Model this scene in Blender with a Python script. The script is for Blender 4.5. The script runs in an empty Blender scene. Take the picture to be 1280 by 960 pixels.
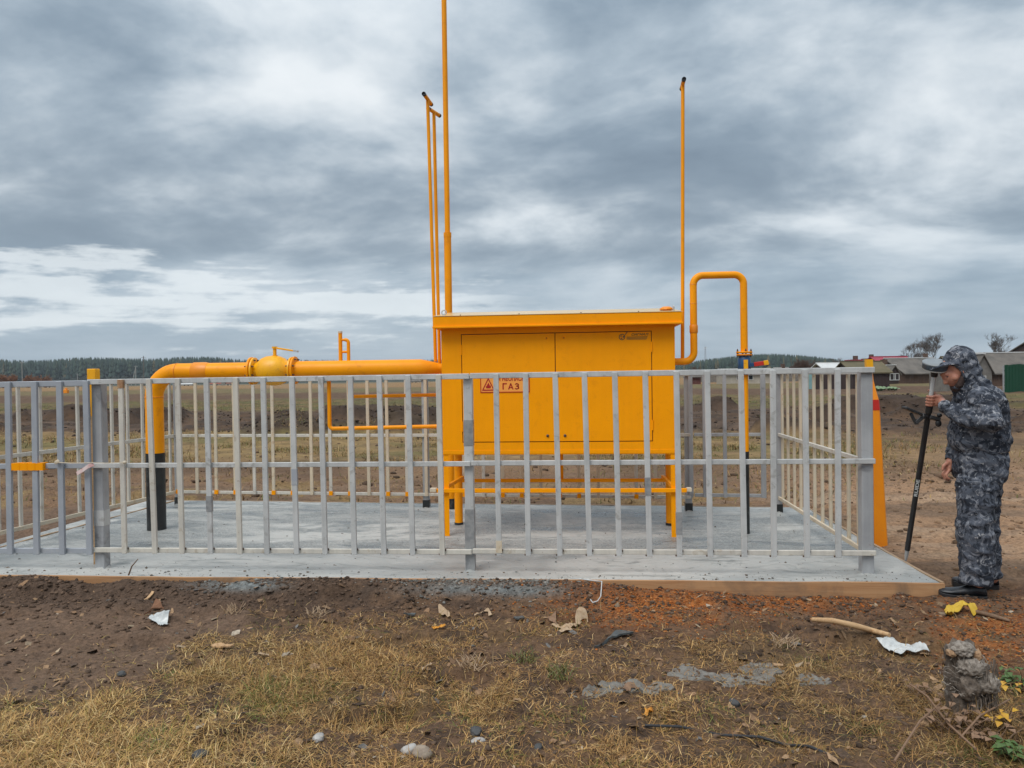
import bpy, bmesh, math, random
import numpy as np
from mathutils import Vector, Matrix
R = math.radians
random.seed(7)
RNG = np.random.default_rng(11)
scene = bpy.context.scene
COL = scene.collection

# ------------------------------------------------------------------ camera
F = 925.0                                   # focal length in photograph pixels (1280 wide)
CAMZ, YAW, PITCH, ROLL = 1.55, R(4.6), R(-0.71), R(0.8)
C = Vector((0, 0, CAMZ))
fw = Vector((-math.sin(YAW) * math.cos(PITCH), math.cos(YAW) * math.cos(PITCH), math.sin(PITCH)))
r0 = Vector((math.cos(YAW), math.sin(YAW), 0))
u0 = r0.cross(fw)
CR = (r0 * math.cos(ROLL) - u0 * math.sin(ROLL)).normalized()
CU = (u0 * math.cos(ROLL) + r0 * math.sin(ROLL)).normalized()
cam = bpy.data.cameras.new('camera')
cam.sensor_width = 36.0
cam.lens = F / 1280 * 36
cam.clip_end = 8000
camo = bpy.data.objects.new('camera', cam)
COL.objects.link(camo)
M = Matrix((CR, CU, -fw)).transposed().to_4x4()
M.translation = C
camo.matrix_world = M
scene.camera = camo

# ------------------------------------------------------------------ light
SUN_EL, SUN_AZ = R(56), R(215)              # azimuth clockwise from +Y: behind the camera, a little to its west
scene.view_settings.view_transform = 'Standard'
scene.view_settings.look = 'None'
scene.view_settings.exposure = 0.58
scene.view_settings.gamma = 1.0
sun = bpy.data.lights.new('sun', 'SUN')
sun.energy = 1.5
sun.angle = R(32)
sun.color = (1.0, 0.97, 0.93)
suno = bpy.data.objects.new('sun', sun)
COL.objects.link(suno)
sd = Vector((math.sin(SUN_AZ) * math.cos(SUN_EL), math.cos(SUN_AZ) * math.cos(SUN_EL), math.sin(SUN_EL)))
suno.rotation_euler = sd.to_track_quat('Z', 'Y').to_euler()
suno.location = (0, 0, 30)


class NT:
    """small helper to write node trees"""
    def __init__(s, tree):
        s.t = tree
        s.n = tree.nodes
        s.l = tree.links

    def add(s, kind, ins=None, **attrs):
        nd = s.n.new(kind)
        for k, v in attrs.items():
            setattr(nd, k, v)
        for k, v in (ins or {}).items():
            s.set(nd.inputs[k], v)
        return nd

    def set(s, sock, v):
        if isinstance(v, bpy.types.NodeSocket):
            s.l.new(v, sock)
        else:
            if hasattr(sock, 'default_value'):
                try:
                    sock.default_value = v
                except Exception:
                    sock.default_value = tuple(v) + (1.0,)

    def math(s, op, a, b=None, c=None, clamp=False):
        nd = s.n.new('ShaderNodeMath')
        nd.operation = op
        nd.use_clamp = clamp
        for i, v in enumerate((a, b, c)):
            if v is not None:
                s.set(nd.inputs[i], v)
        return nd.outputs[0]

    def smooth(s, v, lo, hi, a=0.0, b=1.0):
        nd = s.n.new('ShaderNodeMapRange')
        nd.interpolation_type = 'SMOOTHSTEP'
        s.set(nd.inputs[0], v)
        for i, x in enumerate((lo, hi, a, b)):
            nd.inputs[i + 1].default_value = x
        return nd.outputs[0]

    def mix(s, f, a, b, mode='MIX'):
        nd = s.n.new('ShaderNodeMix')
        nd.data_type = 'RGBA'
        nd.blend_type = mode
        s.set(nd.inputs[0], f)
        s.set(nd.inputs[6], a)
        s.set(nd.inputs[7], b)
        return nd.outputs[2]

    def noise(s, scale, detail=4, rough=0.55, vec=None, dist=0.0, dim='3D'):
        nd = s.n.new('ShaderNodeTexNoise')
        nd.noise_dimensions = dim
        nd.inputs['Scale'].default_value = scale
        nd.inputs['Detail'].default_value = detail
        nd.inputs['Roughness'].default_value = rough
        nd.inputs['Distortion'].default_value = dist
        if vec is not None:
            s.l.new(vec, nd.inputs['Vector'])
        return nd.outputs['Fac']

    def ramp(s, f, stops, interp='LINEAR'):
        nd = s.n.new('ShaderNodeValToRGB')
        nd.color_ramp.interpolation = interp
        el = nd.color_ramp.elements
        while len(el) > 1:
            el.remove(el[0])
        el[0].position, el[0].color = stops[0][0], tuple(stops[0][1]) + (1,)
        for p, c in stops[1:]:
            e = el.new(p)
            e.color = tuple(c) + (1,)
        s.set(nd.inputs[0], f)
        return nd.outputs[0]


def lin(r, g, b):
    f = lambda c: c / 255 / 12.92 if c <= 10 else ((c / 255 + 0.055) / 1.055) ** 2.4
    return (f(r), f(g), f(b))


def make_world():
    w = bpy.data.worlds.new('World')
    scene.world = w
    w.use_nodes = True
    t = NT(w.node_tree)
    t.n.clear()
    out = t.add('ShaderNodeOutputWorld')
    bg = t.add('ShaderNodeBackground')
    t.l.new(bg.outputs[0], out.inputs[0])
    sky = t.add('ShaderNodeTexSky', sky_type='NISHITA', sun_disc=False)
    sky.sun_elevation = SUN_EL
    sky.sun_rotation = SUN_AZ
    tc = t.add('ShaderNodeTexCoord')
    sep = t.add('ShaderNodeSeparateXYZ', {0: tc.outputs['Generated']})
    x, y, z = sep.outputs
    zc = t.math('MAXIMUM', z, 0.0)
    zz = t.math('ADD', zc, 0.27)
    cmb = t.add('ShaderNodeCombineXYZ', {0: t.math('DIVIDE', x, zz), 1: t.math('DIVIDE', y, zz), 2: 0.0})
    mp = t.add('ShaderNodeMapping', {0: cmb.outputs[0]})
    mp.inputs['Location'].default_value = SKY_OFF
    mp.inputs['Scale'].default_value = (1.0, 1.15, 1)
    mp.inputs['Rotation'].default_value = (0, 0, R(12))
    n1 = t.noise(1.55, 9, 0.54, mp.outputs[0], 0.2)
    n2 = t.noise(4.2, 7, 0.58, mp.outputs[0], 0.1)
    n3 = t.noise(0.45, 3, 0.5, mp.outputs[0], 0.0)
    f = t.math('ADD', t.math('MULTIPLY', n1, 0.86), t.math('MULTIPLY', n2, 0.14))
    f = t.math('ADD', f, t.math('MULTIPLY', n3, 0.11))
    cloud = t.ramp(f, [(0.36, lin(102, 116, 129)), (0.46, lin(120, 134, 146)), (0.53, lin(144, 156, 166)),
                       (0.61, lin(176, 184, 190)), (0.69, lin(198, 203, 206)), (0.80, lin(210, 213, 215))])
    # layered haze towards the horizon, a break in the deck low in the north-west
    hz = t.smooth(z, 0.02, 0.24, 1.0, 0.0)
    streak = t.add('ShaderNodeMapping', {0: tc.outputs['Generated']})
    streak.inputs['Scale'].default_value = (2.2, 2.2, 26)
    streak.inputs['Location'].default_value = (0.3, 0.1, 0.6)
    ns = t.noise(1.6, 6, 0.55, streak.outputs[0], 0.25)
    hcol = t.ramp(ns, [(0.3, lin(126, 142, 156)), (0.55, lin(142, 156, 168)), (0.75, lin(162, 172, 181))])
    col = t.mix(t.math('MULTIPLY', hz, 0.8), cloud, hcol)
    # under-side of the deck just above the break
    west = t.smooth(t.math('ADD', x, t.math('MULTIPLY', y, -0.02)), -0.02, -0.22)
    dk = t.math('MULTIPLY', t.smooth(z, 0.12, 0.17), t.smooth(z, 0.33, 0.20))
    dkn = t.math('MULTIPLY', dk, t.smooth(n1, 0.66, 0.42))
    col = t.mix(t.math('MULTIPLY', dkn, 0.55), col, lin(108, 120, 131))
    edge = t.math('ADD', z, t.math('MULTIPLY', t.math('SUBTRACT', ns, 0.5), 0.16))
    edge = t.math('ADD', edge, t.math('MULTIPLY', t.math('SUBTRACT', n2, 0.5), 0.12))
    band = t.math('MULTIPLY', t.smooth(edge, 0.055, 0.088), t.smooth(edge, 0.138, 0.112))
    band = t.math('MULTIPLY', band, west)
    col = t.mix(t.math('MULTIPLY', band, 0.66), col, lin(206, 211, 213))
    # overcast dome: brighter overhead, dull ground tone below the horizon
    up = t.smooth(z, 0.30, 0.95, 1.0, 1.75)
    vm = t.add('ShaderNodeVectorMath', {0: col, 3: up}, operation='SCALE')
    nis = t.add('ShaderNodeVectorMath', {0: sky.outputs[0], 3: 0.10}, operation='SCALE')
    tot = t.mix(0.06, vm.outputs[0], nis.outputs[0])
    low = t.smooth(z, -0.02, -0.10)
    tot = t.mix(low, tot, lin(92, 84, 74))
    t.l.new(tot, bg.inputs[0])
    bg.inputs[1].default_value = 1.0


SKY_OFF = (10.8245, 5.5378, 0)
make_world()


# ------------------------------------------------------------------ pixels to places
def ray(px, py):
    return (fw + CR * ((px - 640) / F) - CU * ((py - 480) / F))


def gp(px, py, z=0.0):
    """where the ray through a photograph pixel meets the level z"""
    d = ray(px, py)
    return C + d * ((z - C.z) / d.z)


def dp(px, py, y):
    """where that ray meets the upright plane at world y"""
    d = ray(px, py)
    return C + d * ((y - C.y) / d.y)


def gd(px, D, z=0.0):
    """ground point under pixel column px at depth D"""
    p = C + (fw + CR * ((px - 640) / F)) * D
    return Vector((p.x, p.y, z))


def zat(px, py, D):
    d = ray(px, py)
    return (C + d * D).z


def project(x, y, z):
    dx, dy, dz = x - C.x, y - C.y, z - C.z
    X = dx * CR.x + dy * CR.y + dz * CR.z
    Y = dx * CU.x + dy * CU.y + dz * CU.z
    D = np.maximum(dx * fw.x + dy * fw.y + dz * fw.z, 0.05)
    return 640 + F * X / D, 480 - F * Y / D


# ------------------------------------------------------------------ noise on arrays
def _hash(ix, iy, iz, seed):
    h = (ix.astype(np.int64) * 374761393 + iy.astype(np.int64) * 668265263 + iz.astype(np.int64) * 2147483647 + seed * 974711) & 0xFFFFFFFF
    h = ((h ^ (h >> 13)) * 1274126177) & 0xFFFFFFFF
    h = (h ^ (h >> 16)) & 0xFFFFFF
    return h / float(0xFFFFFF)


def vnoise(x, y, z=None, seed=0):
    x = np.asarray(x, float)
    y = np.asarray(y, float)
    ix, iy = np.floor(x), np.floor(y)
    fx, fy = x - ix, y - iy
    ux, uy = fx * fx * (3 - 2 * fx), fy * fy * (3 - 2 * fy)
    if z is None:
        zz = np.zeros_like(ix)
        a = _hash(ix, iy, zz, seed); b = _hash(ix + 1, iy, zz, seed)
        c = _hash(ix, iy + 1, zz, seed); d = _hash(ix + 1, iy + 1, zz, seed)
        return (a + (b - a) * ux) * (1 - uy) + (c + (d - c) * ux) * uy
    z = np.asarray(z, float)
    iz = np.floor(z)
    fz = z - iz
    uz = fz * fz * (3 - 2 * fz)
    def pl(k):
        a = _hash(ix, iy, k, seed); b = _hash(ix + 1, iy, k, seed)
        c = _hash(ix, iy + 1, k, seed); d = _hash(ix + 1, iy + 1, k, seed)
        return (a + (b - a) * ux) * (1 - uy) + (c + (d - c) * ux) * uy
    p0, p1 = pl(iz), pl(iz + 1)
    return p0 + (p1 - p0) * uz


def fbm(x, y, octaves=4, seed=0, gain=0.5, z=None):
    s, a, n = 0.0, 1.0, 0.0
    for o in range(octaves):
        k = 2.03 ** o
        s = s + a * vnoise(x * k + 17.3 * o, y * k - 9.1 * o, None if z is None else z * k + 5.7 * o, seed + o)
        n += a
        a *= gain
    return s / n


def sstep(v, a, b):
    t = np.clip((v - a) / (b - a), 0, 1)
    return t * t * (3 - 2 * t)


# ------------------------------------------------------------------ mesh building
class MB:
    def __init__(s):
        s.v, s.f = [], []

    def quad_ring(s, rings, cap0=True, cap1=True):
        b = len(s.v)
        n = len(rings[0])
        for r in rings:
            s.v.extend([tuple(p) for p in r])
        for i in range(len(rings) - 1):
            for j in range(n):
                k = (j + 1) % n
                s.f.append((b + i * n + j, b + i * n + k, b + (i + 1) * n + k, b + (i + 1) * n + j))
        if cap0:
            s.f.append(tuple(b + j for j in reversed(range(n))))
        if cap1:
            s.f.append(tuple(b + (len(rings) - 1) * n + j for j in range(n)))
        return s

    def box(s, x0, x1, y0, y1, z0, z1):
        return s.quad_ring([[(x0, y0, z), (x1, y0, z), (x1, y1, z), (x0, y1, z)] for z in (z0, z1)])

    def bar(s, p0, p1, w, d, side=(1, 0, 0)):
        p0, p1 = Vector(p0), Vector(p1)
        t = (p1 - p0).normalized()
        a = Vector(side)
        a = (a - t * a.dot(t)).normalized()
        b = t.cross(a)
        o = [(-w / 2, -d / 2), (w / 2, -d / 2), (w / 2, d / 2), (-w / 2, d / 2)]
        return s.quad_ring([[p + a * i + b * j for i, j in o] for p in (p0, p1)])

    def sweep(s, pts, rad, seg=16, cap=True, up=None):
        pts = [Vector(p) for p in pts]
        n = len(pts)
        if not hasattr(rad, '__len__'):
            rad = [rad] * n
        tan = []
        for i in range(n):
            a = pts[max(i - 1, 0)]
            b = pts[min(i + 1, n - 1)]
            d = b - a
            tan.append(d.normalized() if d.length > 1e-9 else (tan[-1] if tan else Vector((0, 0, 1))))
        u = Vector(up) if up else (Vector((1, 0, 0)) if abs(tan[0].x) < 0.8 else Vector((0, 0, 1)))
        u = (u - tan[0] * u.dot(tan[0])).normalized()
        rings = []
        for i in range(n):
            u = (u - tan[i] * u.dot(tan[i])).normalized()
            w = tan[i].cross(u)
            rings.append([pts[i] + (u * math.cos(2 * math.pi * k / seg) + w * math.sin(2 * math.pi * k / seg)) * rad[i] for k in range(seg)])
        return s.quad_ring(rings, cap, cap)

    def lathe(s, base, axis, prof, seg=24):
        """prof: (distance along axis, radius)"""
        base, axis = Vector(base), Vector(axis).normalized()
        u = axis.orthogonal().normalized()
        w = axis.cross(u)
        rings = [[base + axis * h + (u * math.cos(2 * math.pi * k / seg) + w * math.sin(2 * math.pi * k / seg)) * max(r, 1e-4) for k in range(seg)] for h, r in prof]
        return s.quad_ring(rings)

    def ellipsoid(s, c, rx, ry, rz, rot=None, seg=20, rows=14):
        c = Vector(c)
        rings = []
        for i in range(1, rows):
            th = math.pi * i / rows
            ring = []
            for k in range(seg):
                a = 2 * math.pi * k / seg
                p = Vector((rx * math.sin(th) * math.cos(a), ry * math.sin(th) * math.sin(a), -rz * math.cos(th)))
                if rot:
                    p = rot @ p
                ring.append(c + p)
            rings.append(ring)
        return s.quad_ring(rings)

    def capsule(s, p0, ra, p1, rb, seg=14):
        p0, p1 = Vector(p0), Vector(p1)
        t = p1 - p0
        L = max(t.length, 1e-5)
        t = t / L
        pts, rr = [], []
        for k in range(5):
            a = math.pi / 2 * (1 - k / 5)
            pts.append(p0 - t * ra * math.sin(a)); rr.append(max(ra * math.cos(a), ra * 0.05))
        pts.append(p0); rr.append(ra)
        pts.append(p1); rr.append(rb)
        for k in range(1, 6):
            a = math.pi / 2 * k / 5
            pts.append(p1 + t * rb * math.sin(a)); rr.append(max(rb * math.cos(a), rb * 0.05))
        u = t.orthogonal().normalized()
        w = t.cross(u)
        return s.quad_ring([[p + (u * math.cos(2 * math.pi * k / seg) + w * math.sin(2 * math.pi * k / seg)) * r for k in range(seg)] for p, r in zip(pts, rr)])

    def mesh(s, name, off=(0, 0, 0)):
        me = bpy.data.meshes.new(name)
        o = Vector(off)
        me.from_pydata([(p[0] - o.x, p[1] - o.y, p[2] - o.z) for p in s.v], [], s.f)
        return me

    def build(s, name, mat, parent=None, smooth=False, bevel=0.0, angle=40):
        off = wloc(parent)
        me = s.mesh(name, off)
        if bevel:
            bm = bmesh.new()
            bm.from_mesh(me)
            bmesh.ops.bevel(bm, geom=[e for e in bm.edges], offset=bevel, segments=1, affect='EDGES')
            bm.to_mesh(me)
            bm.free()
        bm = bmesh.new()
        bm.from_mesh(me)
        bmesh.ops.recalc_face_normals(bm, faces=bm.faces)
        bm.to_mesh(me)
        bm.free()
        if smooth:
            me.shade_smooth()
            me.set_sharp_from_angle(angle=R(angle))
        if mat:
            me.materials.append(mat)
        o = bpy.data.objects.new(name, me)
        COL.objects.link(o)
        if parent:
            o.parent = parent
        return o


def wloc(o):
    v = Vector((0, 0, 0))
    while o:
        v += o.location
        o = o.parent
    return v


def tag(o, label=None, cat=None, group=None, kind=None):
    for k, v in (('label', label), ('category', cat), ('group', group), ('kind', kind)):
        if v:
            o[k] = v
    return o


def thing(name, loc, label, cat, group=None):
    o = bpy.data.objects.new(name, None)
    o.empty_display_size = 0.1
    o.location = loc
    COL.objects.link(o)
    return tag(o, label, cat, group)


def np_mesh(name, verts, faces_flat, loop_starts, mat, parent=None, cols=None, smooth=False, loop_totals=None):
    """big meshes straight from arrays"""
    me = bpy.data.meshes.new(name)
    me.vertices.add(len(verts))
    me.vertices.foreach_set('co', np.asarray(verts, np.float32).ravel())
    me.loops.add(len(faces_flat))
    me.loops.foreach_set('vertex_index', np.asarray(faces_flat, np.int32))
    me.polygons.add(len(loop_starts))
    me.polygons.foreach_set('loop_start', np.asarray(loop_starts, np.int32))
    if cols is not None:
        a = me.color_attributes.new('col', 'FLOAT_COLOR', 'POINT')
        c4 = np.ones((len(verts), 4), np.float32)
        c4[:, :3] = cols
        a.data.foreach_set('color', c4.ravel())
    me.update(calc_edges=True)
    me.validate()
    if smooth:
        me.shade_smooth()
    me.materials.append(mat)
    o = bpy.data.objects.new(name, me)
    COL.objects.link(o)
    if parent:
        o.parent = parent
    return o


def fillet(pts, r, n=8):
    pts = [Vector(p) for p in pts]
    out = [pts[0]]
    for i in range(1, len(pts) - 1):
        a, b, c = pts[i - 1], pts[i], pts[i + 1]
        d0, d1 = (a - b).normalized(), (c - b).normalized()
        ang = d0.angle(d1)
        tl = r / math.tan(ang / 2)
        bis = (d0 + d1).normalized()
        cen = b + bis * (r / math.sin(ang / 2))
        s, e = b + d0 * tl - cen, b + d1 * tl - cen
        tot = s.angle(e)
        for k in range(n + 1):
            f = k / n
            out.append(cen + (s * math.sin((1 - f) * tot) + e * math.sin(f * tot)) / math.sin(tot))
    out.append(pts[-1])
    return out


# ------------------------------------------------------------------ materials
def base_mat(name, rough=0.6, metal=0.0, spec=0.5):
    m = bpy.data.materials.new(name)
    m.use_nodes = True
    t = NT(m.node_tree)
    b = t.n['Principled BSDF']
    b.inputs['Roughness'].default_value = rough
    b.inputs['Metallic'].default_value = metal
    b.inputs['Specular IOR Level'].default_value = spec
    return m, t, b


def coords(t, kind='Object'):
    if kind == 'World':
        return t.add('ShaderNodeNewGeometry').outputs['Position']
    return t.add('ShaderNodeTexCoord').outputs[kind]


def bump(t, b, h, strength=0.3, dist=0.01):
    n = t.add('ShaderNodeBump', {'Height': h, 'Strength': strength, 'Distance': dist})
    t.l.new(n.outputs[0], b.inputs['Normal'])


def paint(name, c, c2=None, rough=0.4, scale=6.0, amount=0.5, dirt=None, dirt_amt=0.0, dscale=9.0, spec=0.5, bmp=0.05, rust=0.0, streak=0.0, dent=0.0):
    """painted metal: two tones of the paint, worn or dirty spots, slightly uneven gloss"""
    m, t, b = base_mat(name, rough, 0, spec)
    p = coords(t, 'World')
    n = t.noise(scale, 5, 0.6, p)
    col = t.mix(t.math('MULTIPLY', t.smooth(n, 0.35, 0.7), amount), c, c2 or tuple(x * 0.8 for x in c))
    if dirt:
        d = t.noise(dscale, 6, 0.65, p, 0.6)
        col = t.mix(t.math('MULTIPLY', t.smooth(d, 0.56, 0.68), dirt_amt), col, dirt)
    if rust:
        rn = t.noise(21, 5, 0.7, p, 0.4)
        col = t.mix(t.math('MULTIPLY', t.smooth(rn, 0.66, 0.71), rust), col, (0.20, 0.09, 0.035))
    if streak:
        sm = t.add('ShaderNodeMapping', {0: p})
        sm.inputs['Scale'].default_value = (22, 22, 0.9)
        sn = t.noise(1.0, 5, 0.6, sm.outputs[0], 0.3)
        sc = t.add('ShaderNodeVectorMath', {0: col, 3: t.smooth(sn, 0.38, 0.70, 1.0, 1.0 - streak)}, operation='SCALE')
        col = sc.outputs[0]
    t.l.new(col, b.inputs['Base Color'])
    t.l.new(t.smooth(n, 0.2, 0.8, rough * 0.8, min(1, rough * 1.25)), b.inputs['Roughness'])
    if bmp:
        hgt = t.noise(90, 3, 0.6, p)
        if dent:
            hgt = t.math('ADD', hgt, t.math('MULTIPLY', t.noise(3.2, 2, 0.4, p), dent))
        bump(t, b, hgt, bmp, 0.004)
    return m


MT = {}
YEL = (0.96, 0.345, 0.0)
MT['yellow'] = paint('yellow_paint', YEL, (0.90, 0.315, 0.0), 0.5, 3.0, 0.6, (0.74, 0.24, 0.004), 0.3, 14, 0.14, 0.16, streak=0.025, dent=14.0)
MT['yellow_pipe'] = paint('yellow_pipe_paint', (0.92, 0.335, 0.001), (0.82, 0.275, 0.001), 0.42, 4.0, 0.6, (0.60, 0.20, 0.01), 0.4, 10, 0.22)
MT['orange_pipe'] = paint('orange_primer_paint', (0.80, 0.26, 0.006), (0.72, 0.21, 0.006), 0.42, 4.0, 0.6, None, 0, 10, 0.45)
MT['lemon'] = paint('lemon_valve_paint', (0.88, 0.42, 0.004), (0.78, 0.33, 0.004), 0.4, 9.0, 0.7, (0.42, 0.2, 0.03), 0.4, 22, 0.45)
MT['seam'] = paint('seam_shade_brown', (0.20, 0.055, 0.008), None, 0.7)  # red-brown that paints the shade inside the door gaps
MT['grey'] = paint('grey_fence_paint', (0.54, 0.54, 0.525), (0.43, 0.435, 0.425), 0.55, 5.0, 0.9, (0.27, 0.255, 0.23), 0.6, 12, bmp=0.2, rust=0.6, streak=0.12)
MT['grey_warm'] = paint('warm_grey_fence_paint', (0.60, 0.565, 0.49), (0.51, 0.48, 0.43), 0.55, 5.0, 0.9, (0.36, 0.29, 0.20), 0.6, 12, bmp=0.2, rust=0.6, streak=0.12)
MT['cream'] = paint('cream_and_lit_edge_bar', (0.62, 0.52, 0.38), (0.52, 0.46, 0.36), 0.55, 6.0, 0.9, (0.40, 0.24, 0.10), 0.5, 10)
MT['grey_blue'] = paint('blue_grey_gate_paint', (0.34, 0.36, 0.39), (0.29, 0.31, 0.34), 0.5, 5.0, 0.9, (0.42, 0.42, 0.41), 0.5, 9)
MT['post'] = paint('galvanised_post_steel', (0.40, 0.405, 0.41), (0.31, 0.315, 0.325), 0.45, 3.5, 1.0, (0.18, 0.18, 0.185), 0.75, 4.5, bmp=0.15, rust=0.35, streak=0.15)
MT['tar'] = paint('black_bitumen_coating', (0.012, 0.013, 0.014), (0.025, 0.028, 0.027), 0.38, 9.0, 0.8, (0.10, 0.10, 0.095), 0.5, 16)
MT['rust'] = paint('rust_stain_paint', (0.30, 0.15, 0.07), (0.42, 0.28, 0.17), 0.8, 30, 1.0)
MT['steel'] = paint('bright_steel', (0.45, 0.46, 0.47), (0.36, 0.37, 0.38), 0.35, 20, 0.6)
MT['bolt'] = paint('brown_bolt_steel', (0.10, 0.055, 0.03), (0.07, 0.04, 0.03), 0.5, 40, 0.6)
MT['dark'] = paint('dark_plastic', (0.018, 0.018, 0.02), (0.03, 0.03, 0.03), 0.45, 12, 0.6)
MT['red_print'] = paint('red_print', (0.42, 0.008, 0.004), None, 0.5, bmp=0)
MT['sign_face'] = paint('sign_face', (0.92, 0.36, 0.06), (0.88, 0.33, 0.05), 0.45, bmp=0)
MT['logo'] = paint('logo_print', (0.13, 0.075, 0.018), None, 0.5, bmp=0)
MT['logo_dark'] = paint('logo_dark_print', (0.05, 0.04, 0.03), None, 0.5, bmp=0)
MT['red'] = paint('red_paint', (0.50, 0.016, 0.008), (0.42, 0.02, 0.01), 0.45)
MT['blue'] = paint('blue_valve_paint', (0.014, 0.075, 0.19), (0.012, 0.055, 0.14), 0.4, 14, 0.8)
MT['white_plastic'] = paint('white_plastic', (0.62, 0.64, 0.63), (0.52, 0.54, 0.53), 0.4, 16, 0.6)
MT['receiver'] = paint('receiver_grey_plastic', (0.22, 0.235, 0.245), (0.18, 0.195, 0.205), 0.4, 16, 0.6)
MT['receiver_dark'] = paint('receiver_dark_band', (0.055, 0.075, 0.095), (0.04, 0.05, 0.065), 0.35, 16, 0.6)


def concrete():
    m, t, b = base_mat('fresh_concrete', 0.5)
    p = coords(t, 'World')
    st = t.add('ShaderNodeMapping', {0: p})
    st.inputs['Scale'].default_value = (0.5, 1.3, 1)
    big = t.noise(1.1, 6, 0.6, st.outputs[0], 0.8)
    mid = t.noise(5.0, 8, 0.70, st.outputs[0], 1.2)
    fine = t.noise(60, 4, 0.7, p)
    speck = t.noise(75, 3, 0.6, p)
    # the trowelled rim dries paler; the raw middle stays grey with exposed grit
    sep = t.add('ShaderNodeSeparateXYZ', {0: p})
    raw = t.math('MULTIPLY', t.smooth(t.math('ADD', sep.outputs[1], t.math('MULTIPLY', t.math('SUBTRACT', mid, 0.5), 1.0)), 5.75, 6.2), 0.9)
    col = t.mix(t.smooth(big, 0.36, 0.62), (0.315, 0.32, 0.305), (0.46, 0.455, 0.425))
    col = t.mix(t.math('MULTIPLY', t.smooth(mid, 0.52, 0.66), 0.8), col, (0.20, 0.21, 0.20))
    col = t.mix(t.math('MULTIPLY', t.smooth(mid, 0.40, 0.30), 0.7), col, (0.58, 0.575, 0.54))
    grit = t.math('MULTIPLY', t.math('MULTIPLY', raw, t.smooth(big, 0.62, 0.44)), t.smooth(speck, 0.42, 0.56))
    col = t.mix(t.math('MULTIPLY', grit, 0.7), col, (0.12, 0.13, 0.13))
    wetn = t.noise(1.7, 6, 0.62, st.outputs[0], 1.0)
    wet = t.math('MULTIPLY', t.smooth(wetn, 0.52, 0.62), raw)
    col = t.mix(t.math('MULTIPLY', wet, 0.8), col, (0.13, 0.142, 0.142))
    smear = t.noise(11, 7, 0.72, st.outputs[0], 1.5)
    col = t.mix(t.math('MULTIPLY', t.smooth(smear, 0.56, 0.66), 0.5), col, (0.22, 0.225, 0.215))
    spots = t.math('MULTIPLY', t.smooth(t.noise(9, 3, 0.5, p), 0.70, 0.74), 0.6)
    col = t.mix(spots, col, (0.2, 0.2, 0.19))
    t.l.new(col, b.inputs['Base Color'])
    t.l.new(t.math('SUBTRACT', t.smooth(big, 0.3, 0.7, 0.40, 0.68), t.math('MULTIPLY', wet, 0.32)), b.inputs['Roughness'])
    h = t.math('ADD', t.math('MULTIPLY', fine, t.math('ADD', 0.25, raw)), t.math('MULTIPLY', mid, 2.2))
    bump(t, b, h, 0.55, 0.012)
    return m


def wood(name, c1, c2, scale=(0.6, 12, 12), rough=0.75, stain=None):
    m, t, b = base_mat(name, rough)
    p = coords(t, 'World')
    mp = t.add('ShaderNodeMapping', {0: p})
    mp.inputs['Scale'].default_value = scale
    n = t.noise(3.0, 6, 0.65, mp.outputs[0], 0.7)
    col = t.mix(t.smooth(n, 0.32, 0.68), c1, c2)
    if stain:
        s = t.noise(2.4, 6, 0.65, p, 0.5)
        col = t.mix(t.math('MULTIPLY', t.smooth(s, 0.50, 0.68), 0.75), col, stain)
    t.l.new(col, b.inputs['Base Color'])
    bump(t, b, n, 0.35, 0.004)
    return m


def vcol_mat(name, rough=0.9, nscale=40.0, namt=0.35, bscale=70.0, bstr=0.5, bdist=0.01, translucent=0.0, spec=0.25):
    """colour from the mesh's own point colours with grain on top"""
    m, t, b = base_mat(name, rough, 0, spec)
    p = coords(t, 'World')
    at = t.add('ShaderNodeVertexColor', layer_name='col').outputs[0]
    if namt:
        n = t.noise(nscale, 6, 0.7, p)
        k = t.smooth(n, 0.2, 0.8, 1 - namt, 1 + namt)
        at = t.add('ShaderNodeVectorMath', {0: at, 3: k}, operation='SCALE').outputs[0]
    t.l.new(at, b.inputs['Base Color'])
    if bstr:
        bump(t, b, t.noise(bscale, 6, 0.7, p), bstr, bdist)
    return m


MT['concrete'] = concrete()
MT['pine'] = wood('pine_formwork', (0.46, 0.26, 0.125), (0.37, 0.185, 0.08), (0.7, 14, 14), 0.75, (0.20, 0.125, 0.075))
MT['pine_edge'] = wood('pine_formwork_side', (0.40, 0.27, 0.16), (0.30, 0.20, 0.12), (14, 0.7, 14), 0.75, (0.26, 0.25, 0.23))
MT['stick'] = wood('peeled_stick_wood', (0.55, 0.36, 0.19), (0.42, 0.25, 0.12), (3, 20, 20), 0.6)
MT['twig'] = wood('dry_twig_bark', (0.20, 0.12, 0.07), (0.12, 0.075, 0.045), (10, 10, 10), 0.8)
MT['ground'] = vcol_mat('soil', 0.95, 30, 0.5, 55, 1.0, 0.016)
MT['field'] = vcol_mat('field_soil', 0.95, 2.2, 0.42, 5.0, 0.8, 0.06)
MT['grass'] = vcol_mat('dry_grass_blades', 0.75, 30, 0.15, 0, 0.0)
MT['clod'] = vcol_mat('earth_clods', 0.95, 60, 0.4, 90, 0.8, 0.006)
MT['forest'] = vcol_mat('conifer_mass', 0.9, 0.35, 0.45, 0, 0.0)

# ------------------------------------------------------------------ terrain
SLAB_Z = 0.10
SX0, SX1, SY0 = -5.10, 2.47, 5.21
BL, BR = Vector((-4.72, 8.50, 0)), Vector((2.42, 8.05, 0))       # rear corners of the slab


def slab_in(x, y, grow=0.0):
    back = BL.y + (BR.y - BL.y) * (x - BL.x) / (BR.x - BL.x)
    return (x > SX0 - grow) & (x < SX1 + grow) & (y > SY0 - grow) & (y < back + grow)


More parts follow.
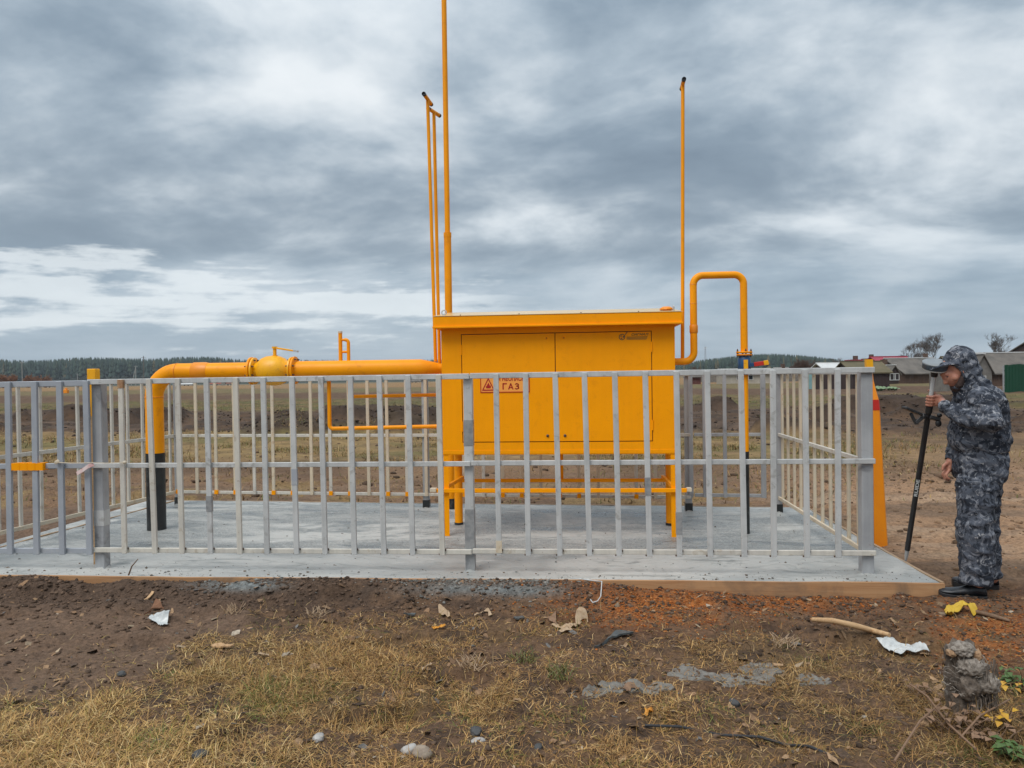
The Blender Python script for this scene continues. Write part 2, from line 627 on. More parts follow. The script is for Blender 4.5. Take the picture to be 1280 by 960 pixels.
def dirt_left(px, py):
    """bare trodden earth on the west side of the foreground: 1 inside"""
    e = (fbm(px / 60, py / 60, 4, 31) - 0.5) * 90
    lim = 905 - np.clip(px, -400, 900) * 0.42 + e
    return sstep(lim - py, -14, 22) * sstep(330 + e - px, -50, 60)


def heap(x, y):
    """spoil thrown up in the ploughed strip"""
    n = fbm(x / 2.6, y / 1.7, 3, 71)
    band = sstep(y, 16.5, 20) * sstep(y, 35, 29)
    big = sstep(n, 0.60, 0.80) * band * 0.55
    rows = (0.5 + 0.5 * np.sin((y + 0.05 * x + 1.2 * fbm(x / 9, y / 6, 2, 5)) * 2 * math.pi / 2.4)) * band * 0.10
    return big + rows


def terrain(x, y):
    x = np.asarray(x, float)
    y = np.asarray(y, float)
    h = (fbm(x / 1.4, y / 1.4, 3, 3) - 0.5) * 0.07 * sstep(np.abs(y), 1.5, 3.0)
    rough = 0.55 + 0.6 * sstep(fbm(x / 0.8, y / 0.8, 3, 9), 0.45, 0.65)
    near = sstep(y, 16, 9)
    h = h + (fbm(x / 0.13, y / 0.13, 4, 21, 0.62) - 0.5) * 0.060 * rough * near
    # earth thrown against the formwork, more on the west half
    d = np.abs(y - (SY0 - 0.10))
    k = sstep(x, 1.6, -0.4) * 1.15 + 0.12 + 0.75 * sstep(x, -3.0, -2.2) * sstep(x, 0.3, -0.3)
    h = h + np.exp(-(d / 0.13) ** 2) * k * (0.035 + 0.055 * fbm(x / 0.35, y / 0.3, 3, 44)) * (y < SY0 + 0.1)
    # small holes and kicked-out clods
    g = fbm(x / 0.5, y / 0.42, 3, 61)
    h = h - 0.06 * sstep(g, 0.66, 0.78) * near + 0.05 * sstep(g, 0.36, 0.24) * near
    h = h + heap(x, y)
    mid = sstep(y, 9, 12) * sstep(y, 90, 50)
    h = h + (fbm(x / 0.40, y / 0.30, 4, 81, 0.62) - 0.5) * (0.07 + 0.10 * sstep(y, 15, 20)) * mid
    h = h + (fbm(x / 9, y / 7, 3, 91) - 0.5) * 0.35 * sstep(y, 14, 40)
    # a flat rim round the slab and under it
    h = np.where(slab_in(x, y, 0.02), -0.06 + 0 * h, h)
    near_side = slab_in(x, y, 0.35) & ~slab_in(x, y, 0.02)
    h = np.where(near_side & (y > SY0), np.minimum(h, 0.05), h)
    h = np.where(near_side & (x > SX1), np.minimum(h, 0.035), h)
    h = np.where(near_side & (y <= SY0), np.minimum(h, np.where(x < 0.3, 0.108, 0.085)), h)
    # the land falls a little towards the village in the west
    h = h - 3.0 * sstep(y, 150, 400) * sstep(x, 60, -60)
    h = h * sstep(np.hypot(x, y), 0.5, 1.6)
    return h


def lerp(a, b, f):
    return a + (np.asarray(b) - a) * f[..., None]


SOIL = np.array((0.138, 0.081, 0.047))
DARK = np.array((0.066, 0.043, 0.030))
TAN = np.array((0.310, 0.185, 0.105))
STRAW = np.array((0.265, 0.175, 0.075))
GREEN = np.array((0.110, 0.098, 0.034))
SAW = np.array((0.36, 0.120, 0.028))
GREYC = np.array((0.20, 0.215, 0.21))


def near_colour(x, y, z):
    px, py = project(x, y, z)
    n1 = fbm(x / 0.45, y / 0.45, 4, 101)
    n2 = fbm(x / 0.12, y / 0.12, 3, 103)
    c = np.zeros(x.shape + (3,)) + SOIL
    c = lerp(c, STRAW * 0.50, sstep(n1, 0.42, 0.62) * 0.75 * sstep(py, 750, 860))
    c = lerp(c, DARK, sstep(n2, 0.50, 0.66) * 0.8)
    c = lerp(c, np.array((0.160, 0.102, 0.068)) , dirt_left(px, py) * (0.55 + 0.45 * n1))
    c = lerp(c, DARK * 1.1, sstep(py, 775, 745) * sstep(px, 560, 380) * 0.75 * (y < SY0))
    # saw dust and bark by the board
    sd = np.exp(-((px - 815) / 95) ** 2 - ((py - 758) / 24) ** 2) + 0.8 * np.exp(-((px - 1010) / 90) ** 2 - ((py - 752) / 14) ** 2)
    sd = sd + 0.7 * np.exp(-((px - 1240) / 70) ** 2 - ((py - 790) / 40) ** 2)
    c = lerp(c, SAW, np.clip(sd * (0.35 + 1.3 * n1), 0, 1) * sstep(n2, 0.3, 0.55) * (y < 5.7))
    # mortar slopped over the board
    mo = np.exp(-((px - 560) / 60) ** 2 - ((py - 736) / 7) ** 2) + np.exp(-((px - 655) / 45) ** 2 - ((py - 738) / 7) ** 2) + np.exp(-((px - 300) / 48) ** 2 - ((py - 731) / 7) ** 2)
    c = lerp(c, GREYC, np.clip(mo * (0.2 + 1.5 * n1), 0, 1) * (y < SY0) * 0.9)
    # trodden sandy soil east of and behind the slab
    e = sstep(x, 2.2, 3.0) * sstep(y, 5.3, 6.0) + sstep(y, 8.2, 8.8)
    e = np.clip(e, 0, 1)
    tan = lerp(np.zeros(x.shape + (3,)) + TAN, np.array((0.185, 0.118, 0.074)), sstep(fbm(x / 2.2, y / 0.5, 4, 111), 0.45, 0.68))
    tan = lerp(tan, np.array((0.36, 0.25, 0.165)), sstep(fbm(x / 1.6, y / 0.35, 3, 112), 0.55, 0.75) * 0.6)
    tan = lerp(tan, DARK * 1.5, sstep(n2, 0.60, 0.74) * 0.5)
    tan = lerp(tan, SOIL * 0.8, sstep(x, 3.2, 1.8) * 0.55)
    tan = lerp(tan, STRAW * 0.9, sstep(n1, 0.50, 0.66) * 0.75 * sstep(x, 3.6, 1.4))
    c = lerp(c, tan, e)
    return c


def field_colour(x, y, z):
    w = (fbm(x / 14, y / 5, 3, 121) - 0.5) * 5.0 + 0.05 * x
    v = y + w * np.clip(y / 24, 0.3, 2.0)
    n1 = fbm(x / 1.6, y / 1.1, 4, 123)
    n2 = fbm(x / 0.5, y / 0.4, 3, 125)
    c = lerp(np.zeros(x.shape + (3,)) + TAN * 0.62, SOIL * 0.85, sstep(n1, 0.36, 0.60))
    east = sstep(x, 3.5, 7.5)
    c = lerp(c, TAN * 0.9, east * sstep(y, 17, 13) * 0.7)
    straw = lerp(np.zeros(x.shape + (3,)) + STRAW * 0.85, GREEN * 1.0, sstep(n1, 0.46, 0.66) * 0.7)
    straw = lerp(straw, SOIL, sstep(n2, 0.52, 0.7) * 0.5)
    c = lerp(c, straw, sstep(v, 11.5, 14) * sstep(v, 19.5, 17.5) * (1 - 0.75 * east))
    pl = lerp(np.zeros(x.shape + (3,)) + SOIL * 0.62, DARK * 0.85, sstep(n2, 0.42, 0.62))
    pl = lerp(pl, np.array((0.13, 0.086, 0.060)), sstep(n1, 0.54, 0.72) * 0.5)
    c = lerp(c, pl, sstep(v, 17.5, 19.5) * sstep(v, 36, 30))
    gr = lerp(np.zeros(x.shape + (3,)) + GREEN * 0.95, STRAW * 0.62, sstep(n1, 0.42, 0.62) * 0.8)
    gr = lerp(gr, SOIL * 0.7, sstep(n2, 0.48, 0.66) * 0.75)
    c = lerp(c, gr, sstep(v, 30, 34) * sstep(v, 52, 45))
    c = lerp(c, SOIL * 0.75, sstep(v, 46, 52) * sstep(v, 74, 66) * 0.9)
    c = lerp(c, np.array((0.135, 0.115, 0.045)), sstep(v, 66, 76) * sstep(v, 110, 90) * (0.4 + 0.6 * n1))
    c = lerp(c, np.array((0.24, 0.145, 0.065)), sstep(v, 92, 112))
    c = lerp(c, np.array((0.13, 0.10, 0.05)), sstep(v, 180, 260) * 0.7)
    # dark earth of the spoil heaps
    c = lerp(c, DARK * 0.75, sstep(heap(x, y), 0.09, 0.24) * 0.9)
    return c


def grid_mesh(name, ys, xs_of, ncol, mat, colour, drop=None):
    t = np.linspace(-1, 1, ncol)
    Y = np.repeat(ys[:, None], ncol, 1)
    X = xs_of(ys)[:, None] * t[None, :] + OFFX(ys)[:, None]
    Z = terrain(X, Y)
    if drop is not None:
        Z = Z - drop(Y)
    cols = colour(X, Y, Z)
    V = np.stack([X, Y, Z], -1).reshape(-1, 3)
    nr = len(ys)
    i = np.arange(nr - 1)[:, None] * ncol + np.arange(ncol - 1)[None, :]
    f = np.stack([i, i + 1, i + 1 + ncol, i + ncol], -1).reshape(-1)
    return np_mesh(name, V, f, np.arange(0, len(f), 4), mat, cols=cols.reshape(-1, 3), smooth=True)


def OFFX(ys):
    return -0.07 * ys


ys = [-40, -20, -8, -3, 0, 1.0, 1.6]
while ys[-1] < 13.6:
    ys.append(ys[-1] + (0.017 if ys[-1] < 5.4 else 0.0075 * (ys[-1] - 3.2)))
g = grid_mesh('ground', np.array(ys), lambda y: np.maximum((y + 5.0) * 0.95, 7.5) + (y < 1) * 30, 560, MT['ground'],
              lambda x, y, z: lerp(near_colour(x, y, z), field_colour(x, y, z), sstep(y + 2.0 * (fbm(x, y, 2, 7) - 0.5), 9.6, 12.6)))
tag(g, 'trodden brown earth with dry grass around the slab', kind='structure')
ys = [13.2]
while ys[-1] < 1380:
    ys.append(ys[-1] * 1.0085 + 0.03)
g = grid_mesh('field', np.array(ys), lambda y: y * 1.25 + 12, 420, MT['field'], field_colour,
              drop=lambda Y: 0.05 * sstep(Y, 13.6, 13.2))
tag(g, 'ploughed field with bands of grass reaching to the village and forest', kind='structure')
b = MB()
b.quad_ring([[(1450 * math.cos(a * math.pi / 16), 1450 * math.sin(a * math.pi / 16), z) for a in range(32)] for z in (-6.0, -5.0)])
tag(b.build('terrain', MT['field']), 'wide flat land around the field', kind='structure')

# ------------------------------------------------------------------ slab and formwork
def slab():
    nx, ny = 260, 110
    xs = np.linspace(SX0, SX1, nx)
    t = np.linspace(0, 1, ny)
    X = np.repeat(xs[None, :], ny, 0)
    back = BL.y + (BR.y - BL.y) * (X - BL.x) / (BR.x - BL.x)
    Y = SY0 + (back - SY0) * t[:, None]
    Z = SLAB_Z + (fbm(X / 0.5, Y / 0.3, 4, 201) - 0.5) * 0.010 + (fbm(X / 0.06, Y / 0.06, 3, 205) - 0.5) * 0.004 * sstep(Y, 5.9, 6.3)
    rim = (t[:, None] == 0) | (t[:, None] == 1) | (X <= SX0) | (X >= SX1)
    V = [np.stack([X, Y, Z], -1).reshape(-1, 3)]
    i = np.arange(ny - 1)[:, None] * nx + np.arange(nx - 1)[None, :]
    f = [np.stack([i, i + 1, i + 1 + nx, i + nx], -1).reshape(-1, 4)]
    loop = [j for j in range(nx)] + [k * nx + nx - 1 for k in range(1, ny)] + [(ny - 1) * nx + j for j in range(nx - 2, -1, -1)] + [k * nx for k in range(ny - 2, 0, -1)]
    top = V[0][loop].copy()
    top[:, 2] = -0.1
    n0 = nx * ny
    V.append(top)
    L = len(loop)
    la = np.array(loop)
    q = np.stack([la, n0 + np.arange(L), n0 + (np.arange(L) + 1) % L, np.roll(la, -1)], -1)
    f.append(q)
    F_ = np.concatenate(f).reshape(-1)
    o = np_mesh('slab', np.concatenate(V), F_, np.arange(0, len(F_), 4), MT['concrete'], smooth=False)
    o.data.shade_smooth()
    o.data.set_sharp_from_angle(angle=R(50))
    return tag(o, 'freshly poured grey concrete pad with wet trowelled surface', kind='structure')


slab()


def rough_board(name, p0, p1, thick, zlo, zhi, mat, label, n=60, seed=0):
    """sawn board on edge with a slightly wavy top"""
    p0, p1 = Vector(p0), Vector(p1)
    t = (p1 - p0).normalized()
    nrm = Vector((t.y, -t.x, 0))
    rings = []
    for k in range(n + 1):
        s = k / n
        p = p0.lerp(p1, s)
        w = float(fbm(np.array(s * 14.0), np.array(3.0), 3, seed) - 0.5) * 0.010
        o = float(fbm(np.array(s * 9.0), np.array(8.0), 2, seed + 3) - 0.5) * 0.008
        a, c = p + nrm * (thick + o), p + nrm * (0.003 + o)
        rings.append([(a.x, a.y, zlo), (c.x, c.y, zlo), (c.x, c.y, zhi + w), (a.x, a.y, zhi + w)])
    m = MB()
    m.quad_ring(rings)
    return tag(m.build(name, mat), label, 'board', 'formwork boards round the slab')


rough_board('formwork_board', (SX0, SY0, 0), (SX1 + 0.02, SY0, 0), 0.026, -0.10, SLAB_Z + 0.003, MT['pine'], 'long sawn pine board edging the slab beside sawdust and spoil', 120, 5)
rough_board('formwork_board', (SX1, SY0 + 0.001, 0), (BR.x + 0.03, BR.y, 0), 0.026, -0.10, SLAB_Z + 0.006, MT['pine_edge'], 'short weathered board edging the slab beside the surveyor', 60, 9)
rough_board('formwork_board', (BR.x, BR.y, 0), (BL.x, BL.y, 0), 0.026, -0.10, SLAB_Z + 0.002, MT['pine_edge'], 'board edging the slab on the ploughed field side', 80, 12)
rough_board('formwork_board', (BL.x, BL.y, 0), (SX0, SY0, 0), 0.026, -0.10, SLAB_Z + 0.008, MT['pine_edge'], 'short board edging the slab beneath the fence beyond the gate', 60, 15)

# ------------------------------------------------------------------ fences
TOPZ, MIDZ, BOTZ = SLAB_Z + 1.44, SLAB_Z + 0.80, SLAB_Z + 0.15


def post(parent, x, y, mat, w=0.075, top=SLAB_Z + 1.455, base=None, patches=()):
    m = MB()
    m.box(x - w / 2, x + w / 2, y - w / 2, y + w / 2, SLAB_Z - 0.02, top)
    o = m.build('post', mat, parent, bevel=0.004)
    if base:
        m = MB()
        m.box(x - w / 2 - 0.004, x + w / 2 + 0.004, y - w / 2 - 0.004, y + w / 2 + 0.004, SLAB_Z - 0.01, SLAB_Z + base)
        m.build('tarred_foot', MT['tar'], o)
    for z0, z1, mt in patches:                      # bare or touched-up lengths of the post
        m = MB()
        m.box(x - w / 2 - 0.002, x + w / 2 + 0.002, y - w / 2 - 0.002, y + w / 2 + 0.002, z0, z1)
        m.build('paint_patch', mt, o)
    # mortar squeezed up round the foot
    m = MB()
    r = random.Random(int(abs(x * 100) + y * 10))
    ring0 = [(x + (w * 0.72 + r.uniform(0, 0.03)) * math.cos(a * 0.5236), y + (w * 0.72 + r.uniform(0, 0.03)) * math.sin(a * 0.5236), SLAB_Z - 0.008) for a in range(12)]
    ring1 = [(x + (w * 0.55) * math.cos(a * 0.5236), y + (w * 0.55) * math.sin(a * 0.5236), SLAB_Z + 0.012 + r.uniform(-0.003, 0.004)) for a in range(12)]
    m.quad_ring([ring0, ring1])
    m.build('mortar_collar', MT['concrete'], o, smooth=True)
    return o


def rail(parent, p0, p1, h, d, mat, welds=0):
    m = MB()
    p0, p1 = Vector(p0), Vector(p1)
    side = Vector((0, 0, 1))
    m.bar(p0, p1, h, d, side)
    return m.build('rail', mat, parent, bevel=0.003)


def picket(parent, p0, p1, w, d, mat, side=(1, 0, 0), smudge=None):
    m = MB()
    m.bar(p0, p1, w, d, side)
    o = m.build('picket', mat, parent, bevel=0.0025)
    if smudge:
        z0, z1, mt = smudge
        a, c = Vector(p0), Vector(p1)
        f = lambda z: a.lerp(c, (z - a.z) / (c.z - a.z))
        m = MB()
        m.bar(f(z0), f(z1), w + 0.004, d + 0.004, side)
        m.build('paint_patch', mt, o)
    return o


FY = 5.45                                               # line of the front posts
fence = thing('steel_fence', (-0.7, FY, SLAB_Z), 'long light grey steel picket fence standing along the dirt and straw edge', 'fence', 'fences round the gas cabinet')
px_post = [(127, 710), (589.5, 711), (1084, 717)]
post_x = [gp(px, py, SLAB_Z).x for px, py in px_post]
G1 = paint('patched_grey_zinc', (0.44, 0.45, 0.46), (0.36, 0.37, 0.38), 0.5, 9, 1.0)
G2 = paint('bare_dark_zinc', (0.30, 0.30, 0.295), (0.20, 0.205, 0.21), 0.42, 22, 1.0)
post(fence, post_x[0], FY, MT['post'], 0.078, patches=[(SLAB_Z + 0.33, SLAB_Z + 0.45, MT['grey'])])
post(fence, post_x[1], FY, MT['grey'], 0.066, patches=[(SLAB_Z, SLAB_Z + 0.46, G2), (SLAB_Z + 0.93, SLAB_Z + 1.12, G2)])
post(fence, post_x[2], FY, MT['post'], 0.080)
RY, PY = FY - 0.055, FY - 0.077                         # rails in front of the posts, pickets in front of the rails
xl, xm, xr = post_x[0] - 0.055, post_x[1] + 0.02, post_x[2] + 0.045
for a, c, dz in ((xl, xm - 0.003, 0.0), (xm + 0.003, xr, 0.006)):
    rail(fence, (a, RY, TOPZ + dz), (c, RY, TOPZ + dz + 0.004), 0.040, 0.022, MT['grey'])
    rail(fence, (a, RY, MIDZ + dz - 0.002), (c, RY, MIDZ + dz), 0.036, 0.022, MT['grey'])
    rail(fence, (a, RY, BOTZ + dz), (c, RY, BOTZ + dz), 0.036, 0.022, MT['grey_warm'])
pk = [(151, 156), (186, 194), (222, 228), (258, 263.5), (294.5, 300), (329, 334), (365, 371), (401, 406.5), (438, 443), (474, 480), (510, 516), (548, 553),
      (620, 624), (657, 660.5), (694, 700), (730.5, 737), (768.5, 774), (806.5, 812), (845.5, 849.5), (884, 888), (926, 930.5), (966, 967.5), (1006, 1009), (1047, 1048)]
smudges = {0: (TOPZ - 0.05, TOPZ + 0.015, MT['rust']), 3: (BOTZ + 0.30, BOTZ + 0.42, G2), 17: (BOTZ + 0.42, BOTZ + 0.55, G2),
           18: (BOTZ + 0.14, BOTZ + 0.30, G2), 12: (BOTZ, BOTZ + 0.09, MT['cream']), 6: (BOTZ + 0.5, BOTZ + 0.62, MT['grey_blue'])}
for i, (a, c) in enumerate(pk):
    pa, pb = dp(a, 474, PY), dp(c, 690, PY)
    picket(fence, (pb.x, PY, BOTZ - 0.02), (pa.x, PY, TOPZ + 0.018), 0.039, 0.022, MT['grey_warm'] if i in (0, 1, 2, 4, 11) else MT['grey'], smudge=smudges.get(i))
# weld beads where pickets cross the low rail
m = MB()
for i, (a, c) in enumerate(pk):
    pb = dp(c, 690, PY)
    m.ellipsoid((pb.x + 0.022, PY + 0.008, BOTZ + 0.017), 0.006, 0.006, 0.012, seg=6, rows=4)
    m.ellipsoid((pb.x - 0.023, PY + 0.008, BOTZ - 0.016), 0.007, 0.006, 0.008, seg=6, rows=4)
tag(m.build('weld_bead', MT['bolt'], fence), kind='stuff')

# gate leaf beside the fence
gy = FY - 0.05
ga, gb = dp(113, 583, gy).x, dp(113, 583, gy).x - 1.05
gate = thing('gate', ((ga + gb) / 2, gy, SLAB_Z), 'blue grey steel gate leaf with yellow tape round its middle rail', 'gate')
for z, hh in ((TOPZ - 0.012, 0.044), (MIDZ - 0.006, 0.040), (BOTZ - 0.012, 0.040)):
    rail(gate, (gb, gy, z), (ga - 0.022, gy, z + 0.004), hh, 0.024, MT['grey_blue'])
for k, (a, c) in enumerate([(110, 115), (77, 81), (46, 49), (13, 16), (-20, -17), (-52, -50)]):
    pa, pb = dp(a, 478, gy), dp(c, 690, gy)
    picket(gate, (pb.x, gy - 0.024, BOTZ - 0.032), (pa.x, gy - 0.024, TOPZ + 0.01), 0.046, 0.024, MT['grey_blue'])
m = MB()
ta, tb = dp(19, 585, gy).x, dp(58, 585, gy).x
n = 12
for k in range(n):                                      # turns of tape, each slightly off the last
    x0 = ta + (tb - ta) * k / n
    m.box(x0, x0 + (tb - ta) / n + 0.002, gy - 0.0405 - 0.001 * (k % 3), gy + 0.016, MIDZ - 0.032 - 0.0015 * (k % 2), MIDZ + 0.022 + 0.0015 * (k % 3))
m.build('tape', MT['yellow'], gate)
for z in (MIDZ - 0.42, MIDZ + 0.40):                     # hinges between leaf and post
    m = MB()
    m.lathe((ga + 0.006, gy - 0.012, z - 0.05), (0, 0, 1), [(0, 0.011), (0.048, 0.011), (0.049, 0.009), (0.052, 0.009), (0.053, 0.011), (0.10, 0.011)], 12)
    m.build('hinge', MT['bolt'], gate, smooth=True)
gpost = thing('gate_post', (gb - 0.10, FY, SLAB_Z), 'galvanised square post at the free end of the blue grey gate', 'post')
post(gpost, gb - 0.10, FY, MT['post'], 0.078)

# barrier ribbon tied between gate and post
m = MB()
rp = [dp(96, 592, FY - 0.11), dp(103, 588, FY - 0.115), dp(110, 583, FY - 0.12), dp(117, 580, FY - 0.11)]
for p, q in zip(rp[:-1], rp[1:]):
    m.bar(p, q, 0.030, 0.003, (0.1, 0.2, 1))
rib = tag(m.build('barrier_ribbon', paint('ribbon_plastic', (0.60, 0.50, 0.47), (0.55, 0.30, 0.28), 0.4, 18, 1.0)), 'faded pink and white barrier ribbon tied between gate and fence', 'ribbon')
m = MB()
m.sweep([dp(68, 578, FY - 0.105), dp(90, 579, FY - 0.105), dp(116, 578.5, FY - 0.115), dp(135, 579, FY - 0.105), dp(156, 578, FY - 0.105)], 0.003, 6)
m.ellipsoid(dp(71, 577.5, FY - 0.105), 0.024, 0.010, 0.018, Matrix.Rotation(R(-30), 3, 'Y'), seg=6, rows=4)
m.ellipsoid(dp(156, 578, FY - 0.105), 0.016, 0.012, 0.014, seg=8, rows=6)
m.build('string', MT['cream'], rib, smooth=True)

# rear and side fences
cBL, cBR = gp(224, 630, SLAB_Z), gp(973, 640, SLAB_Z)
cM1, cM2 = gp(533.5, 634, SLAB_Z), gp(857, 634, SLAB_Z)
back = thing('steel_fence', (cBL + cM2) / 2, 'steel picket fence behind the gas cabinet with yellow dabs along its low rail', 'fence', 'fences round the gas cabinet')


def back_y(x):
    return cBL.y + (cBR.y - cBL.y) * (x - cBL.x) / (cBR.x - cBL.x)


for c in (cBL, cM1, cM2):
    post(back, c.x, back_y(c.x), MT['post'], 0.066, base=0.085)
for z, h in ((TOPZ - 0.01, 0.036), (MIDZ, 0.034), (BOTZ, 0.032)):
    a, c = cBL.x - 0.02, cM2.x + 0.02
    rail(back, (a, back_y(a) - 0.046, z), (c, back_y(c) - 0.046, z), h, 0.02, MT['grey_warm'])
px = 249.0 - 23.7
i = 0
while px < 850:
    x = dp(px, 540, back_y(-2)).x
    for _ in range(3):
        x = dp(px, 540, back_y(x)).x
    y = back_y(x) - 0.066
    o = picket(back, (x, y, BOTZ - 0.016), (x + random.uniform(-0.006, 0.006), y, TOPZ), 0.034, 0.020, MT['cream'] if i % 4 else MT['grey_warm'])
    if i % 3 != 1:
        m = MB()
        m.bar((x - 0.002, y - 0.001, BOTZ - 0.017), (x, y - 0.001, BOTZ + 0.030), 0.040, 0.025)
        m.build('yellow_dab', MT['yellow'], o)
    px += 23.7
    i += 1

bgate = thing('gate', ((cM2.x + cBR.x) / 2, back_y(1.7), SLAB_Z), 'narrow grey gate in the rear fence beside the outlet pipe', 'gate')
gx0, gx1 = cM2.x + 0.06, dp(953, 540, back_y(1.9)).x
for z, h in ((TOPZ - 0.01, 0.036), (MIDZ, 0.034), (BOTZ + 0.02, 0.034)):
    rail(bgate, (gx0, back_y(gx0) - 0.02, z), (gx1, back_y(gx1) - 0.02, z), h, 0.02, MT['post'])
for pxx, w in ((863, 0.045), (880, 0.036), (905, 0.036), (930, 0.036), (952, 0.05)):
    x = dp(pxx, 540, back_y(1.6)).x
    picket(bgate, (x, back_y(x) - 0.042, BOTZ), (x, back_y(x) - 0.042, TOPZ), w, 0.022, MT['post'])

side = thing('steel_fence', ((post_x[2] + cBR.x) / 2, 6.6, SLAB_Z), 'picket fence, its lit edges painted cream, beside the orange marker post and surveyor', 'fence', 'fences round the gas cabinet')
post(side, cBR.x, cBR.y, MT['post'], 0.066, base=0.085)
sx0, sx1, sy0, sy1 = post_x[2] + 0.0, cBR.x, FY + 0.045, cBR.y - 0.035
for z, mt in ((TOPZ - 0.006, MT['grey']), (MIDZ, MT['grey_warm']), (BOTZ, MT['cream'])):
    rail(side, (sx0, sy0, z), (sx1, sy1, z), 0.034, 0.022, mt)
N = 11
for k in range(N):
    f = (k + 0.7) / N
    x, y = sx0 + (sx1 - sx0) * f, sy0 + (sy1 - sy0) * f
    picket(side, (x + 0.021, y, BOTZ - 0.016), (x + 0.021, y + random.uniform(-0.01, 0.01), TOPZ + 0.012), 0.036, 0.020, MT['cream'], (0, 1, 0))  # cream colour paints the light on the picket edges

sideL = thing('steel_fence', (cBL.x - 0.15, 6.9, SLAB_Z), 'pale picket fence beyond the blue grey gate, rising towards the field', 'fence', 'fences round the gas cabinet')
e0 = Vector((SX0 + 0.10, FY, 0))
for z, mt in ((TOPZ - 0.01, MT['grey_warm']), (MIDZ, MT['grey_warm']), (BOTZ, MT['cream'])):
    rail(sideL, (e0.x, e0.y, z), (cBL.x, cBL.y - 0.035, z), 0.036, 0.022, mt)
N = 13
for k in range(N):
    f = (k + 0.5) / N
    x, y = e0.x + (cBL.x - e0.x) * f, e0.y + (cBL.y - e0.y) * f
    picket(sideL, (x - 0.021, y, BOTZ - 0.016), (x - 0.021, y + random.uniform(-0.01, 0.01), TOPZ), 0.036, 0.020, MT['grey_warm'], (0, 1, 0))
post(sideL, e0.x, e0.y - 0.04, MT['post'], 0.066)

# ------------------------------------------------------------------ gas cabinet
def S(z):
    return z + SLAB_Z


def text_mesh(body, size, loc, mat, parent, name='lettering', bold=0.0, shear=0.0, width=None, depth=0.0006, rot=None, align='LEFT', fit_h=None):
    cu = bpy.data.curves.new(name, 'FONT')
    cu.body = body
    cu.size = size
    cu.extrude = depth
    cu.offset = bold
    cu.shear = shear
    cu.align_x = align
    tmp = bpy.data.objects.new('tmp_text', cu)
    COL.objects.link(tmp)
    dg = bpy.context.evaluated_depsgraph_get()
    me = bpy.data.meshes.new_from_object(tmp.evaluated_get(dg))
    bpy.data.objects.remove(tmp)
    bpy.data.curves.remove(cu)
    co = np.zeros(len(me.vertices) * 3)
    me.vertices.foreach_get('co', co)
    co = co.reshape(-1, 3)
    if width:
        w = co[:, 0].max() - co[:, 0].min()
        co[:, 0] = (co[:, 0] - co[:, 0].min()) * width / w
    if fit_h:
        hh = co[:, 1].max() - co[:, 1].min()
        co[:, 1] = (co[:, 1] - co[:, 1].min()) * fit_h / hh
    mt = rot or Matrix(((1, 0, 0), (0, 0, -1), (0, 1, 0)))      # upright, facing -Y
    co = co @ np.array(mt.to_3x3()).T
    co += np.array(Vector(loc) - wloc(parent))
    me.vertices.foreach_set('co', co.ravel())
    me.update()
    me.name = name
    me.materials.clear()
    me.materials.append(mat)
    o = bpy.data.objects.new(name, me)
    COL.objects.link(o)
    o.parent = parent
    return o


KY = 6.60                                                # front face
KX0, KX1 = dp(553.5, 560, KY).x, dp(845, 560, KY).x
KD = 0.70
KZ0, KZ1 = S(0.735), S(1.875)
cab = thing('gas_cabinet', ((KX0 + KX1) / 2, KY + KD / 2, SLAB_Z), 'orange yellow double door gas cabinet raised on legs with a flat roof', 'cabinet')
dx0, dx1, dxm = dp(577, 480, KY).x, dp(815.5, 480, KY).x, dp(694.5, 480, KY).x
dz0, dz1 = S(0.845), S(1.822)
m = MB()                                                 # shell with a recessed front opening
m.box(KX0, KX1, KY + 0.018, KY + KD, KZ0, KZ1)
m.box(KX0, dx0, KY, KY + 0.0185, KZ0, KZ1)
m.box(dx1, KX1, KY, KY + 0.0185, KZ0, KZ1)
m.box(dx0 - 0.0002, dx1 + 0.0002, KY + 0.0003, KY + 0.0185, KZ0, dz0)
m.box(dx0 - 0.0002, dx1 + 0.0002, KY + 0.0003, KY + 0.0185, dz1, KZ1)
body = m.build('body', MT['yellow'], cab)
m = MB()
m.box(dx0 + 0.0004, dx1 - 0.0004, KY + 0.010, KY + 0.0175, dz0 + 0.0004, dz1 - 0.0004)
m.build('door_gap_shade', MT['seam'], body)  # dark backing, shade of the door gaps put into its colour
m = MB()                                                 # folded sill along the bottom of the front
m.box(KX0 + 0.004, KX1 - 0.004, KY - 0.003, KY + 0.001, S(0.742), S(0.775))
m.build('bottom_fold', MT['yellow'], body, bevel=0.001)
gap = 0.0075
doors = []
for a, c in ((dx0 + gap, dxm - gap / 2), (dxm + gap / 2, dx1 - gap)):
    m = MB()
    m.box(a, c, KY - 0.003, KY + 0.009, dz0 + gap, dz1 - gap)
    d = m.build('door', MT['yellow'], cab, bevel=0.0015)
    doors.append(d)
for d, xx in ((doors[0], dp(683, 423, KY).x), (doors[1], dp(704.7, 423, KY).x)):
    for z, r in ((zat(690, 423, 6.65), 0.011), (zat(690, 544, 6.65), 0.013)):
        m = MB()
        m.lathe((xx, KY - 0.002, z), (0, -1, 0), [(0, r), (0.006, r), (0.010, r * 0.6), (0.012, r * 0.4)], 14)
        m.build('lock', MT['yellow'] if r < 0.012 else MT['bolt'], d, smooth=True)
        m = MB()
        m.box(xx - 0.002, xx + 0.002, KY - 0.0165, KY - 0.012, z - 0.006, z + 0.006)
        m.build('keyhole', MT['dark'], d)
